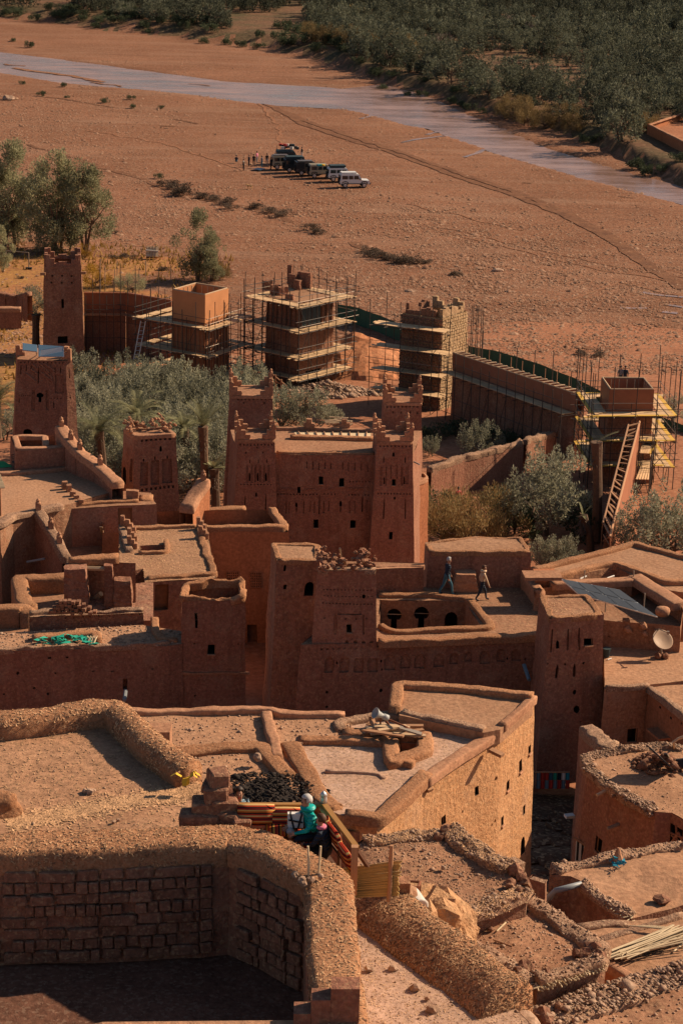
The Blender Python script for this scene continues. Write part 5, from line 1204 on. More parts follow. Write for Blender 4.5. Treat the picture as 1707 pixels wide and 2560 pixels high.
rf = thing('reed_fence', 'brown upright reed fence at the field edge, top of the photo', 'fence', gp(I(190, 100), 1.7))
a, b = gp(I(50, 70), 1.7), gp(I(345, 105), 1.7)
for k in range(60):
 q = a.lerp(b, k / 59); rod('reed', 'reed', rf, q, q + Vector((random.uniform(-.1, .1), 0, random.uniform(2.2, 3.0))), .12)
gr = flat([gp(I(180, 105), 1.7) + Vector((0, 0, .25)), gp(I(345, 110), 1.7) + Vector((0, 0, .25)), gp(I(340, 140), 1.7) + Vector((0, 0, .25)), gp(I(200, 135), 1.7) + Vector((0, 0, .25))], cell=3).build('field', 'grass_dry'); gr['kind'] = 'structure'
# ---- walled compound, upper right
z = 3.6
cw = Building('walled_compound', 'earthen compound wall corner at the upper right edge beyond the river', 'wall', [P(I(1405, 565), z), P(I(1640, 490), z), P(I(1900, 600), z), P(I(1640, 680), z)], -1, .02, 'mud_orange', 'earth', roof_dz=-1.2, sub=1.5)
cw.edge_cap(range(0, 5), .6, .15, 'cap_smooth', step=1.0)

# ---- trees on the near meadow
for k, (p, s, lab) in enumerate([(W1(30, 600), 1.1, 'tall feathery tree at the far left edge of the meadow'), (W1(110, 590), 1.3, 'dark tall feathery tree, second from the left on the meadow'), (W1(380, 640), 1.25, 'multi-stemmed feathery tree in the middle of the meadow row'), (W1(470, 630), 1.1, 'leaning feathery tree close behind the multi-stemmed one'), (W1(615, 650), 1.15, 'rightmost feathery tree of the meadow row'), (W1(1380, 850), .85, 'single feathery tree on the meadow left of the scaffolded towers'), (W1(1490, 850), .55, 'shorter feathery tree just right of the single meadow tree'), (W1(10, 790), .55, 'leafy feathery sapling cut by the left edge above the tower')]):
 plant('poplar', 'feathery_tree', lab, 'tree', gp(p, 1), s * 1.4, None, None, k, None, .78)
for k, (p, s, m_, lab) in enumerate([(W1(660, 900), .9, 'leaf_gold', 'golden-leaved bush right of the far left tower'), (W1(600, 690), .6, 'leaf_gold', 'small golden bush behind the top of the far left tower'), (W1(920, 930), .8, 'leaf_poplar', 'pale green bush behind the long formwork wall'), (W1(1540, 830), .7, 'leaf_tamarisk', 'rusty bush beside the shorter meadow tree'), (W1(250, 1080), 1.0, 'leaf_olive', 'small silvery tree on the left side of the far left tower'), (W1(340, 660), .7, 'leaf_poplar', 'green bush right behind the crown of the far left tower')]):
 plant('tamarisk', 'meadow_bush', lab, 'bush', gp(p, 1), s, None, None, k, m_)
for k, (p, s) in enumerate([(W1(140, 830), .5), (W1(810, 690), .8), (W1(900, 690), .9), (W1(1150, 780), .9), (W1(1050, 630), .6), (W1(740, 510), .6), (W1(800, 515), .6)]):
 plant('bush', 'dead_brush', 'dry brush lying on the orange meadow', 'brush', gp(p, .5), s, None, 'dry brush on the meadow', k, 'leaf_dry', .6)
# dry grass of the meadow
rs = np.random.RandomState(4); n = 9000; x = rs.uniform(-60, -14, n); y = rs.uniform(195, 268, n)
ok = np.array([noise.noise(Vector((a * .09, b * .06, 1))) + .3 * noise.noise(Vector((a * .4, b * .4, 1))) > .0 for a, b in zip(x, y)]); x, y = x[ok], y[ok]; n = len(x)
p = np.stack([x, y, terrain_h(x, y) + .22 * np.array([noise.noise(Vector((a * .045, b * .045, 0))) for a, b in zip(x, y)])], -1)
d = rs.randn(n, 3) * .25 + np.array([0, 0, 1]); L_ = rs.uniform(.25, .6, (n, 1)); sd_ = np.stack([np.cos(x * 9), np.sin(x * 9), 0 * x], -1) * .12
o = np_mesh('dry_grass', np.stack([p - sd_, p + sd_, p + d * L_], 1).reshape(-1, 3), np.arange(3 * n).reshape(-1, 3), 'grass_dry'); o['kind'] = 'stuff'
# ---- the olive grove in front of the kasbah's left side
def in_px(poly_px, z):
 q = [P(p, z) for p in poly_px]
 def f(x, y):
  c = False; j = len(q) - 1
  for i in range(len(q)):
   if (q[i].y > y) != (q[j].y > y) and x < (q[j].x - q[i].x) * (y - q[i].y) / (q[j].y - q[i].y) + q[i].x: c = not c
   j = i
  return c
 return f, q
f_, q_ = in_px([V(165, 880), V(300, 875), V(440, 905), V(590, 905), V(560, 1150), V(440, 1150), V(330, 1120), V(190, 1060)], 3.5)
pts = fill_pts(f_, (min(q.x for q in q_), max(q.x for q in q_), min(q.y for q in q_), max(q.y for q in q_)), 2.5, 4000, 9)
for k, (x, y) in enumerate(sorted(pts, key=lambda p: p[1])[:75]):
 plant('olive', 'olive_tree', 'silver-green olive tree in the thick grove left of the kasbah', 'tree', (x, y, ground_at(x, y)), random.uniform(.8, 1.12), None, 'olive trees in the grove left of the kasbah', k)
for k, (p, s, kd, lab) in enumerate([
  (V(655, 1000), 1.0, 'olive', 'olive tree behind the kasbah, left of the timber pile'), (V(720, 1005), .95, 'olive', 'olive tree behind the kasbah roof, right beside the timber pile'),
  (V(1240, 1225), 1.3, 'olive', 'large rounded olive tree in the dark garden right of the kasbah'), (V(1280, 1200), 1.1, 'olive', 'olive tree close behind the large rounded one in the garden'), (V(1098, 1060), .8, 'olive', 'small olive tree in shade below the scaffolded wall'),
  (V(1060, 1255), 1.45, 'tamarisk', 'big ochre tamarisk beside the kasbah\u2019s right flank'), (V(1115, 1240), 1.25, 'tamarisk', 'ochre tamarisk right behind the big one by the kasbah'), (V(1015, 1250), 1.1, 'tamarisk', 'lower ochre tamarisk touching the kasbah side wing'),
  (V(1250, 1320), .6, 'olive', 'low grey-green olive bush behind the rooftop cube room'), (V(1290, 1320), .6, 'olive', 'low grey-green olive bush near the chimney'), (V(1520, 1300), 1.2, 'olive', 'olive tree at the right edge in front of the scaffold'), (V(1465, 1290), .9, 'olive', 'olive tree at right beside the foot of the formwork wall'), (V(1590, 1290), .9, 'olive', 'olive tree cut by the right edge of the photo'), (V(15, 1010), .6, 'olive', 'olive tree at the left edge behind the cafe terrace'), (V(990, 1050), .4, 'olive', 'small olive shoot right of the rear right kasbah tower'), (V(1545, 975), .55, 'olive', 'shadowed bush behind the right scaffold')]):
 plant(kd, 'olive_tree' if kd == 'olive' else 'tamarisk_bush', lab, 'tree' if kd == 'olive' else 'bush', gp(p, 4), s, None, None, k)
for k, (p, s) in enumerate([(V(1000, 1010), 1.3), (V(1040, 1000), 1.2), (V(1140, 1020), 1.4), (V(1180, 1030), 1.2), (V(1200, 1060), 1.5), (V(1150, 1180), 1.8), (V(1180, 1230), 1.6), (V(1190, 1190), 1.7), (V(1320, 1180), 1.6), (V(1330, 1230), 1.8), (V(1010, 1170), 1.2), (V(1050, 1100), 1.2)]):
 plant('bush', 'garden_bush', 'dark low bush in the shaded garden right of the kasbah', 'bush', gp(p, 4), s, None, 'dark bushes in the garden right of the kasbah', k)
# ---- date palms
def palm(label, base, h, nf, fl, r=.24, seed=0, droop=1.25, lean=(0, 0), skirt=True):
 rs = np.random.RandomState(seed); t = thing('date_palm', label, 'palm', base); b = Vector(base); top = b + Vector((lean[0], lean[1], h))
 mb = MB(); m_ = b.lerp(top, .5) + Vector((lean[0] * -.2, 0, 0)); mb.tube([b - Vector((0, 0, .4)), b.lerp(m_, .5), m_, m_.lerp(top, .5), top], [r * 1.15, r, r * .95, r, r * 1.25], 9)
 for k in range(int(h * 16)):
  f = (k + .5) / (h * 16); c = b.lerp(top, f); a = k * 2.4; d = Vector((math.cos(a), math.sin(a), .7)); mb.add([c + Vector((-d.y, d.x, 0)) * .07 + d * r * .7, c + Vector((d.y, -d.x, 0)) * .07 + d * r * .7, c + d * (r + .1)], [(0, 1, 2)])
 mb.build('trunk', 'palm_bark', t)
 if nf:
  V_, F_ = [], []; n0 = 0
  for k in range(nf):
   a = k * 2.399 + rs.uniform(-.2, .2); el = rs.uniform(.15, 1.35); L_ = fl * rs.uniform(.8, 1.1); pts_ = []
   for i in range(9):
    s_ = i / 8 * L_; ang = el - droop * (i / 8) ** 1.6; pp = (pts_[-1] if pts_ else top) + Vector((math.cos(a) * math.cos(ang), math.sin(a) * math.cos(ang), math.sin(ang))) * (L_ / 8 if i else 0); pts_.append(pp)
   for i in range(1, 9):
    tn = (pts_[i] - pts_[i - 1]).normalized(); sd2 = tn.cross(Vector((0, 0, 1))).normalized()
    for u in (0, .33, .66):
     for sg in (1, -1):
      c = pts_[i - 1].lerp(pts_[i], u); l_ = .5 * (1 - .55 * abs(i / 8 - .45)) * fl / 2.2; e = c + (sd2 * sg * .8 + tn * .65 + Vector((0, 0, .25))).normalized() * l_; wv = tn * .035
      V_ += [c - wv, c + wv, e]; F_.append((n0, n0 + 1, n0 + 2)); n0 += 3
    V_ += [pts_[i - 1] - sd2 * .02, pts_[i - 1] + sd2 * .02, pts_[i]]; F_.append((n0, n0 + 1, n0 + 2)); n0 += 3
  np_mesh('fronds', np.array([tuple(v - b) for v in V_]), np.array(F_), 'leaf_palm', t)
 if skirt:
  V_, F_ = [], []; n0 = 0
  for k in range(70):
   a = rs.rand() * 6.28; c = top - Vector((0, 0, rs.uniform(0, min(h * .5, 1.6)))); e = c + Vector((math.cos(a) * .55, math.sin(a) * .55, -rs.uniform(.1, .6))); w2 = Vector((-math.sin(a), math.cos(a), 0)) * .09
   V_ += [c - w2, c + w2, e]; F_.append((n0, n0 + 1, n0 + 2)); n0 += 3
  np_mesh('dead_fronds', np.array([tuple(v - b) for v in V_]), np.array(F_), 'leaf_dry', t)
 return t
def palm_px(label, pb, pt_, zb, nf, fl, r=.22, seed=0, **k):
 b = P(pb, zb); t = PY(pt_, b.y); return palm(label, b, t.z - b.z, nf, fl, r, seed, lean=(t.x - b.x, 0), **k)
palm_px('slim palm with a tuft of upright fronds between the grove and the kasbah', A(935, 1220), A(925, 850), 5.0, 16, 2.6, .3, 1, droop=.5)
palm_px('short shaggy palm trunk right next to the slim palm', A(985, 1225), A(975, 1040), 5.0, 10, 1.3, .32, 2, droop=.4)
palm_px('spreading date palm behind the terrace parapet at left', A(470, 1050), A(450, 870), 6.5, 34, 2.9, .32, 3)
palm_px('date palm cut by the left edge next to the solar-panel tower', A(-10, 880), A(-15, 740), 6.0, 30, 3.0, .3, 4)
palm_px('date palm rising out of the olive grove above the niche tower', A(640, 1000), A(625, 800), 5.5, 30, 2.7, .3, 8)
palm_px('lower date palm in the grove close left of the kasbah', A(850, 1010), A(840, 860), 5.2, 28, 2.4, .3, 9)
palm_px('shaggy leafless palm trunk left of the far left tower', A(165, 470), A(165, 340), 2.3, 6, .9, .36, 5)
palm_px('leafless palm trunk with one green frond before the dark scaffolded wall', K(400, 2160), K(400, 1130), 4.5, 1, 1.6, .34, 6, droop=.3)
palm_px('small dead palm with a few bare stalks left of the leafless trunk', K(340, 2300), K(250, 1950), 4.8, 3, 1.0, .25, 7, droop=.3)
for k, (x, y) in enumerate([(730, 240), (760, 235), (800, 240)]):
 palm('agave-like green clump behind the rooftop cube room', gp(D(x, y), 5), .3, 14, 1.1, .1, 20 + k, droop=.2, skirt=False)['group'] = 'green spiky clumps behind the cube room'
# garden walls in the shade
pts_ = [P(B(410, 1050), 5.8), P(B(560, 1000), 5.8), P(B(740, 955), 5.8), P(B(830, 930), 5.8)]
mud_wall_run('garden_wall', 'rough stone-topped garden wall running under the small shaded olive tree', pts_, .5, 3.2, 'cap_pebble', amp=.15)
mud_wall_run('garden_wall', 'low stone-topped wall continuing into the dark shade by the scaffold', [P(B(840, 925), 5.2), P(B(900, 905), 5.0), P(B(980, 890), 4.6)], .5, 3, 'cap_pebble', amp=.15)
# ================================================================== restoration site: scaffolded towers and walls
def scaffold(t, core, levels, zb, ztop, sides=(0, 1, 2, 3), off=1.15, bay=1.6, plank_mat='plank', edge_mat='plank', rails=True):
 n = len(core); outer = offset_poly(core, off); inner = offset_poly(core, .28); rnd = random.Random(len(levels) * 7 + n)
 for i in sides:
  o0, o1, i0, i1 = outer[i], outer[(i + 1) % n], inner[i], inner[(i + 1) % n]; L_ = (o1 - o0).length; nb = max(2, round(L_ / bay)); d = (o1 - o0).normalized()
  nrm = Vector((d.y, -d.x, 0))
  for k in range(nb + 1):
   f = k / nb; a = o0.lerp(o1, f); zt = ztop + rnd.uniform(-.3, .7)
   rod('pole', 'scaffold_steel', t, (a.x, a.y, zb), (a.x + rnd.uniform(-.16, .16), a.y + rnd.uniform(-.12, .12), zt), .034)
   b = i0.lerp(i1, f)
   if k % 2 == 0: rod('pole', 'scaffold_steel', t, (b.x, b.y, zb), (b.x, b.y, levels[0] + rnd.uniform(.2, .8)), .03)
   for z in levels:
    rod('transom', 'rail_steel', t, Vector((b.x, b.y, z - .06)), Vector((a.x, a.y, z - .06)) + nrm * rnd.uniform(.1, .45), .028)
  for z in levels + ([zb + .4] if not rails else []):
   rod('ledger', 'scaffold_steel', t, (o0.x, o0.y, z - .1), (o1.x, o1.y, z - .1), .03)
   if rails:
    for h in (.55, 1.05): rod('guard_rail', 'rail_steel' if rnd.random() < .25 else 'scaffold_steel', t, Vector((o0.x, o0.y, z + h)) - d * rnd.uniform(0, .5), Vector((o1.x, o1.y, z + h)) + d * rnd.uniform(0, .5), .026)
  zs = sorted(levels + [zb])
  for z0, z1 in zip(zs[:-1], zs[1:]):
   k = rnd.randrange(nb); f0, f1 = (k / nb, (k + 1) / nb) if rnd.random() < .5 else ((k + 1) / nb, k / nb); a, b = o0.lerp(o1, f0), o0.lerp(o1, f1)
   rod('brace', 'scaffold_steel', t, (a.x, a.y, z0), (b.x, b.y, z1), .026)
  for z in levels:
   w_ = (off - .3) / 4
   for k in range(4):
    q = .3 + w_ * (k + .5); a = core[i] + nrm * q - d * (off * .8 + rnd.uniform(0, .7)); b = core[(i + 1) % n] + nrm * q + d * (off * .6 + rnd.uniform(-.2, .5))
    m_ = a.lerp(b, rnd.uniform(.4, .6)); zz = z + rnd.uniform(0, .015) + .012 * i
    mt = edge_mat if k == 3 else plank_mat
    board('plank', mt, t, (a.x, a.y, zz), (m_.x, m_.y, zz), w_ * .95, .05); board('plank', mt, t, (m_.x, m_.y, zz + .03), (b.x, b.y, zz + .03), w_ * .95, .05)
def form_box(par, top, h, th=.22, mat='formwork', rim='wood_pale', studs=True):
 """open formwork box: four panels with a pale timber rim and struts across"""
 n = len(top); inn = offset_poly(top, -th);
 for i in range(n):
  a, b, c, d = top[i], top[(i + 1) % n], inn[(i + 1) % n], inn[i]; mb = MB(); mb.prism([a, b, c, d], h); mb.build('formwork_panel', mat, par)
  rod('rim_batten', rim, par, a.lerp(d, .5) + Vector((0, 0, .04)), b.lerp(c, .5) + Vector((0, 0, .04)), .07)
 if studs:
  for i in range(n):
   for k in range(1, 5):
    p = inn[i].lerp(inn[(i + 1) % n], k / 5); rod('stud', rim, par, p - Vector((0, 0, h * .95)), p - Vector((0, 0, .05)), .05)
# ---- T1: left box tower
z = 10.3; f_, l_, r_ = P(L(1170, 442), z), P(L(860, 390), z), P(L(1388, 378), z); core = ccw([f_, r_, l_ + r_ - f_, l_])
t1 = Building('scaffolded_tower', 'scaffolded tower with a smooth orange box on top, left of the restoration site', 'tower', [Vector((p.x, p.y, 7.65)) for p in core], 1.5, .01, 'mud_orange', 'roof_red', sub=.8)
form_box(t1.t, core, 2.6, mat='formwork_pale');
for w_ in t1.walls:
 for k in range(8):
  a, b = w_.pt((k + .5) / 8, .02, -.05), w_.pt((k + .5) / 8, .98, -.05); rod('form_stud', 'wood', t1.t, a, b, .05)
xl, xr = (l_ - f_).normalized() * 2.2, (r_ - f_).normalized() * 1.3; bk_ = l_ + r_ - f_
scaffold(t1.t, ccw([Vector((p.x, p.y, 0)) for p in (f_, r_ + xr, bk_ + xr + xl, l_ + xl)]), [7.4, 4.8, 2.5], 1.5, 9.2, bay=1.3)
for zz in (7.38, 4.78, 2.48):
 for j in range(7):
  o_ = xl * ((j + .5) / 7); p, q = f_ * .0 + l_ + o_, bk_ + o_; board('plank', 'plank', t1.t, (p.x, p.y, zz), (q.x, q.y, zz), .29, .05)
 for j in range(4): o_ = xr * ((j + .5) / 4); p, q = r_ + o_, bk_ + o_; board('plank', 'plank', t1.t, (p.x, p.y, zz), (q.x, q.y, zz), .3, .05)
ld = thing('ladder', 'aluminium ladder leaning against the left box tower scaffold', 'ladder', P(L(520, 1085), 3.2)); b0 = P(L(518, 1085), 3.2); tp = PY(L(592, 680), b0.y + .8); sx = Vector((.22, 0, 0))
rod('rail', 'aluminium', ld, b0 - sx, tp - sx, .045); rod('rail', 'aluminium', ld, b0 + sx, tp + sx, .045)
for k in range(11): q = b0.lerp(tp, (k + .5) / 11); rod('rung', 'aluminium', ld, q - sx, q + sx, .03)
# ---- T2: ruined tower with decks all round
z = 9.3; f_, l_, r_ = P(M(815, 470), z), P(M(465, 398), z), P(M(1195, 392), z); core = ccw([f_, r_, l_ + r_ - f_, l_])
t2 = Building('scaffolded_tower', 'scaffolded tower with a jagged ruined crown, middle of the restoration site', 'tower', core, 1.3, .01, 'mud_rough', 'roof_mud', sub=.6, amp=.08, ops=[(M, [(890, 1190, 1045, 1330)], 1.0, 'rect', 'doorway'), (M, [(480, 1210, 530, 1250)], .6)])
rnd = random.Random(5)
for (x, y, w_, h) in ((470, 270, .9, 1.0), (540, 250, .5, .5), (560, 310, 1.0, .9), (640, 320, .9, .8), (720, 370, .8, .5), (720, 200, .5, 1.9), (750, 240, .8, 1.3), (800, 260, .7, .9), (870, 240, 1.3, 1.5), (920, 250, .6, 1.3)):
 p = P(M(x, y + 60), z); mb = MB(); mb.rbox(p + Vector((0, 0, h / 2)), (w_, .45, h), .45 if x < 700 else -.5, .09); mb.build('ruined_wall_piece', 'mud_rough', t2.t)
scaffold(t2.t, [Vector((p.x, p.y, 0)) for p in core], [9.25, 6.9, 4.4, 2.4], 1.3, 11.0, bay=1.2, off=1.4)
mb = MB()
for w_ in t2.walls:
 if w_.hit(M(1000, 500)) and 0 < w_.hit(M(1000, 500))[0] < 1: mb.quad(w_.pt(.05, .72, -.12), w_.pt(.6, .72, -.12), w_.pt(.6, .97, -.12), w_.pt(.05, .97, -.12))
 for k in range(7):
  a, b = w_.pt((k + .5) / 7, .7, -.08), w_.pt((k + .5) / 7, .99, -.08); rod('form_stud', 'wood_dark', t2.t, a, b, .06)
if mb.v: mb.build('hanging_sheet', 'tent_dark', t2.t)
ld = thing('ladder', 'ladder standing on the second deck of the ruined scaffolded tower', 'ladder', P(M(715, 960), 4.5)); b0 = P(M(715, 960), 4.5); tp = PY(M(795, 720), b0.y + .6); sx = Vector((.2, 0, 0))
rod('rail', 'aluminium', ld, b0 - sx, tp - sx, .05); rod('rail', 'aluminium', ld, b0 + sx, tp + sx, .05)
for k in range(9): q = b0.lerp(tp, (k + .5) / 9); rod('rung', 'aluminium', ld, q - sx, q + sx, .035)
# ---- T3: stone tower
z = 10.0; f_, l_, r_ = P(N(1072, 400), z), P(N(552, 330), z), P(N(1395, 300), z); core = ccw([f_, r_, l_ + r_ - f_, l_])
t3 = Building('stone_tower', 'scaffolded tower of pale rubble stone with a broken brick rim', 'tower', core, 1.5, .005, 'stone_wall', 'roof_mud', sub=.7, roof_dz=-1.0)
rs = np.random.RandomState(2)
for w_ in t3.walls:
 if w_.n.y > .6: continue
 mb = MB()
 L_ = (w_.t1 - w_.t0).length; zz = 0.0; Hh = (w_.t0 - w_.b0).length
 while zz < Hh - .2:
  rh = rs.uniform(.2, .34); x = 0.0
  while x < L_ - .1:
   rw = rs.uniform(.22, .5); u, v = min(.985, (x + rw / 2) / L_), (zz + rh / 2) / Hh; c = w_.pt(u, v, -.03); d = (w_.t1 - w_.t0).normalized(); ang = math.atan2(d.y, d.x)
   q = [(-.46, -.4), (0, -.48), (.46, -.38), (.48, .3), (.1, .48), (-.44, .42)]; vs = []
   for (a, b) in q: vs.append(c + d * (a * rw * rs.uniform(.85, 1)) + Vector((0, 0, b * rh * rs.uniform(.85, 1))))
   fr = [p - w_.n * 0 + w_.n * (.05 + .04 * rs.rand()) for p in vs]; mb.add(vs + fr, [(6, 7, 8, 9, 10, 11)] + [(i, (i + 1) % 6, 6 + (i + 1) % 6, 6 + i) for i in range(6)]); x += rw
  zz += rh
 mb.build('stonework', 'stone_sunlit' if w_.n.dot(sd) > 0 else 'brick_mud', t3.t, kind='stuff')  # sun and shade put into the stone colour by face direction
ins = offset_poly(core, -.25); rnd = random.Random(2)
for i in range(4):
 a, b = ins[i], ins[(i + 1) % 4]; L_ = (b - a).length; k = 0; x = .2
 while x < L_ - .2:
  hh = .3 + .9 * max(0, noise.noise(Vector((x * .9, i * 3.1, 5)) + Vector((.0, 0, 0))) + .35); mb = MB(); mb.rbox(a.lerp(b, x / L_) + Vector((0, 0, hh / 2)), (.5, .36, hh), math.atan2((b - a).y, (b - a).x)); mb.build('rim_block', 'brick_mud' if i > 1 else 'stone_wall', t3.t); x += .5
lft = [i for i in range(4) if abs((core[i] - l_).length) < .1 or abs((core[i] - f_).length) < .1]
side = [i for i in range(4) if ((core[i] - l_).length < .1 and (core[(i + 1) % 4] - f_).length < .1) or ((core[i] - f_).length < .1 and (core[(i + 1) % 4] - l_).length < .1)]
c2 = [Vector((p.x, p.y, 0)) for p in core]; ext = (l_ - f_).normalized();
for i in range(4):
 if (core[i] - l_).length < .1 or (core[i] - (l_ + r_ - f_)).length < .1: c2[i] = c2[i] + Vector((ext.x, ext.y, 0)) * .3
scaffold(t3.t, c2, [9.1, 7.1, 5.0, 3.2], 1.5, 11.6, sides=tuple(side), off=1.7, plank_mat='plank', edge_mat='plank')
for k in range(6):
 p = r_ + Vector((.6 + .5 * (k % 3), .3 + .8 * k, 0)); rod('pole', 'scaffold_steel', t3.t, (p.x, p.y, .8), (p.x, p.y, 10.5 - .2 * k), .034)
# ---- formwork wall between the stone tower and the right tower
wa, wb_ = P(B(520, 512), 7.4), P(B(1082, 700), 8.3); d = (wb_ - wa); d.z = 0; L_ = d.length; d.normalize(); nrm = Vector((d.y, -d.x, 0))
fw_ = thing('formwork_wall', 'long earth wall under formwork with a row of timber spacers, behind a dark scaffold', 'wall', (wa + wb_) / 2 - Vector((0, 0, 5)))
for sg, mt in ((0, 'formwork'), (1, 'formwork')):
 for k in range(9):
  a, b = wa.lerp(wb_, k / 9) - nrm * (.75 * sg), wa.lerp(wb_, (k + 1) / 9) - nrm * (.75 * sg); mb = MB(); o_ = nrm * .05
  mb.prism([a + o_, b + o_ - (b - a) * .004, b - o_ - (b - a) * .004, a - o_], 1.5); mb.build('formwork_panel', mt, fw_)
mb = MB(); a, b = wa + Vector((0, 0, -1.5)), wb_ + Vector((0, 0, -1.5)); mb.add([a - nrm * .02, b - nrm * .02, b - nrm * .73, a - nrm * .73, Vector((a.x, a.y, 1.2)), Vector((b.x, b.y, 1.8)), Vector((b.x, b.y, 1.8)) - nrm * .75, Vector((a.x, a.y, 1.2)) - nrm * .75], [(0, 1, 2, 3), (4, 5, 1, 0), (5, 6, 2, 1), (6, 7, 3, 2), (7, 4, 0, 3)]); mb.build('wall', 'mud_rough', fw_)
for k in range(22):
 p = wa.lerp(wb_, (k + .5) / 22) + Vector((0, 0, .05)); board('spacer', 'wood_pale', fw_, p + nrm * .15, p - nrm * .9, .14, .07)
 if k % 2: rod('stud', 'wood', fw_, p - nrm * .7, p - nrm * .7 + Vector((0, 0, .9)), .035)
for sg in (.06, -.81): rod('rim_batten', 'wood_pale', fw_, wa + nrm * sg, wb_ + nrm * sg, .05)
cw_ = [wa, wb_]; nb = 14
for k in range(nb + 1):
 p = wa.lerp(wb_, k / nb); z0 = 1.6; q = p + nrm * 1.4
 rod('pole', 'scaffold_steel', fw_, (q.x, q.y, z0), (q.x, q.y, p.z + random.uniform(-.2, .6)), .034)
 if k % 2 == 0: rod('pole', 'scaffold_steel', fw_, (p - nrm * 1.3).to_tuple()[:2] + (1.0,), (p - nrm * 1.3).to_tuple()[:2] + (p.z + random.uniform(1.2, 2.6),), .034)
 rod('transom', 'scaffold_steel', fw_, p + nrm * .1 - Vector((0, 0, 1.75)), q + nrm * .3 - Vector((0, 0, p.z - q.z + 1.75)), .028)
 if k < nb and k % 2: q2 = wa.lerp(wb_, (k + 1) / nb) + nrm * 1.4; rod('brace', 'scaffold_steel', fw_, (q.x, q.y, 1.8), (q2.x, q2.y, p.z - 1.8), .028)
for h in (-1.0, -.5, -3.6, -5): rod('guard_rail', 'scaffold_steel', fw_, wa + nrm * 1.4 + Vector((0, 0, h)), wb_ + nrm * 1.4 + Vector((0, 0, h)), .026)
for k in range(4):
 for j in range(5):
  a, b = wa.lerp(wb_, j / 5) + nrm * (.25 + .28 * k) + Vector((0, 0, -1.62)), wa.lerp(wb_, (j + 1) / 5 - .004) + nrm * (.25 + .28 * k) + Vector((0, 0, -1.62)); board('plank', 'plank' if j != 2 else 'wood_pale', fw_, a, b, .26, .05)
# ---- T4: right box tower
z = 10.6; core = ccw([P(K(545, 552), z), P(K(1040, 552), z), P(K(932, 424), z), P(K(452, 420), z)])
t4 = Building('scaffolded_tower', 'scaffolded tower with a dark red open formwork box on yellow-edged decks at right', 'tower', [Vector((p.x, p.y, 8.85)) for p in core], 2.0, .01, 'mud_rough', 'roof_red', sub=.8)
form_box(t4.t, core, 1.72, .16)
scaffold(t4.t, [Vector((p.x, p.y, 0)) for p in core], [8.9, 6.9, 4.9], 2.2, 12.2, off=1.6, plank_mat='plank', edge_mat='plank_yellow')
# ---- formwork wall running towards the viewer from the right tower
la, lb = P(K(752, 940), 8.7), P(K(470, 2030), 7.4); ra, rb = P(K(876, 905), 8.7), P(K(545, 2190), 7.4)
rw = thing('formwork_wall', 'sunlit formwork wall with ladder-like spacers running down from the right tower', 'wall', (la + rb) / 2 - Vector((0, 0, 5)))
def side_wall(a, b, mt, nm, dep, sgn):
 for k in range(8):
  p, q = a.lerp(b, k / 8), a.lerp(b, (k + 1) / 8); dd = (b - a); dd.z = 0; dd.normalize(); nn_ = Vector((dd.y, -dd.x, 0)) * (.06 * sgn); mb = MB(); mb.prism(ccw([p, q, q + nn_, p + nn_]), dep); mb.build(nm, mt, rw)
side_wall(la, lb, 'wood', 'formwork_panel', 1.6, 1); side_wall(ra, rb, 'formwork', 'formwork_panel', 4.2, -1)
for k in range(26):
 f = (k + .5) / 26; p, q = la.lerp(lb, f), ra.lerp(rb, f); board('spacer', 'wood', rw, p + Vector((0, 0, .03 - .12 * (k % 3))), q + Vector((0, 0, .03 - .1 * (k % 2))), .13, .07)
 if k % 2: rod('tie', 'wood', rw, p - Vector((0, 0, .9)), q - Vector((0, 0, .7)), .05); rod('strut', 'wood', rw, p - Vector((0, 0, 1.5)), q - Vector((0, 0, .1)), .045)
rod('rim_batten', 'wood', rw, la, lb, .08); rod('rim_batten', 'wood', rw, ra, rb, .09)
core_ = [la.lerp(ra, .1), lb.lerp(rb, .1), lb.lerp(rb, .9), la.lerp(ra, .9)]; mb = MB(); mb.prism(ccw([p - Vector((0, 0, 1.9)) for p in core_]), 4); mb.build('wall', 'mud_orange', rw)
# side platforms
for k, (pts4, zz) in enumerate((([(930, 1105), (1062, 1120), (1010, 1262), (868, 1255)], 6.6), ([(900, 1375), (1012, 1385), (985, 1550), (830, 1545)], 5.3))):
 t = thing('scaffold_platform', ('upper yellow-edged' if k == 0 else 'lower timber') + ' platform right of the sunlit formwork wall', 'platform', P(K(960, 1300), 4.5)); q = [P(K(x, y), zz) for x, y in pts4]
 for j in range(5):
  f = (j + .5) / 5; board('plank', 'plank_yellow' if (k == 0 and j > 3) else 'plank', t, q[0].lerp(q[1], f), q[3].lerp(q[2], f), (q[1] - q[0]).length / 5 * .96, .05)
 for p in q + [q[0].lerp(q[3], .5), q[1].lerp(q[2], .5)]: rod('pole', 'scaffold_steel', t, (p.x, p.y, 3.2), (p.x, p.y, zz + 1.9), .034)
 for a, b in ((0, 1), (1, 2), (2, 3)): rod('guard_rail', 'scaffold_steel', t, q[a] + Vector((0, 0, .9)), q[b] + Vector((0, 0, .9)), .028); rod('brace', 'scaffold_steel', t, Vector((q[a].x, q[a].y, 3.2)), q[b] - Vector((0, 0, .1)), .028)
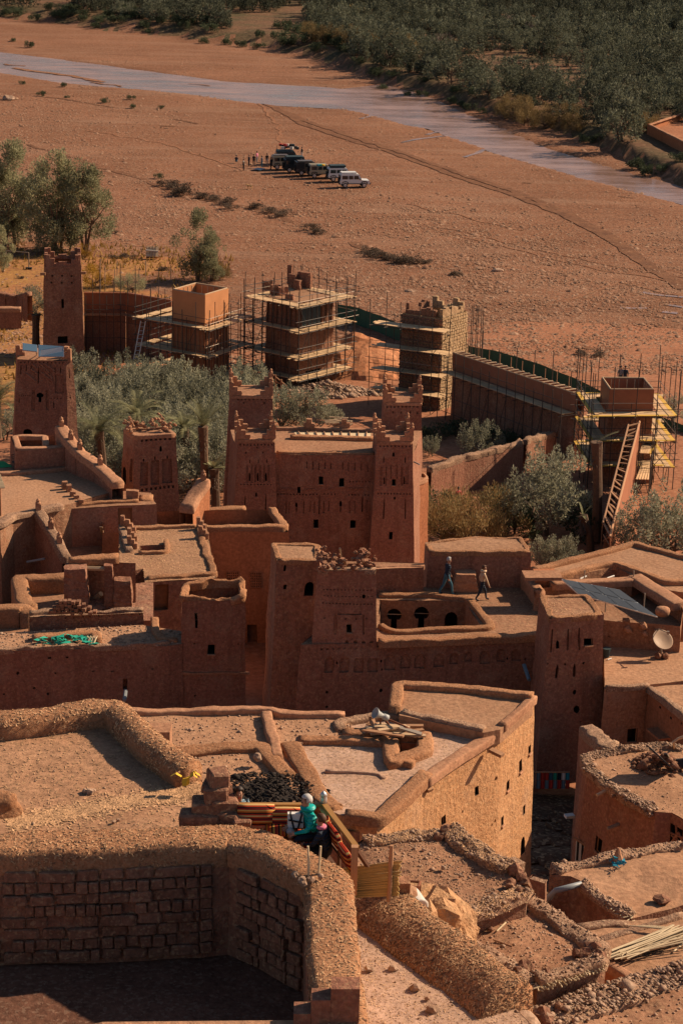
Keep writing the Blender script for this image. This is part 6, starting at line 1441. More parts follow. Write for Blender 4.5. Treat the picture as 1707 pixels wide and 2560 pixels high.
# ---- long formwork wall and its scaffold between the far left tower and T1
wa, wm, wb_ = P(W1(590, 930), 7.0), P(W1(880, 932), 7.0), P(W1(1200, 985), 7.0)
bw_ = thing('formwork_wall', 'long curved wall under formwork, left of the box tower, behind bare poles', 'wall', (wm.x, wm.y, 2))
for a, b in ((wa, wm), (wm, wb_)):
 d = (b - a).normalized(); nrm = Vector((d.y, -d.x, 0)); mb = MB(); mb.prism(ccw([a, b, b - nrm * .5, a - nrm * .5]), 1.9); mb.build('formwork_panel', 'formwork', bw_)
 mb = MB(); mb.prism(ccw([a - Vector((0, 0, 1.9)) - nrm * .06, b - Vector((0, 0, 1.9)) - nrm * .06, b - Vector((0, 0, 1.9)) - nrm * .45, a - Vector((0, 0, 1.9)) - nrm * .45]), 4.5); mb.build('wall', 'mud_wall', bw_)
 rod('rim_batten', 'mud_orange', bw_, a, b, .08)
 for k in range(6):
  p = a.lerp(b, (k + .3) / 6) + nrm * 1.2; rod('pole', 'scaffold_steel', bw_, (p.x, p.y, 1.5), (p.x, p.y, 7 + (k % 3) * 1.6), .036)
 for h in (-1.4, -.9, -2.6, -4.2): rod('guard_rail', 'scaffold_steel', bw_, a + nrm * 1.2 + Vector((0, 0, h)), b + nrm * 1.2 + Vector((0, 0, h)), .03)
 for j in range(3): board('plank', 'wood', bw_, a + nrm * (.3 + .3 * j) + Vector((0, 0, -2.0)), b + nrm * (.3 + .3 * j) + Vector((0, 0, -2.0)), .28, .05)
# ---- far left tower
z = 10.4; q = [P(T(420, 175), z), P(T(775, 175), z)]; d = (q[1] - q[0]).normalized(); n_ = Vector((-d.y, d.x, 0)); q = q + [q[1] + n_ * 4, q[0] + n_ * 4]
fl2 = Building('watchtower', 'plain rubble-faced tower with broken stepped battlements and one slit, far left', 'tower', q, 1.8, .025, 'mud_rough', 'roof_red', amp=.06, roof_dz=-.8, ops=[
 (T, [(585, 485, 608, 568)], .6), (T, [(552, 838, 645, 905)], .8, 'rect', 'doorway'), (T, holes_row(500, 685, 265, 3, 22, 20) + holes_row(495, 685, 328, 3, 22, 20), .3, 'round', None)])
ins = offset_poly(fl2.top, -.2)
for i in range(4):
 a, b = ins[i], ins[(i + 1) % 4]; L_ = (b - a).length
 for k, hh in enumerate((1.1, .75, .3, .45, .45, .25, .7, 1.1)): mb = MB(); mb.rbox(a.lerp(b, (k + .5) / 8) + Vector((0, 0, hh / 2 - .02)), (L_ / 8 * 1.04, .32, hh), math.atan2((b - a).y, (b - a).x)); mb.build('battlement', 'mud_wall', fl2.t)
mb = MB();
for (x, y) in ((410, 245), (795, 235)): mb.box(P(T(x, y), z - .6), (.5, .2, .25))
mb.build('beam_end', 'wood', fl2.t)
mud_wall_run('ruin_wall', 'dark ragged ruined wall left of the far left tower', [P(W1(-60, 940), 4.0), P(W1(40, 955), 3.8), P(W1(130, 965), 3.6), P(W1(180, 945), 4.2), P(W1(212, 940), 4.4)], .7, 1.5, 'mud_rough', amp=.15)
mud_wall_run('garden_wall', 'low wall with a sunlit flat top below the ruined wall at the left edge', [P(W1(-60, 1050), 3.6), P(W1(150, 1050), 3.6)], .9, 1.8, 'cap_smooth', amp=.05)
# ---- green net fence
nf_ = thing('net_fence', 'dark green net fence curving behind the restoration site to the right', 'fence', P(B(700, 520), .5))
pts_ = [M(1235, 482), M(1370, 500), M(1470, 522), M(1560, 560), N(265, 362), N(400, 420), N(545, 480), B(330, 412), B(480, 448), B(585, 482), B(700, 502), B(800, 530), B(900, 560), B(1000, 600), B(1080, 632), B(1180, 682), B(1300, 740), K(1130, 850), K(1230, 890), K(1362, 945), K(1500, 1000)]
wp = [P(p, 2.6) for p in pts_]
for a, b in zip(wp[:-1], wp[1:]):
 mb = MB(); k = 5
 for j in range(k):
  p, q = a.lerp(b, j / k), a.lerp(b, (j + 1) / k); wv = lambda v: v + Vector((0, .12 * noise.noise(v * .8), .08 * noise.noise(v * .5)))
  mb.quad(Vector((p.x, p.y, .3)), Vector((q.x, q.y, .3)), wv(q), wv(p));
 mb.build('net_panel', 'net_green', nf_); rod('post', 'scaffold_steel', nf_, (a.x, a.y + .1, .1), (a.x, a.y + .1, 2.75), .04)
# ---- spoil heap, rubble, tank, pallets, timber
c = gp(V(818, 850), 1.3); mb = MB(); n = 26; vs = []
for j in range(n):
 for i in range(n):
  x, y = (i / (n - 1) - .5) * 15, (j / (n - 1) - .5) * 13; r_ = math.hypot(x / 7.2, y / 6.2); h = 3.6 * max(0, 1 - r_) ** .85; p = Vector((c.x + x, c.y + y + 1.5, c.z - .1 + h)); p += noise.noise_vector(p * .7) * (.3 if h > .05 else 0) + noise.noise_vector(p * 2) * (.12 if h > .05 else 0); vs.append(p)
mb.add(vs, [(j * n + i, j * n + i + 1, (j + 1) * n + i + 1, (j + 1) * n + i) for j in range(n - 1) for i in range(n - 1)]); mud('spoil', (0.40, 0.16, 0.075), (0.47, 0.21, 0.105), bump=.9, fine=3, straw=.2)
mb.build_here('spoil_heap', 'spoil', 'heap of orange earth between the ruined scaffolded tower and the stone tower', 'earth heap', smooth=False)
plant('tamarisk', 'dead_brush', 'dark dry brush on the left slope of the earth heap', 'brush', c + Vector((-3.5, 2, .8)), .9, None, None, 1, 'leaf_dry', .7)
def heap(label, ctr, rx, ry, h, n, size, seed=1, mat='rubble_stone', name='rubble_heap'):
 rs = np.random.RandomState(seed); t = thing(name, label, 'rubble', ctr); a = rs.rand(n) * 6.28; r_ = rs.rand(n) ** .6
 p = np.stack([np.cos(a) * r_ * rx, np.sin(a) * r_ * ry, h * (1 - r_) * rs.rand(n)], -1); o = stones(n, lambda k: p, lambda k: size * (.5 + rs.exponential(.5, k)), 'rubble', mat, parent=t); o['kind'] = 'stuff'; return t
heap('pile of broken pale stone at the foot of the ruined scaffolded tower', gp(M(1130, 1430), 1.5), 3.8, 2.6, .9, 900, .16)
heap('scatter of pale stone right of the main rubble pile', gp(N(60, 1370), 1.5), 2.4, 1.2, .3, 200, .16, 4)
board('timber_beam', 'wood', None, gp(M(770, 1465), 1.5) + Vector((0, 0, .1)), gp(M(1440, 1455), 1.5) + Vector((0, 0, .1)), .2, .15); tag(bpy.data.objects['timber_beam'], 'long timber lying on the ground before the pale rubble pile', 'timber')
tb = thing('water_tank', 'white plastic tank in a wire cage behind the stone tower scaffold', 'tank', P(N(215, 985), 1.3)); c = P(N(215, 985), 1.3)
mb = MB(); mb.box(c + Vector((0, 0, .75)), (1.15, 1.0, 1.1), .2); mb.build('tank', 'white_plastic', tb); slab('pallet', 'wood', tb, c + Vector((0, 0, .1)), (1.2, 1.05, .18), (0, 0, .2))
for i in range(5):
 x = -.6 + .3 * i; rod('cage_bar', 'aluminium', tb, c + Matrix.Rotation(.2, 3, 'Z') @ Vector((x, -.53, .2)), c + Matrix.Rotation(.2, 3, 'Z') @ Vector((x, -.53, 1.35)), .02); rod('cage_bar', 'aluminium', tb, c + Matrix.Rotation(.2, 3, 'Z') @ Vector((-.6, -.53, .25 + .27 * i)), c + Matrix.Rotation(.2, 3, 'Z') @ Vector((.6, -.53, .25 + .27 * i)), .02)
def pallet(label, c, rz, up=True):
 t = thing('pallet', label, 'pallet', c)
 for k in range(5): slab('slat', 'wood_pale', t, Vector(c) + Matrix.Rotation(rz, 3, 'Z') @ Vector((0, 0, .12 + .22 * k)), (1.1, .04, .13), (0, 0, rz))
 for k in (-.5, 0, .5): slab('batten', 'wood_pale', t, Vector(c) + Matrix.Rotation(rz, 3, 'Z') @ Vector((k, .05, .55)), (.1, .08, 1.1), (0, 0, rz))
 for k in (-1, 1): rod('brace', 'wood_pale', t, Vector(c) + Vector((-.5 * k, -.05, .1)), Vector(c) + Vector((.5 * k, -.05, 1.0)), .045)
pallet('timber pallet standing on edge by the white water tank', P(N(312, 1110), 1.3), .2); pallet('small pallet on the orange ground left of the stone tower', P(N(268, 1395), 1.4), -.1)
tp_ = thing('timber_pile', 'pile of pale sawn timber behind the kasbah roof', 'timber', P(O(850, 410), 4.5)); rnd = random.Random(6)
for k in range(26): c = P(O(850, 405), 4.6) + Vector((rnd.uniform(-.5, .5), rnd.uniform(-.6, .6), .1 + .02 * k)); a = rnd.uniform(-.5, .5); board('timber', 'wood_pale', tp_, c - Vector((math.cos(a), math.sin(a), 0)) * .8, c + Vector((math.cos(a), math.sin(a), .1)) * .8, .1, .06)
th = thing('timber_trestle', 'rough timber trestle by the foot of the ruined scaffolded tower', 'trestle', P(M(590, 1400), 1.6)); c = P(M(590, 1440), 1.6)
for (x, y, x2, y2) in ((510, 1450, 520, 1220), (560, 1470, 560, 1250), (620, 1440, 625, 1300), (690, 1460, 690, 1380), (510, 1300, 690, 1380), (500, 1220, 680, 1370), (500, 1380, 640, 1400)):
 rod('timber', 'wood', th, PY(M(x, y), c.y), PY(M(x2, y2), c.y), .07)
# poles and small things on the meadow
for k, (x, y, yb) in enumerate(((705, 695, 930), (737, 740, 920), (822, 700, 810), (805, 765, 920), (1022, 705, 825), (975, 760, 930), (1195, 735, 850))):
 b = gp(W1(x, yb), 1); t = PY(W1(x, y), b.y); MB().tube([b, t], .045, 6).build_here('pole', 'rail_steel', 'slim bare pole standing on the meadow behind the long formwork wall', 'pole', 'bare poles on the meadow')
gq = thing('goal_frame', 'thin pale crossbar frame on the meadow at the left edge', 'frame', gp(W1(205, 765), .5)); b = gp(W1(205, 765), .5); tp = PY(W1(203, 648), b.y); e = P(W1(45, 635), tp.z)
rod('post', 'rail_steel', gq, b, tp, .06); rod('crossbar', 'rail_steel', gq, tp, e, .05); e0 = e.copy(); e0.z = b.z; rod('post', 'rail_steel', gq, e0, e, .06); slab('foot', 'rubber', gq, b + Vector((0, 0, .1)), (.7, .5, .25))
wb2 = thing('white_crate', 'pale square crate lying tilted on the meadow slope', 'crate', gp(W1(1068, 690), .5)); c = gp(W1(1068, 690), .5)
for k in range(4): slab('board', 'wood_pale', wb2, c + Vector((-.55 + .36 * k, 0, .75)), (.34, .7, 1.3), (-.5, .1, .2))
for h in (.45, 1.05): slab('batten', 'white_plastic', wb2, c + Vector((0, -.38, h)), (1.5, .12, .12), (0, .1, .2))
lc = thing('lamp_bracket', 'thin curved pipe bracket between the shaggy palm and the far left tower door', 'pipe', P(T(400, 770), 4.0)); MB().tube([P(T(398, 770), 4.2), P(T(440, 748), 4.4), P(T(520, 740), 4.5), P(T(612, 735), 4.6), P(T(614, 770), 4.2)], .05, 6).build('pipe', 'rail_steel', lc)
# ================================================================== foreground roofs
# lumpy mud bricks shared by all courses
BRK = []
for s_ in range(6):
 bm = bmesh.new(); bmesh.ops.create_cube(bm, size=1.0); bmesh.ops.bevel(bm, geom=bm.edges[:], offset=.09, segments=1, affect='EDGES')
 for v in bm.verts: v.co += noise.noise_vector(v.co * 1.9 + Vector((s_ * 5, 2, 1))) * .09
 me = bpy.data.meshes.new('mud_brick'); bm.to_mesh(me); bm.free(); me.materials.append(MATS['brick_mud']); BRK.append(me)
def brick(par, c, size, rot=(0, 0, 0), k=0, name='brick'):
 o = bpy.data.objects.new(name, BRK[k % 6]); COL.objects.link(o); o.parent = par; o.location = Vector(c) - base_of(par); o.scale = size; o.rotation_euler = rot; return o
def brick_courses(par, w_, v0, v1, rows, seed, u0=0.0, u1=1.0, up=(1, 3, 6)):
 rs = random.Random(seed); L_ = ((w_.t1 - w_.t0) + (w_.b1 - w_.b0)).length / 2; Hh = (w_.t0 - w_.b0).length; k = 0
 for r_ in range(rows):
  va, vb = v1 + (v0 - v1) * r_ / rows, v1 + (v0 - v1) * (r_ + 1) / rows; h = abs(va - vb) * Hh; u = u0 + rs.uniform(0, .02)
  while u < u1 - .012:
   ln = rs.uniform(.2, .29) if r_ in up else rs.uniform(.45, .85)
   ln = min(ln, (u1 - u) * L_); um = u + ln / L_ / 2; c = w_.b0.lerp(w_.b1, um).lerp(w_.t0.lerp(w_.t1, um), (va + vb) / 2); d = (w_.t1 - w_.t0); ang = math.atan2(d.y, d.x)
   if rs.random() > .06: brick(par, c + w_.n * rs.uniform(-.08, .01), (ln * rs.uniform(.84, .97), .26, h * rs.uniform(.82, .96)), (rs.uniform(-.04, .04), rs.uniform(-.07, .07), ang + rs.uniform(-.05, .05)), k)
   k += 1; u += ln / L_
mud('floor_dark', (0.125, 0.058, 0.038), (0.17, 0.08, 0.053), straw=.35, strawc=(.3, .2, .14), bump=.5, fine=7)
# ---- the sunken enclosure in front
ZC = 32.0
path = [P(E(-260, 575), ZC + .3), P(E(0, 572), ZC + .3), P(E(450, 558), ZC + .3), P(E(900, 538), ZC + .3), P(E(1060, 528), ZC + .3), P(E(1150, 555), ZC + .3), P(E(1270, 605), ZC + .3), P(E(1400, 672), ZC + .3), P(E(1495, 724), ZC + .3), P(E(1508, 900), ZC + .3), P(E(1525, 1120), ZC + .3), P(E(1545, 1330), ZC + .3), P(E(1565, 1600), ZC + .3)]
path = [Vector((p.x, p.y, ZC)) for p in path]
en = thing('roofless_room', 'big roofless room in the foreground with mud-brick inner walls and a thick straw-mud coping', 'ruin', P(E(700, 1200), 29.6))
cp = cap_mesh(path, .98, .4, False, .06, step=.1).build('coping', 'cap_straw', en, smooth=True)
scatter_on(cp, 4500, .07, 'straw_flakes', 'straw', en, .0, seed=3); scatter_on(cp, 1500, .07, 'straw_flakes', 'straw_dark', en, .0, seed=4)
zf = 29.75
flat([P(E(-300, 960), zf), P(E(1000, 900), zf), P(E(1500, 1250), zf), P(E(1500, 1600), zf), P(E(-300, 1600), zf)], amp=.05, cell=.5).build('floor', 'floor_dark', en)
def off_path(a, b, q): d = (b - a).normalized(); return Vector((d.y, -d.x, 0)) * q
inn = []
for i, p in enumerate(path):
 a, b = path[max(i - 1, 0)], path[min(i + 1, len(path) - 1)]; inn.append(p + off_path(a, b, .48))
mb = MB(); ew = []
for i in range(len(inn) - 1):
 a, b = inn[i] + Vector((0, 0, .02)), inn[i + 1] + Vector((0, 0, .02)); w_ = Wall(a, b, Vector((a.x, a.y, zf - .1)), Vector((b.x, b.y, zf - .1)), .03, .4); w_.mesh(mb); ew.append(w_)
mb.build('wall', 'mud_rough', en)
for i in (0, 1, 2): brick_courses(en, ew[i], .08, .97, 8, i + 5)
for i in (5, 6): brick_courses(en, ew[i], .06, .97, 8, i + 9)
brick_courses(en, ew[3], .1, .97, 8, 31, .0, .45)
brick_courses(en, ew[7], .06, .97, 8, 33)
# outer face of the same walls
mb = MB()
for i in range(len(path) - 1):
 n0 = off_path(path[max(i - 1, 0)], path[min(i + 1, len(path) - 1)], -.5); n1 = off_path(path[i], path[min(i + 2, len(path) - 1)], -.5); a, b = path[i] + n0, path[i + 1] + n1
 Wall(b, a, Vector((b.x, b.y, 26)), Vector((a.x, a.y, 26)), .03, .6).mesh(mb)
mb.build('wall', 'mud_wall_straw', en)
# near wall with steps
mb = MB()
nw = [(1340, 1420, 1300), (1420, 1510, 1238), (1510, 1640, 1187)]
for (x0, x1, y) in nw:
 a, b = P(E(x0, y), 32.35), P(E(x1, y), 32.35); yb = 34.3
 a = PY(E(x0, y), yb); b = PY(E(x1, y), yb); mb.prism([Vector((a.x, yb - .3, a.z)), Vector((b.x, yb - .3, b.z)), Vector((b.x, yb + .12, b.z)), Vector((a.x, yb + .12, a.z))], 4)
mb.build('stepped_wall', 'mud_wall', en)
low = [PY(E(350, 1400), 34.25), PY(E(470, 1376), 34.25), PY(E(900, 1372), 34.25), PY(E(1345, 1368), 34.25)]
mb = MB();
for a, b in zip(low[:-1], low[1:]): mb.prism([Vector((a.x, 33.7, a.z)), Vector((b.x, 33.7, b.z)), Vector((b.x, 34.25, b.z)), Vector((a.x, 34.25, a.z))], 3)
mb.build('near_wall', 'roof_mud', en)
# sticks standing in a gap of the coping
for k, (x, y, x2, y2) in enumerate(((1406, 728, 1404, 575), (1447, 722, 1462, 575))):
 b = P(E(x, y), 32.3); t = PY(E(x2, y2), b.y); MB().tube([b - Vector((0, 0, .2)), b.lerp(t, .5) + Vector((.01, 0, 0)), t], [.028, .026, .022], 6).build_here('stick', 'cane', 'taller upright stick in the gap of the thick wall' if k == 0 else 'slightly leaning stick in the gap of the thick wall', 'stick')
for k, (x, y, s) in enumerate(((1380, 735, .1), (1420, 728, .07), (1462, 712, .06), (1345, 705, .07))): MB().blob(P(E(x, y), 32.5), s, 2, .3, seed=k).build('clod', 'rubble_stone', en)
# ---- left roof
z = 31.78
la_ = Building('flat_roofed_house', 'sunlit foreground roof at left with a thick straw-mud parapet turning a corner', 'house', [P(E(-320, 40), z), P(E(505, -20), z), P(E(560, 20), z), P(E(900, 285), z), P(E(980, 350), z), P(E(1060, 480), z), P(E(900, 545), z), P(E(-320, 585), z)], 26, .0, 'mud_wall_straw', 'roof_mud', roof_cell=.35, roof_amp=.05)
ra_ = [P(E(-330, 20), z), P(E(0, 72), z), P(E(250, 40), z), P(E(430, 15), z), P(E(530, 14), z), P(E(600, 85), z), P(E(700, 175), z), P(E(790, 245), z), P(E(862, 290), z)]
cpl = cap_mesh(ra_, .72, .55, False, .05, step=.1, prof=[(-.5, -.15), (-.53, .3), (-.5, .66), (-.34, .9), (-.1, 1.0), (.12, .98), (.34, .9), (.5, .7), (.5, -.15)]).build('coping', 'cap_straw', la_.t, smooth=True)
scatter_on(cpl, 2600, .07, 'straw_flakes', 'straw', la_.t, .0, seed=5); scatter_on(cpl, 900, .07, 'straw_flakes', 'straw_dark', la_.t, .0, seed=6)
brick_i = 0
w_ = Wall(ra_[0] + off_path(ra_[0], ra_[3], .34) + Vector((0, 0, .25)), ra_[4] + off_path(ra_[3], ra_[4], .34) + Vector((0, 0, .25)), ra_[0] + off_path(ra_[0], ra_[3], .34) - Vector((0, 0, .1)), ra_[4] + off_path(ra_[3], ra_[4], .34) - Vector((0, 0, .1)), .02, .4)
mb = MB(); w_.mesh(mb); mb.build('parapet_face', 'brick_mud', la_.t)
ra0, ra1 = P(E(40, 475), z), P(E(930, 312), z); off_ = LOC[la_.t.name]
def on_ridge(c):
 w0 = c + np.array(off_); d = np.array(ra1 - ra0)[:2]; L2 = d @ d; t = ((w0[:, :2] - np.array(ra0)[:2]) @ d) / L2; q = np.abs((w0[:, 0] - ra0.x) * -d[1] + (w0[:, 1] - ra0.y) * d[0]) / L2 ** .5
 return np.exp(-(q / .3) ** 2) * (t > 0) * (t < 1.02)
scatter_on(la_.roof, 4500, .1, 'straw_litter', 'straw', la_.t, .3, seed=7, region=on_ridge); scatter_on(la_.roof, 3000, .08, 'straw_litter', 'straw', la_.t, seed=8); scatter_on(la_.roof, 160, .035, 'pebbles', 'rubble_stone', la_.t, stone=True, seed=9)
MB().blob(P(E(5, 425), z) + Vector((0, 0, .1)), .42, 3, .25, (1.1, .8, .9), seed=3).build_here('mud_heap', 'cap_straw', 'lumpy straw-mud heap at the left edge of the foreground roof', 'mud heap', smooth=True)
for k, (x, y, s) in enumerate(((390, 325, .07), (410, 330, .09), (425, 322, .06), (520, 465, .05), (540, 455, .04))): MB().blob(P(E(x, y), z + .05), s, 2, .3, seed=k + 9).build_here('clod', 'rubble_stone', 'small clod of earth lying on the sunlit left roof', 'clod', 'clods on the left roof')
# yellow rag at the tip of the parapet
mb = MB(); c = P(E(850, 262), z + .38); rnd = random.Random(12)
for (dx, dy, L_) in ((-.35, .02, .3), (.3, .12, .4), (.05, -.1, .35), (-.1, -.02, .3), (.25, .02, .35), (-.02, -.16, .3)):
 a = c + Vector((dx * .3, dy * .3, .02)); b = c + Vector((dx, dy - .03, -.12 if dy < 0 else .03)); s_ = Vector((-dy, dx, .05)).normalized() * .06
 m_ = a.lerp(b, .5) + Vector((0, 0, .08)); mb.quad(a - s_, a + s_, m_ + s_ * 1.3, m_ - s_); mb.quad(m_ - s_ * 1.3, m_ + s_, b + s_ * .6, b - s_)
mb.build_here('yellow_rag', 'yellow_rag', 'torn yellow plastic strip caught on the end of the straw parapet', 'rag')
# ---- broken brick pillar
bpil = thing('brick_pillar', 'broken stack of eroded mud blocks at the meeting of the foreground walls', 'pillar', P(E(980, 470), 31.9)); Yp = P(E(980, 500), 32.1).y + .25
for k, (x, y, w_, h, dd, rz) in enumerate(((995, 272, .42, .42, 0.12, .3), (985, 330, .52, .4, .05, .1), (935, 395, .55, .36, .0, .0), (1020, 390, .6, .36, .0, .25), (880, 455, .6, .4, -.12, .05), (950, 455, .55, .34, -.12, -.1), (1040, 455, .62, .45, -.12, -.35), (1095, 475, .4, .42, -.25, .3), (1010, 300, .3, .2, .15, .6), (960, 300, .3, .18, .15, -.2))):
 brick(bpil, PY(E(x, y), Yp + dd), (w_, .5, h), (.06 * math.sin(k), .08 * math.cos(k * 2), rz), k)
# ---- lower roofs behind
z = 25.5
rc = Building('flat_roofed_house', 'gravelly flat roof with low dividing ridges left of the sunlit big house', 'house', [P(E(200, -10), z), P(E(700, -36), z), P(E(1260, -40), z), P(E(1600, -12), z), P(E(1600, 60), z), P(E(1380, 95), z), P(E(1360, 400), z), P(E(900, 420), z), P(E(300, 300), z)], 17, .02, 'mud_wall', 'roof_mud', roof_cell=.5)
rc.cap([P(C(480, 1072), z), P(C(800, 1066), z), P(C(1240, 1060), z), P(C(1260, 1078), z), P(C(1568, 1082), z)], .4, .3, 'cap_smooth'); rc.cap([P(C(1215, 1078), z), P(C(1235, 1160), z), P(C(1265, 1275), z)], .45, .3, 'cap_smooth')
rc.cap([P(E(780, 165), z), P(E(1000, 140), z), P(E(1190, 130), z), P(E(1240, 190), z), P(E(1310, 260), z)], .7, .28, 'cap_straw')
scatter_on(rc.roof, 2200, .05, 'pebbles', 'rubble_stone', rc.t, stone=True)
bxr = MB(); q = poly(C, [(662, 1150), (775, 1150), (785, 1108), (662, 1105)], z + .75); bxr.prism(ccw(q), .8); bxr.build_here('roof_box', 'cap_smooth', 'small raised mud box on the gravelly roof behind the straw parapet', 'box')
shade_fl = flat([P(E(x, y), z + .035) for x, y in ((1120, 285), (1180, 262), (1290, 268), (1345, 330), (1330, 385), (1200, 395), (1100, 370))], amp=.015, cell=.3).build('shade_layer', 'shade_black', rc.t)  # dark sheet paints the deep shade of this corner onto the roof
heap('heap of rubble coloured black for the deep shade below the terrace rail', P(E(1235, 330), z), 1.7, 1.5, .5, 900, .045, 8, 'shade_black')
MB().blob(P(E(1175, 168), z + .3), .14, 2, .2).build_here('stone', 'rubble_stone', 'pale stone sitting on the straw ridge of the gravelly roof', 'stone')
# ---- the big sunlit house
z = 25.4
far_r, near_c = P(F(890, 82), z), P(F(178, 648), z)
big = Building('flat_roofed_house', 'big house with a long sunlit straw-plastered side wall and terraced roof', 'house', [near_c, P(F(385, 455), z), P(F(735, 240), z), far_r, P(F(250, 25), z), P(F(238, 150), z), P(F(-30, 180), z), P(E(1350, 95), z), P(E(1330, 130), z), P(E(1345, 215), z), P(E(1480, 400), z), P(F(0, 612), z)], 17.2, .025, 'mud_wall_straw', 'roof_pink', amp=.05, sub=.35, roof_cell=.5, ops=[
 (F, [(470, 615, 490, 660), (620, 488, 636, 528), (764, 460, 778, 508), (820, 368, 834, 425), (738, 625, 750, 668), (836, 572, 846, 612), (862, 300, 874, 340)], .6),
 (F, [(704, 442, 718, 462), (562, 594, 570, 608), (706, 634, 714, 650), (690, 654, 698, 666)], .3, 'round', None), (F, [(826, 715, 846, 790)], .8, 'arch', 'doorway')],
 holes=[[P(F(272, 362), z), P(F(345, 330), z), P(F(350, 290), z), P(F(275, 285), z)]])
big.cap([P(F(30, 622), z), P(F(178, 640), z), P(F(290, 545), z), P(F(395, 440), z)], .6, .3, 'cap_straw', amp=.05)
cpr = big.cap([P(F(385, 462), z), P(F(545, 350), z), P(F(722, 238), z)], .5, .2, 'cap_smooth', amp=.04); big.cap([P(F(740, 215), z + .25), P(F(885, 85), z + .3)], .3, .2, 'cap_smooth', amp=.04)
big.cap([P(F(880, 85), z + .35), P(F(600, 52), z + .3), P(F(265, 30), z + .3), P(F(262, 100), z + .25), P(F(255, 150), z + .2)], .5, .32, 'cap_straw', amp=.05, under=.6)
up = [P(F(275, 160), z + .3), P(F(660, 240), z + .3), P(F(735, 225), z + .3), P(F(885, 95), z + .3), P(F(270, 38), z + .3)]
mb = flat(up, amp=.02);
for i in range(len(up)): a, b = up[i], up[(i + 1) % len(up)]; mb.quad(b - Vector((0, 0, .5)), a - Vector((0, 0, .5)), a, b) if True else 0
mb.build('raised_terrace', 'roof_mud', big.t)
big.cap([P(F(290, 158), z + .2), P(F(450, 195), z + .2), P(F(655, 240), z + .2)], .4, .3, 'cap_pebble')
big.cap([P(W5(180, 370), z), P(W5(600, 380), z), P(W5(960, 395), z), P(W5(1100, 400), z)], .55, .3, 'cap_straw', amp=.06)
big.cap(offset_poly(ccw([P(F(272, 362), z), P(F(345, 330), z), P(F(350, 290), z), P(F(275, 285), z)]), .3), .62, .4, 'cap_straw', True, .05); big.cap([P(W5(1060, 560), z), P(W5(1180, 590), z), P(W5(1310, 615), z)], .4, .35, 'cap_straw')
big.cap([P(W5(600, 300), z), P(W5(530, 220), z), P(W5(700, 180), z), P(W5(890, 150), z), P(W5(1080, 130), z), P(W5(1300, 150), z), P(W5(1560, 215), z)], .5, .3, 'cap_pebble', amp=.06)
big.cap([P(W5(600, 310), z), P(W5(800, 310), z), P(W5(1010, 285), z)], .5, .25, 'cap_straw', amp=.06)
big.cap([P(W5(100, 430), z), P(W5(160, 560), z), P(W5(250, 680), z), P(W5(330, 850), z), P(W5(400, 960), z), P(W5(520, 1050), z)], .75, .35, 'cap_straw', amp=.06)
big.cap([P(W5(440, 665), z), P(W5(720, 670), z), P(W5(1000, 695), z), P(W5(1020, 740), z)], .22, .12, 'roof_pink', amp=.03)
scatter_on(big.roof, 3500, .05, 'straw_litter', 'straw', big.t, seed=11); scatter_on(big.wall, 2500, .05, 'straw_flakes', 'straw', big.t, -.05, seed=12, region=lambda c: np.ones(len(c)))
lw = Building('light_well', 'square light well with a thick straw rim on the roof of the big sunlit house', 'light well', [P(F(272, 362), z), P(F(345, 330), z), P(F(350, 290), z), P(F(275, 285), z)], 22.5, 0, 'mud_orange', 'alley', inward=True, roof_dz=-2.8)
for (x, y, x2, y2) in ((382, 470, 418, 505), (690, 318, 745, 345)):
 a = P(F(x, y), z - .25); b = PY(F(x2, y2), a.y - .25); board('drain_trough', 'wood', big.t, a, b, .22, .1)
# loudspeaker and scrap on that roof
sp = thing('loudspeaker', 'pale horn loudspeaker standing on the roof scrap heap', 'loudspeaker', P(W5(985, 125), z + .3)); c = P(W5(985, 110), z + .75); ax_ = Vector((-.75, -.35, .45)).normalized(); mb = MB(); q = ax_.to_track_quat('Z', 'Y').to_matrix()
mb2 = MB(); mb2.lathe((0, 0, 0), [(.06, -.3), (.1, -.28), (.1, -.12), (.07, -.1), (.09, 0), (.12, .12), (.18, .22), (.17, .23), (.08, .08)], 14); mb.add([c + q @ v for v in mb2.v], mb2.f); mb.build('horn', 'horn_grey', sp, smooth=True); rod('post', 'rust_steel', sp, c - Vector((0, 0, .7)), c, .03)
fr_ = thing('scrap_frame', 'rusty steel frame lying across the roof next to the loudspeaker', 'frame', P(W5(1150, 220), z)); pts_ = [(1010, 130, .55), (1230, 225, .6), (1390, 300, .35), (1240, 290, .1), (1130, 290, .1)]
q = [P(W5(x, y), z + h) for x, y, h in pts_]
for a, b in ((0, 1), (1, 2), (1, 3), (0, 4), (4, 3)): rod('bar', 'rust_steel', fr_, q[a], q[b], .035)
board('board', 'rail_steel', fr_, P(W5(1170, 230), z + .6), P(W5(1385, 295), z + .45), .2, .05)
wp_ = thing('wood_scrap', 'pile of broken planks and curved log below the rusty frame', 'wood scrap', P(W5(1000, 240), z)); rnd = random.Random(4)
MB().tube([P(W5(895, 120), z + .5), P(W5(900, 170), z + .35), P(W5(940, 235), z + .3)], [.09, .1, .08], 7).build('log', 'wood', wp_)
for k in range(16): c = P(W5(rnd.uniform(930, 1290), rnd.uniform(200, 320)), z + .15 + .02 * k); a = rnd.uniform(-.7, .5); board('plank', 'wood_pale' if k % 3 else 'wood', wp_, c - Vector((math.cos(a), math.sin(a), rnd.uniform(-.1, .1))) * .5, c + Vector((math.cos(a), math.sin(a), 0)) * .5, .16, .05)
# annex below the eave
ea = Building('annex', 'short annex of rough earth under the eave at the near corner of the big house', 'house', [P(F(-60, 690), 25.0), P(F(120, 690), 25.0), P(F(140, 655), 25.0), P(F(-60, 640), 25.0)], 20, .02, 'mud_rough', 'cap_pebble')
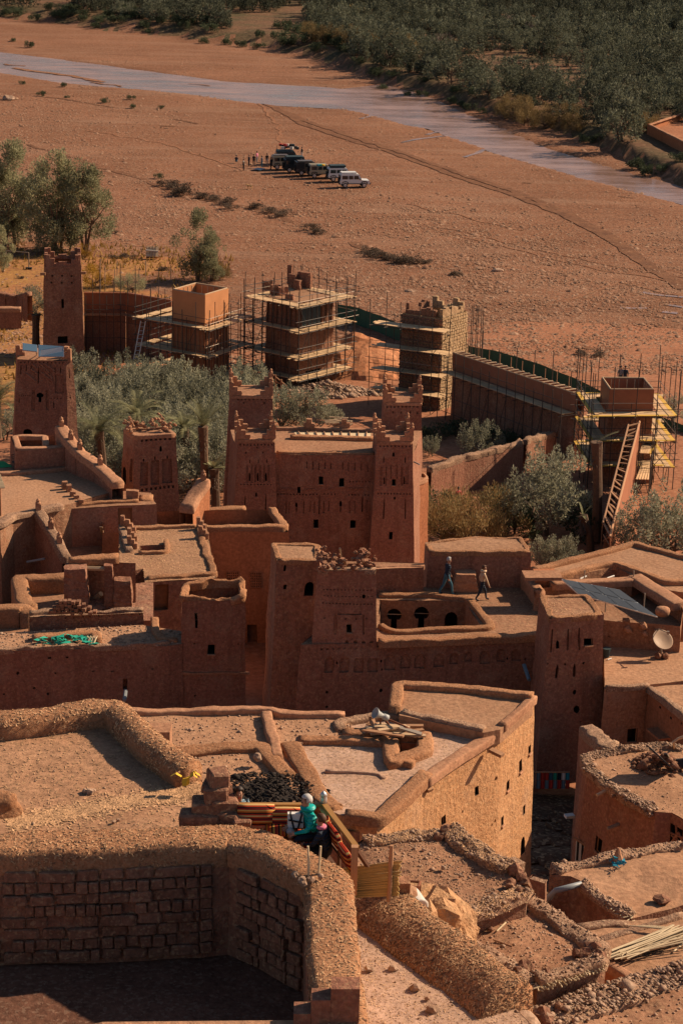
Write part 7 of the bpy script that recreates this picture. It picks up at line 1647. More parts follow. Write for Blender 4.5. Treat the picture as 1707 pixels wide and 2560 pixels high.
# ---- terrace deck with rails and cushions
dz_ = 31.62; bl_, br_ = P(J(400, 240), 32.6), P(J(968, 240), 32.6); re_ = P(J(1180, 522), 32.6)
fp = [Vector((p.x, p.y, dz_)) for p in (bl_, br_, re_)] + [P(J(1080, 690), dz_), P(J(700, 500), dz_), P(J(430, 380), dz_)]
dk = thing('roof_terrace', 'small wooden roof terrace with brown rails and a cushioned bench', 'terrace', P(J(800, 420), dz_))
mb = flat(fp, amp=.0, cell=2); mb.build('deck_floor', 'wood_dark', dk)
br2 = br_ + (re_ - br_) * .02
board('handrail', 'wood_rail', dk, bl_, br_, .11, .06); board('handrail', 'wood_rail', dk, br2, re_, .12, .07)
for p in (bl_, bl_.lerp(br_, .5), br_, br_.lerp(re_, .5)): rod('rail_post', 'wood_dark', dk, Vector((p.x, p.y, dz_)), Vector((p.x, p.y, 32.57)), .045)
for h in (.3, .6): rod('rail_bar', 'wood_dark', dk, Vector((bl_.x, bl_.y, dz_ + h)), Vector((br_.x, br_.y, dz_ + h)), .03); rod('rail_bar', 'wood_dark', dk, Vector((br_.x, br_.y, dz_ + h)), Vector((re_.x, re_.y, dz_ + h)), .03)
slab('corner_post', 'wood', dk, Vector((re_.x - .04, re_.y - .02, 32.1)), (.14, .14, 1.1)); r2 = P(J(1250, 640), 32.0); board('handrail', 'wood_dark', dk, re_ + Vector((0, 0, -.05)), r2, .1, .06)
mb = flat([Vector((p.x, p.y, dz_ - .05)) for p in fp], amp=0, cell=3);
for i in range(len(fp)): a, b = fp[i], fp[(i + 1) % len(fp)]; mb.quad(Vector((a.x, a.y, 27)), Vector((b.x, b.y, 27)), a - Vector((0, 0, .05)), b - Vector((0, 0, .05)))
mb.build('base', 'mud_rough', dk)
bd = (br_ - bl_).normalized(); bn = Vector((bd.y, -bd.x, 0)); sdv = (re_ - br_).normalized(); sn = Vector((sdv.y, -sdv.x, 0))
yr = lambda px: (bl_.lerp(br_, max(0, min(1, (px - 400) / 568)))).y if px < 968 else (br_.lerp(re_, (px - 968) / 212)).y
def cushion(label, c, L_, h, th, rz, tilt, mat='kilim'):
 bm = bmesh.new(); bmesh.ops.create_cube(bm, size=1); bmesh.ops.subdivide_edges(bm, edges=bm.edges[:], cuts=3, use_grid_fill=True)
 for v in bm.verts:
  x, y, z_ = v.co * 2; k = (1 - .55 * max(abs(x), abs(z_)) ** 3); v.co = Vector((x * L_ / 2 * (1 - .06 * z_ * z_), y * th / 2 * max(.25, k), z_ * h / 2 * (1 - .06 * x * x)))
 me = bpy.data.meshes.new('cushion'); bm.to_mesh(me); bm.free(); me.materials.append(MATS[mat]); me.polygons.foreach_set('use_smooth', [True] * len(me.polygons))
 o = link('cushion', me); o.location = c; o.rotation_euler = (tilt, 0, rz); return tag(o, label, 'cushion')
bench = MB(); a0 = bl_ + bn * .08; a1 = br_ + bn * .08
bench.prism(ccw([Vector((p.x, p.y, dz_ + .46)) for p in (a0, a1, a1 + bn * .5, a0 + bn * .5)]), .3); bench.build('bench', 'kilim_side', dk)
ang = math.atan2(bd.y, bd.x)
for k, (x, y, L_, lab) in enumerate(((525, 305, .82, 'striped orange kilim cushion at the left end of the terrace bench'), (706, 325, .78, 'striped red-brown kilim cushion between the left cushion and the white bag'))):
 c = PY(J(x, y), yr(x) - .2); cushion(lab, c, L_, .46, .2, ang, -.28)
cushion('flat striped seat pad in front of the white bag', PY(J(690, 400), yr(690) - .45), .7, .5, .1, ang, -1.45, 'kilim_side')
an2 = math.atan2(sdv.y, sdv.x)
cushion('striped cushion leaning on the right rail behind the woman in the dark vest', PY(J(1040, 455), yr(1040) - .12), .8, .5, .18, an2, .3); cushion('striped cushion at the near end of the right rail beside the corner post', PY(J(1112, 580), yr(1112) - .2), .6, .5, .18, an2, .3)
cushion('narrow striped cushion between the man in teal and the lantern', PY(J(978, 340), yr(978) - .1), .45, .45, .15, an2, .3)
bgt = thing('bag', 'white bag with black straps standing on the terrace bench', 'bag', P(J(780, 375), 31.98)); c = PY(J(780, 338), yr(780) - .42)
slab('body', 'bag_white', bgt, c, (.72 * .46, .2, .3), (-.2, 0, ang));
for dx in (-.07, .09): slab('strap', 'black_cloth', bgt, c + Vector((dx, -.03, .01)), (.035, .2, .31), (-.2, .25 * (1 if dx > 0 else -1), ang))
slab('strap', 'black_cloth', bgt, c + Vector((0, -.03, .0)), (.3, .21, .03), (-.2, .2, ang))
ln_ = thing('lantern', 'small grey metal lantern on the rail corner next to the man in teal', 'lantern', P(J(962, 225), 32.62)); c = P(J(962, 228), 32.62)
MB().lathe(c, [(.05, 0), (.075, .02), (.08, .12), (.06, .17), (.09, .19), (.05, .24), (.015, .28)], 12).build('body', 'aluminium', ln_, smooth=True)
# ---- reed screen
rsn = thing('reed_screen', 'honey-coloured reed mat screen tied to a wooden post beside the terrace', 'screen', P(J(1280, 885), 31.0)); yb = P(J(1280, 885), 31.0).y
c00, c10, c11, c01 = PY(J(1180, 845), yb), PY(J(1450, 832), yb - .25), PY(J(1470, 604), yb - .25), PY(J(1082, 657), yb)
rs = random.Random(3); NR = 44
for k in range(NR):
 f = (k + .5) / NR; a, b = c00.lerp(c01, f), c10.lerp(c11, f); d = b - a; a = a - d * (.25 if f < .55 else .02) ; b = b - d * rs.uniform(-.02, .045); a = a + Vector((0, rs.uniform(-.02, .02), 0))
 rod('reed', 'reed', rsn, a, b + Vector((0, 0, rs.uniform(-.015, .015))), .0165)
p0, p1 = PY(J(1388, 870), yb - .3), PY(J(1407, 505), yb - .3); MB().tube([p0, p0.lerp(p1, .3) + Vector((.01, 0, 0)), p0.lerp(p1, .6), p0.lerp(p1, .65) + Vector((0, 0, .01)), p1], [.05, .045, .042, .052, .038], 8).build('post', 'wood', rsn)
for h in (.2, .5, .8):
 q = c00.lerp(c01, h); rod('twine', 'straw_dark', rsn, q.lerp(c10.lerp(c11, h), .1), q.lerp(c10.lerp(c11, h), .14), .02)
# ---- roof with the straw berm right of the enclosure
z = 30.2
sr = Building('flat_roofed_house', 'roof with a broad straw-mud berm running down to the bottom edge', 'house', [P(W6(120, 520), z), P(W6(560, 840), z), P(W6(1000, 1170), z), P(W6(1560, 1600), z), P(W6(1700, 1750), z), P(W6(1500, 1950), z), P(W6(150, 1950), z), P(W6(60, 900), z)], 24, .02, 'mud_wall_straw', 'roof_pink', roof_cell=.35)
cps = cap_mesh([P(W6(60, 570), z), P(W6(220, 690), z), P(W6(520, 910), z), P(W6(840, 1150), z), P(W6(1190, 1410), z), P(W6(1440, 1600), z)], 1.4, .5, False, .06, step=.1, prof=[(-.5, -.4), (-.5, .6), (-.42, .92), (-.25, 1), (-.05, .93), (.15, .7), (.33, .4), (.46, .14), (.52, -.12)]).build('straw_berm', 'cap_straw', sr.t, smooth=True)
scatter_on(cps, 5500, .07, 'straw_flakes', 'straw', sr.t, .0, seed=13); scatter_on(cps, 2500, .07, 'straw_flakes', 'straw_dark', sr.t, .0, seed=14); scatter_on(sr.roof, 3000, .045, 'straw_litter', 'straw', sr.t, seed=15); scatter_on(sr.roof, 250, .03, 'pebbles', 'rubble_stone', sr.t, stone=True, seed=16)
for k, (x, y, s) in enumerate(((640, 1388, .13), (780, 1585, .14), (435, 1215, .1), (225, 1222, .1), (740, 1482, .06))): MB().blob(P(W6(x, y), z + .06), s * .8, 2, .3, (1.3, 1, .8), seed=k + 20).build_here('clod', 'rubble_stone', 'clod of earth lying on the pink roof beside the straw berm', 'clod', 'clods on the roof beside the berm')
for k, (x, y, s) in enumerate(((1460, 1690, .3), (1550, 1670, .28), (1600, 1730, .3))): MB().blob(P(W6(x, y), 29.9), s, 2, .2, (1.2, 1, .7), seed=k + 50).build_here('stone', 'rubble_stone', 'flat pale stone at the lower end of the straw berm', 'stone', 'flat stones at the end of the berm')
# ---- eroded rock face, post, bucket, steel frame
rk = thing('eroded_bank', 'crumbling ochre earth bank between the straw berm and the rubble roof', 'earth bank', P(W6(780, 900), 27))
mb = MB(); rs = np.random.RandomState(5)
for k in range(70):
 x, y = rs.uniform(530, 960), rs.uniform(660, 1150);
 if x < 530 + (y - 660) * .75: x = 540 + (y - 660) * .75 + rs.uniform(0, 60)
 zz = 29.6 - .002 * (y - 660) * 1.2 - .0012 * (x - 530); mb.blob(P(W6(x, y), zz) - Vector((0, 0, .25)), rs.uniform(.25, .5), 2, .28, (1, 1, 1.2), seed=k)
for k in range(26): mb.blob(P(W6(rs.uniform(560, 980), rs.uniform(800, 1200)), 27.6), rs.uniform(.5, .9), 2, .28, (1, 1, 1.3), seed=k + 90)
mb.build('earth_face', 'cliff_mud', rk)
for k, (x, y, s) in enumerate(((780, 1010, .2), (845, 1040, .2), (895, 1085, .16), (830, 720, .14), (585, 745, .12), (640, 780, .12), (720, 760, .1))): MB().blob(P(W6(x, y), 29.0) , s, 2, .3, (1, 1, .9), seed=k + 30).build('stone', 'rubble_stone', rk)
fb = thing('stub_wall', 'short mud wall stub with a square earth post below the reed screen', 'wall', P(W6(400, 700), 29.5)); slab('wall', 'mud_wall', fb, P(W6(370, 690), 30.1), (1.0, .4, .8), (0, 0, .05)); slab('post', 'mud_wall_tan', fb, P(W6(480, 700), 30.2), (.42, .36, 1.5), (0, .03, .05))
MB().blob(P(W6(545, 620), 29.9), .38, 2, .25, (.8, .8, 1.2), seed=66).build_here('boulder', 'mud_wall_tan', 'upright orange boulder left of the white bucket', 'boulder')
bk = thing('bucket', 'pale plastic bucket lying on its side inside the rusty frame', 'bucket', P(W6(620, 660), 29.6)); c = P(W6(622, 625), 29.85); mb2 = MB(); mb2.lathe((0, 0, -.25), [(.19, 0), (.23, .02), (.25, .4), (.265, .42), (.265, .45), (.22, .46)], 14); q = Vector((.35, -.8, -.25)).to_track_quat('Z', 'Y').to_matrix(); mb = MB(); mb.add([c + q @ v for v in mb2.v], mb2.f); mb.build('body', 'white_plastic', bk, smooth=True)
sf = thing('steel_frame', 'rusty steel table frame standing by the bucket on the rubble roof', 'frame', P(W6(640, 600), 29.3)); yb = P(W6(655, 670), 29.3).y
q = [PY(W6(x, y), yb + d) for x, y, d in ((480, 470, .1), (660, 492, .1), (655, 675, .1), (478, 432, .6), (675, 445, .6), (672, 600, .6), (480, 640, .1))]
for a, b in ((0, 1), (1, 2), (3, 4), (4, 5), (1, 4), (0, 3)): rod('bar', 'rust_steel', sf, q[a], q[b], .03)
MB().tube([P(W6(570, 880), 29.6), P(W6(720, 690), 29.6)], .02, 6).build_here('stick', 'wood', 'thin brown stick lying on the ochre earth bank', 'stick')
# ---- rubble roof
z = 27.2
rr_ = Building('flat_roofed_house', 'rough roof rimmed with rubble below the big sunlit house', 'house', [P(F(60, 760), z), P(F(110, 725), z), P(F(450, 700), z), P(F(530, 720), z), P(F(640, 790), z), P(F(780, 880), z), P(F(870, 950), z), P(F(855, 985), z), P(F(515, 1095), z), P(F(440, 1090), z), P(F(100, 1060), z)], 20, .02, 'mud_rough', 'roof_red', roof_cell=.4, roof_amp=.12, amp=.1)
c1 = rr_.cap([P(F(110, 735), z), P(F(300, 715), z), P(F(450, 705), z)], .7, .2, 'cap_pebble', amp=.15); c2_ = rr_.cap([P(F(500, 700), z), P(F(560, 750), z), P(F(680, 820), z), P(F(780, 880), z)], .8, .24, 'cap_pebble', amp=.15); c3 = rr_.cap([P(F(860, 960), z), P(F(700, 1035), z), P(F(520, 1085), z)], .6, .2, 'cap_pebble', amp=.12)
for k, o in enumerate((c1, c2_, c3)): scatter_on(o, 450, .06, 'rubble_litter', 'rubble_stone', rr_.t, stone=True, seed=20 + k); scatter_on(o, 1500, .07, 'straw_flakes', 'straw', rr_.t, seed=24 + k)
scatter_on(rr_.roof, 3500, .035, 'pebbles', 'rubble_stone', rr_.t, stone=True, seed=28)
for k, (x, y, s) in enumerate(((490, 690, .35), (455, 715, .25), (520, 700, .3), (800, 875, .4), (830, 900, .3), (780, 935, .28), (850, 930, .3), (820, 960, .2), (345, 770, .1), (385, 775, .1), (475, 855, .14), (555, 890, .12), (470, 950, .12), (460, 1000, .13))): MB().blob(P(F(x, y), z + .08), s * .5, 2, .32, seed=k + 70).build('stone', 'brick_mud' if k < 8 else 'rubble_stone', rr_.t)
sl_ = flat([P(F(725, 820), 26.6), P(F(800, 805), 26.6), P(F(850, 830), 26.6), P(F(790, 860), 26.6)], amp=.05); sl_.prism(ccw([P(F(725, 822), 26.55), P(F(800, 807), 26.55), P(F(848, 832), 26.55), P(F(790, 862), 26.55)]), 3); sl_.build_here('buttress', 'cap_pebble', 'stone-topped buttress between the rubble roof and the alley', 'buttress')
# ---- low roof with reed-edged eaves
z = 26.6
lr = Building('flat_roofed_house', 'low roof with reed ends sticking out along its edges, lower right', 'house', [P(F(522, 1120), z), P(F(700, 1060), z), P(F(850, 1000), z), P(F(1060, 1150), z), P(F(1218, 1270), z), P(F(1180, 1310), z), P(F(900, 1398), z), P(F(700, 1280), z), P(F(530, 1180), z)], 22.5, .0, 'mud_rough', 'roof_red', roof_cell=.35, roof_amp=.1, amp=.1, ops=[])
scatter_on(lr.roof, 1200, .035, 'pebbles', 'rubble_stone', lr.t, stone=True, seed=31)
cl_ = [lr.cap([P(F(535, 1175), z), P(F(700, 1270), z), P(F(880, 1380), z)], .6, .2, 'cap_pebble', amp=.12), lr.cap([P(F(850, 1010), z), P(F(1060, 1150), z), P(F(1200, 1260), z)], .6, .2, 'cap_pebble', amp=.12), lr.cap([P(F(890, 1375), z), P(F(1050, 1330), z), P(F(1190, 1280), z)], .6, .25, 'cap_pebble', amp=.12)]
for k, o in enumerate(cl_): scatter_on(o, 220, .05, 'rubble_litter', 'rubble_stone', lr.t, stone=True, seed=40 + k)
rs = random.Random(9)
def reed_ends(par, pts, n, L_, name='reed_end', mat='cane', zo=0.0):
 for k in range(n):
  f = (k + .5) / n * (len(pts) - 1); i = min(int(f), len(pts) - 2); a = pts[i].lerp(pts[i + 1], f - i); d = (pts[i + 1] - pts[i]).normalized(); nr = Vector((d.y, -d.x, 0)) + d * rs.uniform(-.5, .5); p = a + Vector((0, 0, zo + rs.uniform(-.04, .04)))
  rod(name, mat, par, p - nr * .15, p + nr * rs.uniform(.5, 1) * L_ + Vector((0, 0, rs.uniform(-.06, .06))), .017)
reed_ends(lr.t, [P(F(535, 1195), z), P(F(700, 1292), z), P(F(890, 1408), z)], 70, .22); reed_ends(lr.t, [P(F(1200, 1270), z), P(F(1060, 1150), z), P(F(870, 1010), z)], 90, .25); reed_ends(lr.t, [P(F(900, 1402), z), P(F(1050, 1355), z), P(F(1200, 1300), z)], 45, .2); reed_ends(rr_.t, [P(F(515, 1100), 27.1), P(F(700, 1045), 27.1), P(F(850, 990), 27.1)], 60, .2)
for k, (x, y, s) in enumerate(((1160, 1230, .45), (1120, 1250, .35), (1190, 1260, .35), (850, 1310, .4), (820, 1330, .3), (1085, 1250, .25), (940, 1335, .25), (620, 1180, .2), (690, 1135, .13), (630, 1165, .2))): MB().blob(P(F(x, y), z + .08), s * .5, 2, .32, seed=k + 90).build('lump', 'brick_mud', lr.t)
for k, (x, y, x2, y2) in enumerate(((660, 1108, 720, 1085), (718, 1145, 760, 1105), (705, 1185, 790, 1215))): MB().tube([P(F(x, y), z + .06), P(F(x2, y2), z + .06)], .022, 6).build_here('stick', 'cane' if k < 2 else 'wood', ['pale stick lying at the back of the low reed-edged roof', 'short pale stick standing out in the middle of the low reed-edged roof', 'brown stick lying across the low reed-edged roof'][k], 'stick')
beam = MB(); a = P(F(1010, 1340), z - .2); beam.tube([a, PY(F(1055, 1405), a.y - .3)], .06, 6); beam.build('beam_end', 'wood', lr.t)
st_ = Building('stub_wall', 'crumbled wall end between the straw berm and the low reed-edged roof', 'wall', [P(W6(1110, 1290), 27.6), P(W6(1200, 1240), 27.6), P(W6(1420, 1400), 27.6), P(W6(1380, 1470), 27.6)], 22.5, .0, 'mud_rough', 'cap_pebble', amp=.12)
# ---- roof F, pipe and void
z = 24.3
rf_ = Building('flat_roofed_house', 'smooth sunlit mud roof at the right edge with a blue bag on its far rim', 'house', [P(F(968, 893), z), P(F(1060, 900), z), P(F(1115, 925), z), P(F(1220, 1010), z), P(F(1330, 1092), z), P(F(1700, 985), z), P(F(1900, 800), z), P(F(1560, 757), z), P(F(1300, 800), z)], 17, .0, 'mud_rough', 'roof_mud', roof_cell=.5, roof_amp=.08, amp=.08)
ed = rf_.cap([P(F(975, 880), z), P(F(1200, 825), z), P(F(1400, 785), z), P(F(1560, 760), z)], .5, .2, 'cap_pebble', amp=.1); scatter_on(ed, 500, .05, 'rubble_litter', 'rubble_stone', rf_.t, stone=True, seed=51)
e2 = rf_.cap([P(F(1110, 930), z), P(F(1220, 1010), z), P(F(1325, 1085), z)], .4, .16, 'cap_pebble', amp=.1); scatter_on(e2, 300, .05, 'rubble_litter', 'rubble_stone', rf_.t, stone=True, seed=52)
reed_ends(rf_.t, [P(F(1335, 1098), z), P(F(1220, 1018), z), P(F(1115, 935), z)], 30, .15)
for (x, y, x2, y2) in ((1085, 945, 1290, 1085), (1100, 950, 1275, 1080)): rod('eave_pole', 'wood', rf_.t, P(F(x, y), z - .2), P(F(x2, y2), z - .2), .06)
MB().blob(P(F(1468, 1000), z + .1), .18, 2, .3, (1.3, 1, .8), seed=5).build_here('stone', 'brick_mud', 'brown stone alone on the smooth roof at the right edge', 'stone')
cn = MB(); c = P(F(1268, 822), z + .1); cn.lathe(c, [(.17, 0), (.15, .08), (.1, .2), (.06, .34), (.03, .4)], 8); cn.build_here('finial', 'cap_smooth', 'little conical mud finial on the rim of the smooth right roof', 'finial')
bb = MB(); rnd = random.Random(2); c = P(F(1276, 842), z + .12)
for k in range(14): q = c + Vector((rnd.uniform(-.2, .2), rnd.uniform(-.15, .15), rnd.uniform(0, .15))); bb.quad(*[q + Vector((rnd.uniform(-.14, .14), rnd.uniform(-.14, .14), rnd.uniform(-.08, .1))) for _ in range(4)])
bb.build_here('plastic_bag', 'cloth_blue', 'crumpled bright blue bag below the conical finial', 'bag')
pp = thing('drain_pipe', 'bent grey plastic drain pipe over the dark gap at lower right', 'pipe', P(F(985, 960), 23.6)); MB().tube([P(F(1105, 930), 24.35), P(F(985, 960), 24.2), P(F(962, 985), 24.0), P(F(925, 1038), 23.4)], .085, 10).build('pipe', 'pvc_grey', pp, smooth=True)
sw = Building('stub_wall', 'broken stone wall end standing by the grey pipe', 'wall', [P(F(865, 905), 24.8), P(F(940, 930), 24.8), P(F(950, 910), 24.8), P(F(890, 890), 24.8)], 18, .03, 'mud_rough', 'cap_pebble', amp=.1); MB().tube([P(F(895, 920), 24.6), P(F(918, 1010), 23.6)], .03, 6).build('pole', 'cane', sw.t)
# ---- roof G with canes
z = 25.0
rg = Building('flat_roofed_house', 'lower flat roofs at the right edge with a bundle of canes', 'house', [P(F(1075, 1135), z), P(F(1200, 1180), z), P(F(1215, 1290), z), P(F(1360, 1385), z), P(F(1568, 1330), z), P(F(1900, 1250), z), P(F(1900, 1020), z), P(F(1335, 1100), z), P(F(1230, 1090), z)], 20, .0, 'mud_orange', 'roof_mud', roof_cell=.5, roof_amp=.05)
rg.cap([P(F(1085, 1140), z), P(F(1250, 1110), z), P(F(1320, 1115), z)], .4, .14, 'cap_pebble'); rg.cap([P(F(1180, 1190), z), P(F(1400, 1120), z), P(F(1568, 1075), z)], .3, .1, 'cap_pebble'); rg.cap([P(F(1235, 1300), z), P(F(1300, 1345), z), P(F(1360, 1385), z)], .3, .16, 'cap_smooth')
cbn = thing('cane_bundle', 'long loose bundle of pale canes lying on the lower right roof', 'canes', P(F(1400, 1190), z + .1)); rs = random.Random(14)
for k in range(70):
 a = P(F(1222 + rs.uniform(-10, 90), 1262 + rs.uniform(-35, 12)), z + .06 + rs.uniform(0, .25)); b = P(F(1600 + rs.uniform(-120, 60), 1135 + rs.uniform(-20, 45)), z + .1 + rs.uniform(0, .3)); rod('cane', 'cane', cbn, a, b, .02)
for k in range(6): rod('cane', 'cane', cbn, P(F(1320 + 20 * k, 1120), z + .15), P(F(1480 + 20 * k, 1135), z + .15), .018)
MB().tube([P(F(1520, 1240), z + .05), P(F(1568, 1200), z + .05)], .022, 6).build_here('stick', 'cane', 'single cane lying apart right of the cane bundle', 'stick')
# ---- rubble ground bottom right
z = 26.2
bg_ = Building('rubble_ground', 'stony ground with a line of loose rubble in the bottom right corner', 'rubble ground', [P(F(905, 1535), z), P(F(1200, 1445), z), P(F(1400, 1390), z), P(F(1900, 1250), z), P(F(1900, 1900), z), P(F(880, 1900), z)], 20, .05, 'mud_rough', 'roof_red', roof_cell=.4, roof_amp=.1)
rdg = cap_mesh([P(F(905, 1560), z), P(F(1060, 1510), z), P(F(1250, 1450), z), P(F(1420, 1395), z), P(F(1650, 1340), z)], 1.0, .1, False, .1, step=.15).build('rubble_ridge', 'cap_pebble', bg_.t, smooth=True); scatter_on(rdg, 900, .095, 'rubble', 'rubble_stone', bg_.t, stone=True, seed=61, lift=.05); scatter_on(bg_.roof, 900, .05, 'pebbles', 'rubble_stone', bg_.t, stone=True, seed=62)
for k, (x, y, s) in enumerate(((925, 1530, .35), (1000, 1500, .3), (950, 1560, .3))): MB().blob(P(F(x, y), z + .1), s * .55, 2, .3, seed=k + 120).build('lump', 'brick_mud', bg_.t)
# ---- house H2 above the alley
z = 22.0
h2 = Building('flat_roofed_house', 'house with an overhanging stony roof edge and broken panel, right of the alley', 'house', [P(W4(312, 500), z), P(W4(350, 625), z), P(W4(650, 868), z), P(W4(1000, 1085), z), P(W4(1200, 1180), z), P(W4(1420, 1180), z), P(W4(1800, 1420), z), P(W4(1900, 600), z), P(W4(1620, 372), z), P(W4(1300, 330), z), P(W4(1000, 360), z)], 16.5, .06, 'mud_wall', 'roof_mud', roof_cell=.5, roof_amp=.06, amp=.08, ops=[
 (W4, [(440, 1490, 528, 1705)], .5), (W4, [(1385, 1340, 1560, 1620)], .35, 'rect', 'lattice_window')])
for pth, sd3 in (([W4(325, 510), W4(370, 630), W4(650, 860), W4(900, 1030)], 1), ([W4(900, 1030), W4(1190, 1165)], 2), ([W4(320, 500), W4(700, 420), W4(1000, 365), W4(1300, 338), W4(1568, 375)], 3)):
 o = h2.cap([P(p, z) for p in pth], .55, .2, 'cap_pebble', amp=.12); scatter_on(o, 500, .06, 'rubble_litter', 'rubble_stone', h2.t, stone=True, seed=70 + sd3); scatter_on(o, 800, .07, 'straw_flakes', 'straw_dark', h2.t, seed=74 + sd3)
scatter_on(h2.roof, 700, .035, 'pebbles', 'rubble_stone', h2.t, stone=True, seed=79)
for (x, y, x2, y2, m_) in ((640, 875, 462, 962, 'wood_pale'), (745, 968, 645, 968, 'wood'), (740, 1335, 600, 1385, 'rail_steel')):
 ws = [q for q in h2.walls if q.hit(W4(x, y)) and 0 < q.hit(W4(x, y))[0] < 1 and 0 < q.hit(W4(x, y))[1] < 1]
 if ws: h = ws[0].hit(W4(x, y)); a = ws[0].pt(h[0], h[1], 0); b = PY(W4(x2, y2), a.y - .25); rod('drain_spout', m_, h2.t, a, b, .06)
ws = [q for q in h2.walls if q.hit(W4(1450, 1480)) and 0 < q.hit(W4(1450, 1480))[0] < 1]
if ws:
 w_ = ws[0]
 for (x, y, x2, y2) in ((1385, 1420, 1560, 1500), (1470, 1340, 1470, 1620), (1390, 1560, 1500, 1420), (1500, 1420, 1560, 1600), (1400, 1450, 1520, 1600)):
  a, b = w_.hit(W4(x, y)), w_.hit(W4(x2, y2)); rod('lattice_bar', 'mud_wall', h2.t, w_.pt(a[0], a[1], .03), w_.pt(b[0], b[1], .03), .04)
pnl = panel('broken_panel', 'broken panel tilted over a heap of dark rubble on the right-hand roof', [P(W4(1435, 640), z + .12), P(W4(1395, 600), z + .55), P(W4(1120, 345), z + 1.05), P(W4(1150, 365), z + .75)], 'rail_steel', 1, 1, .04, 'scaffold_steel', 'panel')
heap('dark rubble heap under the tilted panel on the right-hand roof', P(W4(1240, 580), z), .9, 1.0, .6, 160, .09, 12, 'brick_mud')
corr = thing('corrugated_sheet', 'dark corrugated sheet lying by the right edge of the roof with the broken panel', 'sheet', P(W4(1540, 540), z + .1))
for k in range(7): a = P(W4(1455 + 22 * k, 500 - 2 * k), z + .2 + .02 * k); b = P(W4(1600 + 22 * k, 620 - 2 * k), z + .12 + .02 * k); board('corrugation', 'scaffold_steel', corr, a, b, .14, .03)
pnl2 = panel('broken_panel', 'small dark panel propped right behind the tilted one', [P(W4(1310, 515), z + .1), P(W4(1415, 540), z + .1), P(W4(1365, 440), z + .6), P(W4(1320, 430), z + .6)], 'scaffold_steel', 1, 1, .04, 'rail_steel', 'panel')
MB().tube([P(W4(1430, 290), z + .6), P(W4(1500, 240), z + .75), P(W4(1568, 215), z + .85), P(W4(1650, 205), z + .9)], .05, 6).build_here('bent_pole', 'wood_pale', 'bent pale pole on a thin prop at the right edge of the orange court', 'pole')
rod('prop', 'wood_pale', pnl, P(W4(1450, 370), z), P(W4(1447, 290), z + .6), .04)
# alley goods
az = lambda y: 18.4 - (y - 61) * .248
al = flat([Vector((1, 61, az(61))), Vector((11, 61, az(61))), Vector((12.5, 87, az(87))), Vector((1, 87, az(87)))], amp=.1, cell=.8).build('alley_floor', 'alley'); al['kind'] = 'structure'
rs = random.Random(31)
for k in range(46):
 x, y = rs.uniform(-520, 230), rs.uniform(1100, 2000); q = P(W4(x, y), 17)
 for _ in range(20): q = P(W4(x, y), q.z * .6 + az(q.y) * .4)
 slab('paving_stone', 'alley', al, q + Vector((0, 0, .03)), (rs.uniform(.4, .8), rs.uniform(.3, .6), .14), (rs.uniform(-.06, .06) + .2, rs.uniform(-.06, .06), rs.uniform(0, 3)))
cols = ['pvc_blue', 'cloth_blue', 'tarp_green', 'red_paint', 'yellow_rag', 'navy', 'red_paint', 'cloth_blue', 'bag_white', 'jeans']
yq = 84.2
line = thing('clothes_line', 'rail on the shaded wall at the end of the alley carrying colourful scarves', 'rail', PY(F(895, 422), yq)); rod('rail', 'wood', line, PY(F(893, 420), yq), PY(F(1052, 420), yq), .03)
for k in range(16):
 x = 900 + (k % 8) * 19; y0, y1 = (424, 456) if k < 8 else (458, 496); a, b = PY(F(x, y0), yq - .03 - .02 * (k // 8)), PY(F(x + 16, y1), yq - .03 - .02 * (k // 8)); mb = MB(); w2 = b.x - a.x
 for j in range(3): mb.quad(Vector((a.x + w2 * j / 3, a.y + .02 * (j % 2), b.z)), Vector((a.x + w2 * (j + 1) / 3, a.y + .02 * ((j + 1) % 2), b.z)), Vector((a.x + w2 * (j + 1) / 3, a.y + .02 * ((j + 1) % 2), a.z)), Vector((a.x + w2 * j / 3, a.y + .02 * (j % 2), a.z)))
 cn_ = ['blue', 'turquoise', 'green', 'red', 'yellow', 'navy', 'scarlet', 'turquoise', 'white', 'denim-blue'][(k * 3) % 10 if k < 8 else (3 if k % 2 else 6)]
 mb.build_here('scarf', cols[(k * 3) % 10 if k < 8 else (3 if k % 2 else 0)], 'coloured scarf hanging on the shaded wall at the end of the alley', 'scarf', 'scarves on the alley wall')
rg_ = thing('rug', 'black and white striped rug hung over a slanting pole beside the alley window', 'rug', P(W4(300, 1800), 18)); a, b = P(W4(200, 1520), 19.4), P(W4(500, 1725), 19.2); rod('pole', 'wood', rg_, a.lerp(b, -.1), b, .04)
o = MB(); d = b - a
for k in range(12): p, q = a.lerp(b, k / 12), a.lerp(b, (k + 1) / 12); o.quad(p - Vector((0, .03 * (k % 2), 1.3)), q - Vector((0, .03 * ((k + 1) % 2), 1.3)), q, p)
o.build('cloth', 'rug_bw', rg_)
MB().box(P(W4(115, 1225), 17.5), (.35, .25, .1), .3).build_here('paper_bag', 'bag_white', 'small pale bag lying on the dark alley floor', 'bag')
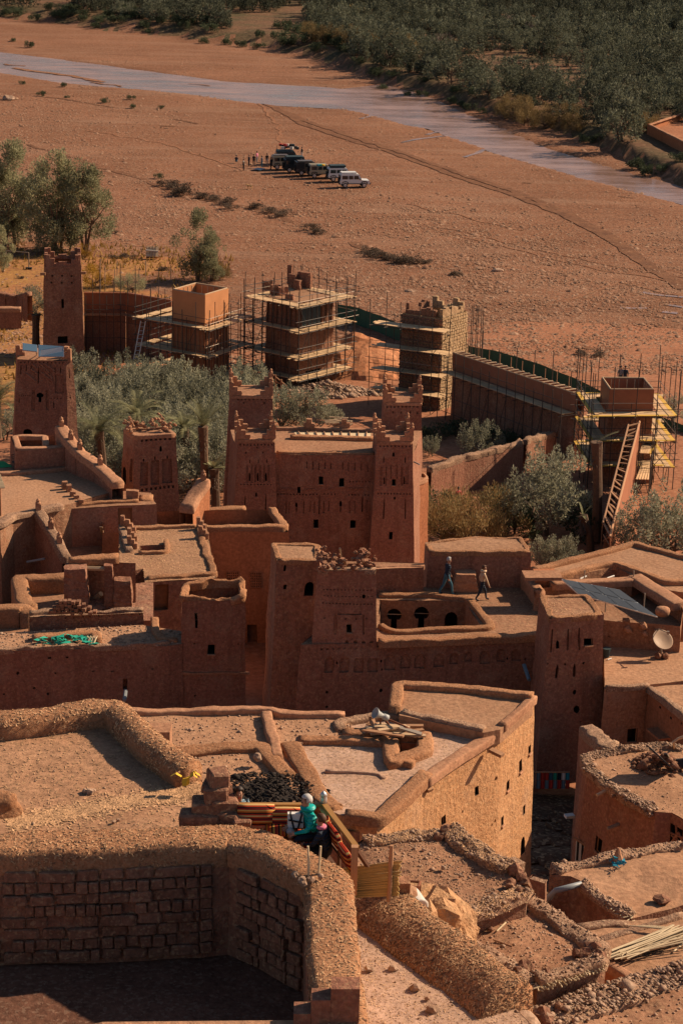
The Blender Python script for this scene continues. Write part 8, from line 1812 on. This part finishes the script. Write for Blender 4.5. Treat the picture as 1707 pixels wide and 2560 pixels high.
# satellite dish and bits
z = 17.8
sdh = thing('satellite_dish', 'cream satellite dish on a stone-weighted foot on the right-hand roof', 'satellite dish', P(Q(1385, 1100), z)); c = PY(Q(1376, 990), P(Q(1385, 1120), z).y - .5); nrm = Vector((.30, -.62, .72)).normalized(); q = nrm.to_track_quat('Z', 'Y').to_matrix(); mb2 = MB(); mb2.lathe((0, 0, 0), [(.001, -.12), (.25, -.1), (.45, -.05), (.62, .03), (.64, .05), (.6, .05), (.42, -.02), (.2, -.06), (.001, -.08)], 28); mb = MB(); mb.add([c + q @ (v * .76) for v in mb2.v], mb2.f); mb.build('dish', 'dish_tan', sdh, smooth=True)
tip = c + q @ Vector((0, .05, .6)); rod('feed_arm', 'rail_steel', sdh, c + q @ Vector((0, .55, 0)), tip, .02); slab('feed_horn', 'rail_steel', sdh, tip, (.1, .1, .14)); rod('mast', 'rail_steel', sdh, (c.x, c.y + .1, z), c - nrm * .1, .05)
for k in range(5): MB().blob(Vector((c.x + .2 * math.sin(k * 2), c.y + .15 * math.cos(k * 2), z + .12)), .17, 1, .2, seed=k).build('weight_stone', 'brick_mud', sdh)
MB().lathe(P(Q(862, 1145), z), [(.13, 0), (.17, .38), (.185, .4), (.15, .4)], 12).build_here('bucket', 'tent_dark', 'dark bucket by the tall right tower on the dish roof', 'bucket')
MB().tube([P(Q(872, 1172), z + .03), P(Q(908, 1160), z + .03)], .03, 6).build_here('pipe_piece', 'white_plastic', 'short white pipe piece lying before the dark bucket', 'pipe')
for k, (x, y, x2, y2) in enumerate(((620, 430, 678, 405), (868, 424, 932, 402))): MB().tube([P(Q(x, y), 17.7), P(Q(x2, y2), 17.7)], .04, 6).build_here('pipe_piece', 'white_plastic', ['left white pipe on the roof behind the solar array', 'right white pipe on the roof behind the solar array'][k], 'pipe')
# cafe furniture on the left terrace
z = 15.0
tb_ = thing('round_table', 'white round drum table with thin legs on the left terrace', 'table', P(W2(490, 560), z)); c = P(W2(478, 560), z); MB().lathe(c + Vector((0, 0, .75)), [(.5, 0), (.52, .02), (.52, .32), (.5, .34)], 20).build('drum', 'white_plastic', tb_)
for k in range(4): a = k * 1.57 + .6; rod('leg', 'aluminium', tb_, c + Vector((math.cos(a) * .4, math.sin(a) * .4, 0)), c + Vector((math.cos(a) * .4, math.sin(a) * .4, .75)), .025)
def chair(label, c, rz, mat='scaffold_steel'):
 t = thing('chair', label, 'chair', c, 'cafe chairs on the left terrace', rz)
 def r_(n, a, b):
  o = rod(n, mat, None, a, b, .02); o.parent = t
 for x in (-.22, .22):
  for y in (-.22, .22): r_('leg', (x, y, 0), (x, y, .45 if y < 0 else .9))
 s_ = slab('seat', mat, None, (0, 0, .45), (.48, .48, .03)); s_.parent = t
 for h in (.6, .72, .85): r_('back_bar', (-.22, .22, h), (.22, .22, h))
 return t
for k, (x, y, rz, lab) in enumerate(((145, 590, .4, 'leftmost thin black metal chair, next to the green turf'), (215, 578, .6, 'thin black metal chair between the turf chair and the lying pair'), (320, 580, 1.6, 'black metal chair in the pair left of the drum table'), (380, 575, 1.5, 'black metal chair nearest the white drum table'))): chair(lab, P(W2(x, y), z), rz)
tf = flat([P(W2(-60, 585), z + .02), P(W2(112, 568), z + .02), P(W2(40, 520), z + .02), P(W2(-60, 520), z + .02)], amp=.03); tag(tf.build('turf_mat', 'turf_green'), 'bright green turf mat at the left edge of the terrace', 'mat')
aw = thing('awning', 'slatted bamboo awning corner cut by the left edge of the terrace', 'awning', P(W2(0, 940), z)); a, b = P(W2(-120, 640), 16.9), P(W2(45, 742), 16.9)
for k in range(10): f = k / 9; rod('slat', 'cane', aw, P(W2(-150, 640 + 110 * f), 16.9), P(W2(8 + 38 * f, 640 + 105 * f), 16.9), .06)
slab('post', 'mud_wall_tan', aw, P(W2(-5, 850), 15.9), (.25, .25, 1.8))
# ================================================================== people, dog, vehicles
def skin_body(nodes, edges, root=0, sub=1):
 """nodes: name -> (pos, (rx, ry)); one continuous surface grown over the skeleton"""
 names = list(nodes); me = bpy.data.meshes.new('body_tmp'); me.from_pydata([nodes[n][0] for n in names], [(names.index(a), names.index(b)) for a, b in edges], [])
 o = bpy.data.objects.new('body_tmp', me); COL.objects.link(o); o.modifiers.new('s', 'SKIN')
 sk = me.skin_vertices[0].data
 for i, n in enumerate(names): sk[i].radius = nodes[n][1]; sk[i].use_root = (n == 'pelvis')
 m = o.modifiers.new('u', 'SUBSURF'); m.levels = sub; m.render_levels = sub
 dg = bpy.context.evaluated_depsgraph_get(); ev = o.evaluated_get(dg); out = bpy.data.meshes.new_from_object(ev); bpy.data.objects.remove(o); return out, names
def person(label, loc, rz=0.0, pose='stand', top='navy', legs='jeans', hair='hair_dark', sc=1.0, fingers=False, group=None, vest=None, swing=1.0, headturn=0.0, name='person', hood=False, short=False):
 S_ = sc; N_ = {}
 def nd(n, p, r): N_[n] = (Vector(p), (r, r) if not isinstance(r, tuple) else r)
 if pose == 'sit': hz = .47
 elif pose == 'crouch': hz = .3
 else: hz = .93
 lean = .12 if pose in ('sit', 'crouch') else .05 if pose == 'walk' else .02
 nd('pelvis', (0, 0, hz), (.155, .115)); nd('belly', (0, lean * .3, hz + .16), (.145, .105)); nd('chest', (0, lean * .8, hz + .38), (.17, .12)); nd('neck0', (0, lean, hz + .52), (.075, .07)); nd('neck', (0, lean * 1.2, hz + .585), .052)
 hx = math.sin(headturn) * .03
 nd('jaw', (hx, lean * 1.2 + .035, hz + .645), (.07, .075)); nd('head', (hx, lean * 1.2 + .015, hz + .725), (.082, .098)); nd('crown', (hx, lean * 1.2, hz + .805), (.06, .07)); nd('nose', (hx + .105 * math.sin(headturn), lean * 1.2 + .04 + .085 * math.cos(headturn), hz + .70), .016)
 Eg = [('pelvis', 'belly'), ('belly', 'chest'), ('chest', 'neck0'), ('neck0', 'neck'), ('neck', 'jaw'), ('jaw', 'head'), ('head', 'crown'), ('head', 'nose')]
 for sd_, s in (('l', -1), ('r', 1)):
  sh = Vector((.19 * s, lean * .85, hz + .47)); nd('sho' + sd_, sh, .068)
  if pose == 'walk': ph = swing * s; el = sh + Vector((.05 * s, -.12 * ph, -.27)); wr = el + Vector((0, -.02 * ph + .08, -.24))
  elif pose == 'sit': el = sh + Vector((.07 * s, .12, -.24)); wr = el + Vector((-.08 * s, .22, -.06))
  elif pose == 'crouch': el = sh + Vector((.05 * s, .18, -.2)); wr = el + Vector((-.05 * s, .2, -.08))
  else: el = sh + Vector((.05 * s, -.02, -.28)); wr = el + Vector((-.01 * s, .08, -.25))
  nd('elb' + sd_, el, .05); nd('wri' + sd_, wr, .033); dv = (wr - el).normalized(); hd = wr + dv * .07; nd('palm' + sd_, hd, (.036, .026)); Eg += [('chest', 'sho' + sd_), ('sho' + sd_, 'elb' + sd_), ('elb' + sd_, 'wri' + sd_), ('wri' + sd_, 'palm' + sd_)]
  if fingers:
   sdv = dv.orthogonal().normalized(); dn = dv.cross(sdv)
   for k in range(4):
    o_ = sdv * (.024 * (k - 1.5) / 1.0); l_ = (.07, .08, .076, .06)[k]; nd('f%s%da' % (sd_, k), hd + o_ + dv * .045, .0095); nd('f%s%db' % (sd_, k), hd + o_ + dv * (.045 + l_ * .5) + dn * .012, .009); nd('f%s%dc' % (sd_, k), hd + o_ + dv * (.035 + l_ * .8) + dn * .036, .0078)
    Eg += [('palm' + sd_, 'f%s%da' % (sd_, k)), ('f%s%da' % (sd_, k), 'f%s%db' % (sd_, k)), ('f%s%db' % (sd_, k), 'f%s%dc' % (sd_, k))]
   nd('t%sa' % sd_, wr + dv * .03 + sdv * .04, .012); nd('t%sb' % sd_, wr + dv * .07 + sdv * .062 + dn * .015, .0095); Eg += [('palm' + sd_, 't%sa' % sd_), ('t%sa' % sd_, 't%sb' % sd_)]
  hp = Vector((.095 * s, 0, hz - .04)); nd('hip' + sd_, hp, .098)
  if pose == 'walk': ph = swing * s; kn = Vector((.1 * s, .15 * ph + .05, .50)); an = Vector((.1 * s, .25 * ph - (.06 if ph < 0 else 0), .10 if ph > 0 else .16)); to = an + Vector((.01 * s, .16, -.055 if ph > 0 else -.10))
  elif pose == 'sit': kn = Vector((.12 * s, .42, hz + .02)); an = Vector((.12 * s, .46, .09)); to = an + Vector((.02 * s, .16, -.05))
  elif pose == 'crouch': kn = Vector((.14 * s, .34, .48)); an = Vector((.12 * s, .08, .09)); to = an + Vector((.02 * s, .16, -.05))
  else: kn = Vector((.1 * s, .02, .5)); an = Vector((.1 * s, -.02, .09)); to = an + Vector((.03 * s, .16, -.05))
  nd('kne' + sd_, kn, .062); nd('ank' + sd_, an, .042); nd('toe' + sd_, to, (.042, .03)); Eg += [('pelvis', 'hip' + sd_), ('hip' + sd_, 'kne' + sd_), ('kne' + sd_, 'ank' + sd_), ('ank' + sd_, 'toe' + sd_)]
 puff = 1.22 if vest else 1.0
 for n in ('belly', 'chest'): N_[n] = (N_[n][0], tuple(x * puff for x in N_[n][1]))
 if vest:
  for n in ('shol', 'shor', 'elbl', 'elbr'): N_[n] = (N_[n][0], tuple(x * 1.18 for x in N_[n][1]))
 me, names = skin_body(N_, Eg, 0, 2 if fingers else 1)
 def region(n):
  if n in ('neck', 'jaw', 'head', 'crown', 'nose') or n.startswith(('palm', 'f', 't')) and not n.startswith('toe'): return 0
  if n.startswith(('hip', 'kne', 'ank')) or n == 'pelvis': return 2
  if n.startswith('toe'): return 3
  return 1
 segs = [(N_[a][0], N_[b][0], a, b) for a, b in Eg]
 mats = ['skin', top, legs, 'black_cloth']
 for m_ in mats: me.materials.append(MATS[m_])
 mi = []
 for f in me.polygons:
  c = f.center; best = (1e9, None)
  for a, b, na, nb in segs:
   ab = b - a; t = max(0, min(1, (c - a).dot(ab) / max(ab.length_squared, 1e-9))); d = (c - a - ab * t).length - (.05 if t < .5 else 0)
   if d + .05 < best[0]: best = (d + .05, na if t < .5 else nb)
  mi.append(region(best[1]))
 me.polygons.foreach_set('material_index', mi); me.polygons.foreach_set('use_smooth', [True] * len(me.polygons))
 t = thing(name, label, 'person', loc, group, rz); t.scale = (S_, S_, S_); me.name = 'body'
 link('body', me, t)
 hc = N_['head'][0]; hb = MB(); bm = bmesh.new(); bmesh.ops.create_uvsphere(bm, u_segments=14, v_segments=9, radius=1)
 keep = []
 for v in bm.verts:
  v.co = Vector((v.co.x * .108, v.co.y * .122, v.co.z * .132)); v.co += noise.noise_vector(v.co * 22) * .007
 bmesh.ops.delete(bm, geom=[v for v in bm.verts if v.co.z < -.03 - (.04 if v.co.y < -.03 else 0) or (v.co.y > .045 and v.co.z < .045)], context='VERTS')
 bmesh.ops.solidify(bm, geom=bm.faces[:], thickness=.012)
 rz_h = Matrix.Rotation(-headturn, 3, 'Z')
 for v in bm.verts: v.co = rz_h @ v.co + hc + Vector((0, -.01, .03))
 hm = bpy.data.meshes.new('hair'); bm.to_mesh(hm); bm.free(); hm.materials.append(MATS[hair]); hm.polygons.foreach_set('use_smooth', [True] * len(hm.polygons)); link('hair', hm, t)
 if fingers:
  for s in (-1, 1):
   m = MB(); m.blob((0, 0, 0), .012, 1, .02); e = m.build('eye', 'hair_dark', None, True); e.parent = t; e.location = hc + rz_h @ Vector((.034 * s, .094, .0))
   m = MB(); m.blob((0, 0, 0), .026, 1, .05, (.35, .7, 1)); e = m.build('ear', 'skin', None, True); e.parent = t; e.location = hc + rz_h @ Vector((.088 * s, .0, -.02))
  m = MB(); m.box((0, 0, 0), (.045, .01, .01)); e = m.build('mouth', 'red_paint', None); e.parent = t; e.location = hc + rz_h @ Vector((0, .098, -.07))
 if hood:
  m = MB(); m.lathe((0, 0, 0), [(.10, -.02), (.15, .02), (.155, .07), (.12, .10)], 12); e = m.build('collar', top, None, True); e.parent = t; e.location = N_['neck'][0] + Vector((0, -.02, -.045))
 return t
# two walkers on the roof
z = 18.3
person('man in a dark navy jacket and teal jeans walking on the roof', P(D(488, 524), z), R(-70), 'walk', 'navy', 'jeans', 'hair_grey', 1.03, True)
wn_ = person('woman in a cream jacket and dark trousers walking on the roof', P(D(648, 552), z), R(-80), 'walk', 'cream_jacket', 'navy', 'hair_brown', .97, True, hood=True, swing=-1)
m = MB(); m.lathe((0, 0, 0), [(.09, 0), (.11, .03), (.1, .07)], 10); e = m.build('scarf', 'pvc_blue', None, True); e.parent = wn_; e.location = (0, .06, 1.44)
# terrace guests
man = person('grey-haired man in a bright teal puffer jacket sitting on the terrace bench', P(J(895, 440), 32.12) - Vector((0, 0, .47)), R(115), 'sit', 'teal_jacket', 'navy', 'hair_grey', 1.08, True, vest=True, hood=True, headturn=.2)
wo = person('brown-haired woman in a dark vest with a pink collar sitting on the terrace', P(J(985, 545), 31.95) - Vector((0, 0, .47)), R(70), 'sit', 'navy', 'black_cloth', 'hair_brown', .98, True, vest=True)
m = MB(); m.lathe((0, 0, 0), [(.085, -.01), (.12, .0), (.11, .05), (.08, .06)], 12); e = m.build('collar', 'pink_cloth', None, True); e.parent = wo; e.location = (0, .13, 1.02)
person('dark-haired man in a blue top at the left end of the terrace, half hidden', P(J(400, 330), 32.05) - Vector((0, 0, .52)), R(200), 'sit', 'pvc_blue', 'grey_cloth', 'hair_dark', 1.0, True, headturn=.3)
person('white-haired person low behind the thick wall, only the head showing', P(J(752, 520), 31.95) - Vector((0, 0, .9)), R(10), 'sit', 'grey_cloth', 'teal_trouser', 'hair_grey', .95, True)
# workers on the right scaffold tower
for k, (x, tp_m, lab) in enumerate(((672, 'grey_cloth', 'worker in a pale top behind the dark red formwork box'), (722, 'navy', 'worker in dark clothes next to the pale-topped one on the scaffold'))):
 b = P(K(x, 415), 10.2); person(lab, Vector((b.x, b.y + .4, 9.35)), R(180), 'stand', tp_m, 'navy', 'hair_dark', .95)
gd = P(B(545, 1135), 5.0); person('person in a red top standing in the shade by the garden wall', Vector((gd.x, gd.y, ground_at(gd.x, gd.y))), R(30), 'stand', 'red_paint', 'grey_cloth', 'hair_dark', .95)
# group at the vehicles
for k, (x, y, ps, tp_m, lg, lab) in enumerate(((122, 262, 'crouch', 'navy', 'jeans', 'person in dark clothes crouching at the far left of the picnic group'), (193, 340, 'stand', 'paint_brown', 'black_cloth', 'person in brown standing nearest the viewer beside the picnic group'), (245, 298, 'stand', 'navy', 'black_cloth', 'person in dark clothes standing between the croucher and the pair'), (293, 292, 'stand', 'black_cloth', 'navy', 'person in black standing beside the one in a pink top'), (322, 262, 'stand', 'pink_cloth', 'grey_cloth', 'person in a pink top standing farther back in the group'), (370, 308, 'stand', 'grey_cloth', 'jeans', 'person in grey and jeans standing by the blue sheet'), (421, 285, 'stand', 'black_cloth', 'grey_cloth', 'tall person in black standing left of the loaded car'), (460, 325, 'stand', 'paint_brown', 'black_cloth', 'person in a brown top close behind the black car'), (762, 218, 'stand', 'paint_black', 'white_plastic', 'person standing alone behind the right of the loaded car'), (515, 240, 'stand', 'white_plastic', 'grey_cloth', 'person in a white top at the tail of the loaded car'))):
 person(lab, P(G(x, y), .02), R(60 * k), ps, tp_m, lg, 'hair_dark', 1.0)
dg_ = thing('dog', 'yellow dog standing on the gravel left of the parked cars', 'dog', P(G(252, 520), .02), None, R(170)); Nn = {}
for n, p, r in (('pelvis', (-.28, 0, .48), (.09, .1)), ('mid', (0, 0, .48), (.10, .11)), ('chest', (.26, 0, .5), (.11, .13)), ('neck', (.42, 0, .62), .065), ('head', (.52, 0, .7), (.06, .065)), ('muz', (.64, 0, .66), .034), ('tail', (-.42, 0, .52), .025), ('tail2', (-.56, 0, .62), .016)): Nn[n] = (Vector(p), (r, r) if not isinstance(r, tuple) else r)
Eg = [('pelvis', 'mid'), ('mid', 'chest'), ('chest', 'neck'), ('neck', 'head'), ('head', 'muz'), ('pelvis', 'tail'), ('tail', 'tail2')]
for s in (-1, 1):
 for n, p, r in (('fe%d' % s, (.26, .09 * s, .34), .045), ('fw%d' % s, (.25, .09 * s, .16), .03), ('fp%d' % s, (.27, .09 * s, .03), .03), ('hk%d' % s, (-.24, .1 * s, .32), .06), ('hh%d' % s, (-.38, .1 * s, .18), .028), ('hp%d' % s, (-.34, .1 * s, .03), .03)): Nn[n] = (Vector(p), (r, r))
 Eg += [('chest', 'fe%d' % s), ('fe%d' % s, 'fw%d' % s), ('fw%d' % s, 'fp%d' % s), ('pelvis', 'hk%d' % s), ('hk%d' % s, 'hh%d' % s), ('hh%d' % s, 'hp%d' % s)]
me, _ = skin_body(Nn, Eg); me.materials.append(MATS['dog_fur']); link('body', me, dg_); m = MB()
for s in (-1, 1): m.add([Vector((.49, .05 * s, .75)), Vector((.53, .06 * s, .74)), Vector((.5, .075 * s, .82))], [(0, 1, 2)])
e = m.build('ears', 'dog_fur'); e.parent = dg_
# ---- off-road vehicles
def offroad(label, loc, rz, paint, roof='none', rear_dark=False, lower=None, L_=4.5, spare=True):
 t = thing('parked_car', label, 'car', loc, 'off-road cars parked in a row on the gravel', rz); W_ = .88
 def P_(mb, name, mat, smooth=False): o = mb.build(name, mat, None, smooth); o.parent = t; return o
 prof = [(-2.15, .55), (-2.2, 1.05), (-2.12, 1.1), (-2.05, 1.9), (-1.95, 1.98), (.45, 1.98), (.62, 1.9), (.98, 1.18), (1.05, 1.12), (2.1, 1.05), (2.18, .95), (2.18, .55)]
 mb = MB(); n = len(prof); vs = []
 for s in (-1, 1):
  for x, z_ in prof: vs.append((x, s * (W_ - (.09 * max(0, z_ - 1.1) / .9)), z_))
 mb.add(vs, [tuple(range(n)), tuple(range(2 * n - 1, n - 1, -1))] + [(i + n, (i + 1) % n + n, (i + 1) % n, i) for i in range(n)]); P_(mb, 'body', paint)
 for s in (-1, 1):
  y = lambda z_: s * (W_ - .09 * max(0, z_ - 1.1) / .9 + .006)
  for (x0, x1) in ((-1.9, -1.05), (-.92, -.28), (-.15, .5)):
   q = [(x0, y(1.25), 1.25), (x1 + (.12 if x1 > .3 else 0), y(1.25), 1.25), (x1 - (.02 if x1 > .3 else 0), y(1.75), 1.75), (x0, y(1.75), 1.75)]; m = MB(); m.add(q, [(0, 1, 2, 3) if s < 0 else (3, 2, 1, 0)]); P_(m, 'window', 'glass_dark')
  m = MB(); m.box((.72, s * (W_ + .09), 1.28), (.06, .16, .2)); P_(m, 'mirror', 'paint_black')
  m = MB(); m.box((-.2, s * (W_ + .012), .62), (3.0, .03, .1)); P_(m, 'sill', 'paint_black')
  for x in (-1.45, 1.38):
   m = MB(); m2 = MB(); m2.lathe((0, 0, -.12), [(.26, 0), (.37, .02), (.39, .06), (.39, .18), (.37, .22), (.26, .24)], 16); m.add([Vector((x + v.x, s * (W_ - .1) + v.z, .39 + v.y)) for v in m2.v], m2.f); wl = P_(m, 'wheel', 'rubber', True)
   m = MB(); m2 = MB(); m2.lathe((0, 0, 0), [(.05, .0), (.24, .02), (.25, .05), (.1, .06)], 12); m.add([Vector((x + v.x, s * (W_ - .1 + .09 + v.z), .39 + v.y)) for v in m2.v], m2.f); r_ = m.build('rim', 'aluminium'); r_.parent = wl
   m = MB(); m.tube([(x - .5, s * (W_ - .02), .5), (x - .36, s * (W_ - .01), .85), (x, s * (W_ - .01), .93), (x + .36, s * (W_ - .01), .85), (x + .5, s * (W_ - .02), .5)], .07, 5); P_(m, 'wheel_arch', 'paint_black')
  m = MB(); m2 = MB(); m2.lathe((0, 0, 0), [(.09, 0), (.09, .03), (.05, .045)], 10); m.add([Vector((2.18 + v.z, s * .6 + v.x, .85 + v.y)) for v in m2.v], m2.f); P_(m, 'headlight', 'white_plastic')
 m = MB(); m.add([(.68, -.72, 1.83), (.68, .72, 1.83), (.985, .78, 1.2), (.985, -.78, 1.2)], [(0, 3, 2, 1)]); m.v = [v + Vector((.012, 0, .01)) for v in m.v]; P_(m, 'windscreen', 'glass_dark')
 m = MB(); m.box((2.25, 0, .58), (.16, 1.7, .2)); P_(m, 'bumper', 'paint_black'); m = MB(); m.box((-2.24, 0, .58), (.12, 1.6, .18)); P_(m, 'bumper', 'paint_black')
 m = MB(); m.box((2.19, 0, .85), (.03, .9, .28)); P_(m, 'grille', 'paint_black')
 m = MB(); m.box((-2.135, 0, 1.5), (.03, 1.3, .5)); P_(m, 'rear_window', 'glass_dark')
 if spare: m = MB(); m2 = MB(); m2.lathe((0, 0, 0), [(.2, 0), (.37, .02), (.38, .18), (.2, .2)], 14); m.add([Vector((-2.2 - v.z, v.x - .2, 1.1 + v.y)) for v in m2.v], m2.f); P_(m, 'spare_wheel', 'rubber')
 if rear_dark: m = MB(); m.box((-1.62, 0, 1.52), (1.2, 1.8, .98)); P_(m, 'canopy', 'paint_black')
 if roof == 'white': m = MB(); m.box((-.85, 0, 2.1), (2.2, 1.3, .24)); P_(m, 'roof_box', 'paint_white')
 if roof == 'tent': m = MB(); m.box((-.7, 0, 2.2), (2.3, 1.45, .3)); P_(m, 'roof_tent', 'tent_dark')
 if roof in ('rack', 'tent', 'load', 'blue'):
  for y in (-.6, .6): m = MB(); m.tube([(-2.0, y, 2.05), (.4, y, 2.05)], .03, 5); P_(m, 'roof_rack', 'paint_black')
 if roof == 'rack': m = MB(); m.box((-.8, 0, 2.08), (2.2, 1.3, .1)); P_(m, 'rack_tray', 'paint_brown')
 return t
zc = .05
cars = [((1270, 507), 12, 'paint_white', 'white', False, 'white off-road car with a white roof box, front right end of the row'), ((1150, 445), 14, 'paint_white', 'tent', False, 'white off-road car with a dark roof tent, second from the right end'), ((965, 412), 14, 'paint_beige', 'blue', False, 'beige off-road car with blue gear on its roof rack'), ((838, 385), 14, 'paint_brown', 'rack', True, 'dark brown off-road car with an empty roof rack'), ((720, 355), 14, 'paint_black', 'tent', False, 'black off-road car with a big dark roof tent, middle of the row'), ((600, 325), 14, 'paint_beige', 'rack', False, 'beige-sided off-road car at the left end of the row')]
for (p, a, pt_, rf2, rd, lab) in cars:
 q = P(G(*p), zc); q.y += .7; offroad(lab, q, R(a), pt_, rf2, rd)
q = P(G(965, 290), 2.15);
for k, (dx, m_, lab) in enumerate(((-.7, 'cloth_blue', 'blue bundle'), (0, 'tarp_green', 'green roll'), (.5, 'yellow_rag', 'yellow sack'))): MB().blob(P(G(925 + 22 * k, 292), 2.2) + Vector((0, .5, .02)), .22, 2, .2, (1.4, .9, .7), seed=k).build_here('roof_luggage', m_, lab + ' on the roof rack of the beige car with blue gear', 'luggage')
tl = P(G(640, 275), zc); tl.y += 1.0; offroad('off-road car loaded high with red boxes and tyres, at the back of the row', tl, R(10), 'tent_dark', 'load')
rs = random.Random(17)
for k in range(16):
 x, y = 535 + 11 * k, rs.uniform(160, 205); c = P(G(x + 15, 275), zc); c = Vector((c.x, c.y + 1 + rs.uniform(-.5, .5), 2.15 + rs.uniform(.1, .7)))
 if k % 4 == 1: m = MB(); m.lathe(c, [(.18, 0), (.36, .02), (.38, .1), (.36, .18), (.18, .2)], 12); m.build_here('tyre', 'rubber', 'spare tyre stacked on the highest-loaded car', 'tyre', 'tyres on the loaded car')
 else: MB().box(c, (.5, .4, .35), rs.uniform(-.3, .3)).build_here('gear_box', ['red_paint', 'red_paint', 'white_plastic', 'tent_dark'][k % 4], ['red gear box on the highest-loaded car', 'red gear box on the highest-loaded car', 'white gear box on the highest-loaded car', 'dark gear box on the highest-loaded car'][k % 4], 'box', ['red boxes on the loaded car', 'red boxes on the loaded car', 'white boxes on the loaded car', 'dark boxes on the loaded car'][k % 4])
for k, (x, y, L_, W2_) in enumerate(((330, 328, 2.2, 1.6),)):
 m = flat([P(G(270, 322), .12), P(G(360, 335), .12), P(G(410, 318), .12), P(G(330, 312), .12)], amp=.03, cell=.6); tag(m.build('ground_sheet', 'pvc_blue'), 'pale blue sheet spread on the gravel in front of the group', 'sheet')
ft_ = thing('folding_table', 'orange-topped folding table beside the black car', 'table', P(G(490, 285), .05)); c = P(G(490, 285), .05); slab('top', 'plank', ft_, c + Vector((0, 0, .75)), (1.2, .7, .05))
for sx in (-.5, .5):
 for sy in (-.28, .28): rod('leg', 'rail_steel', ft_, c + Vector((sx, sy, 0)), c + Vector((sx, sy, .73)), .025)
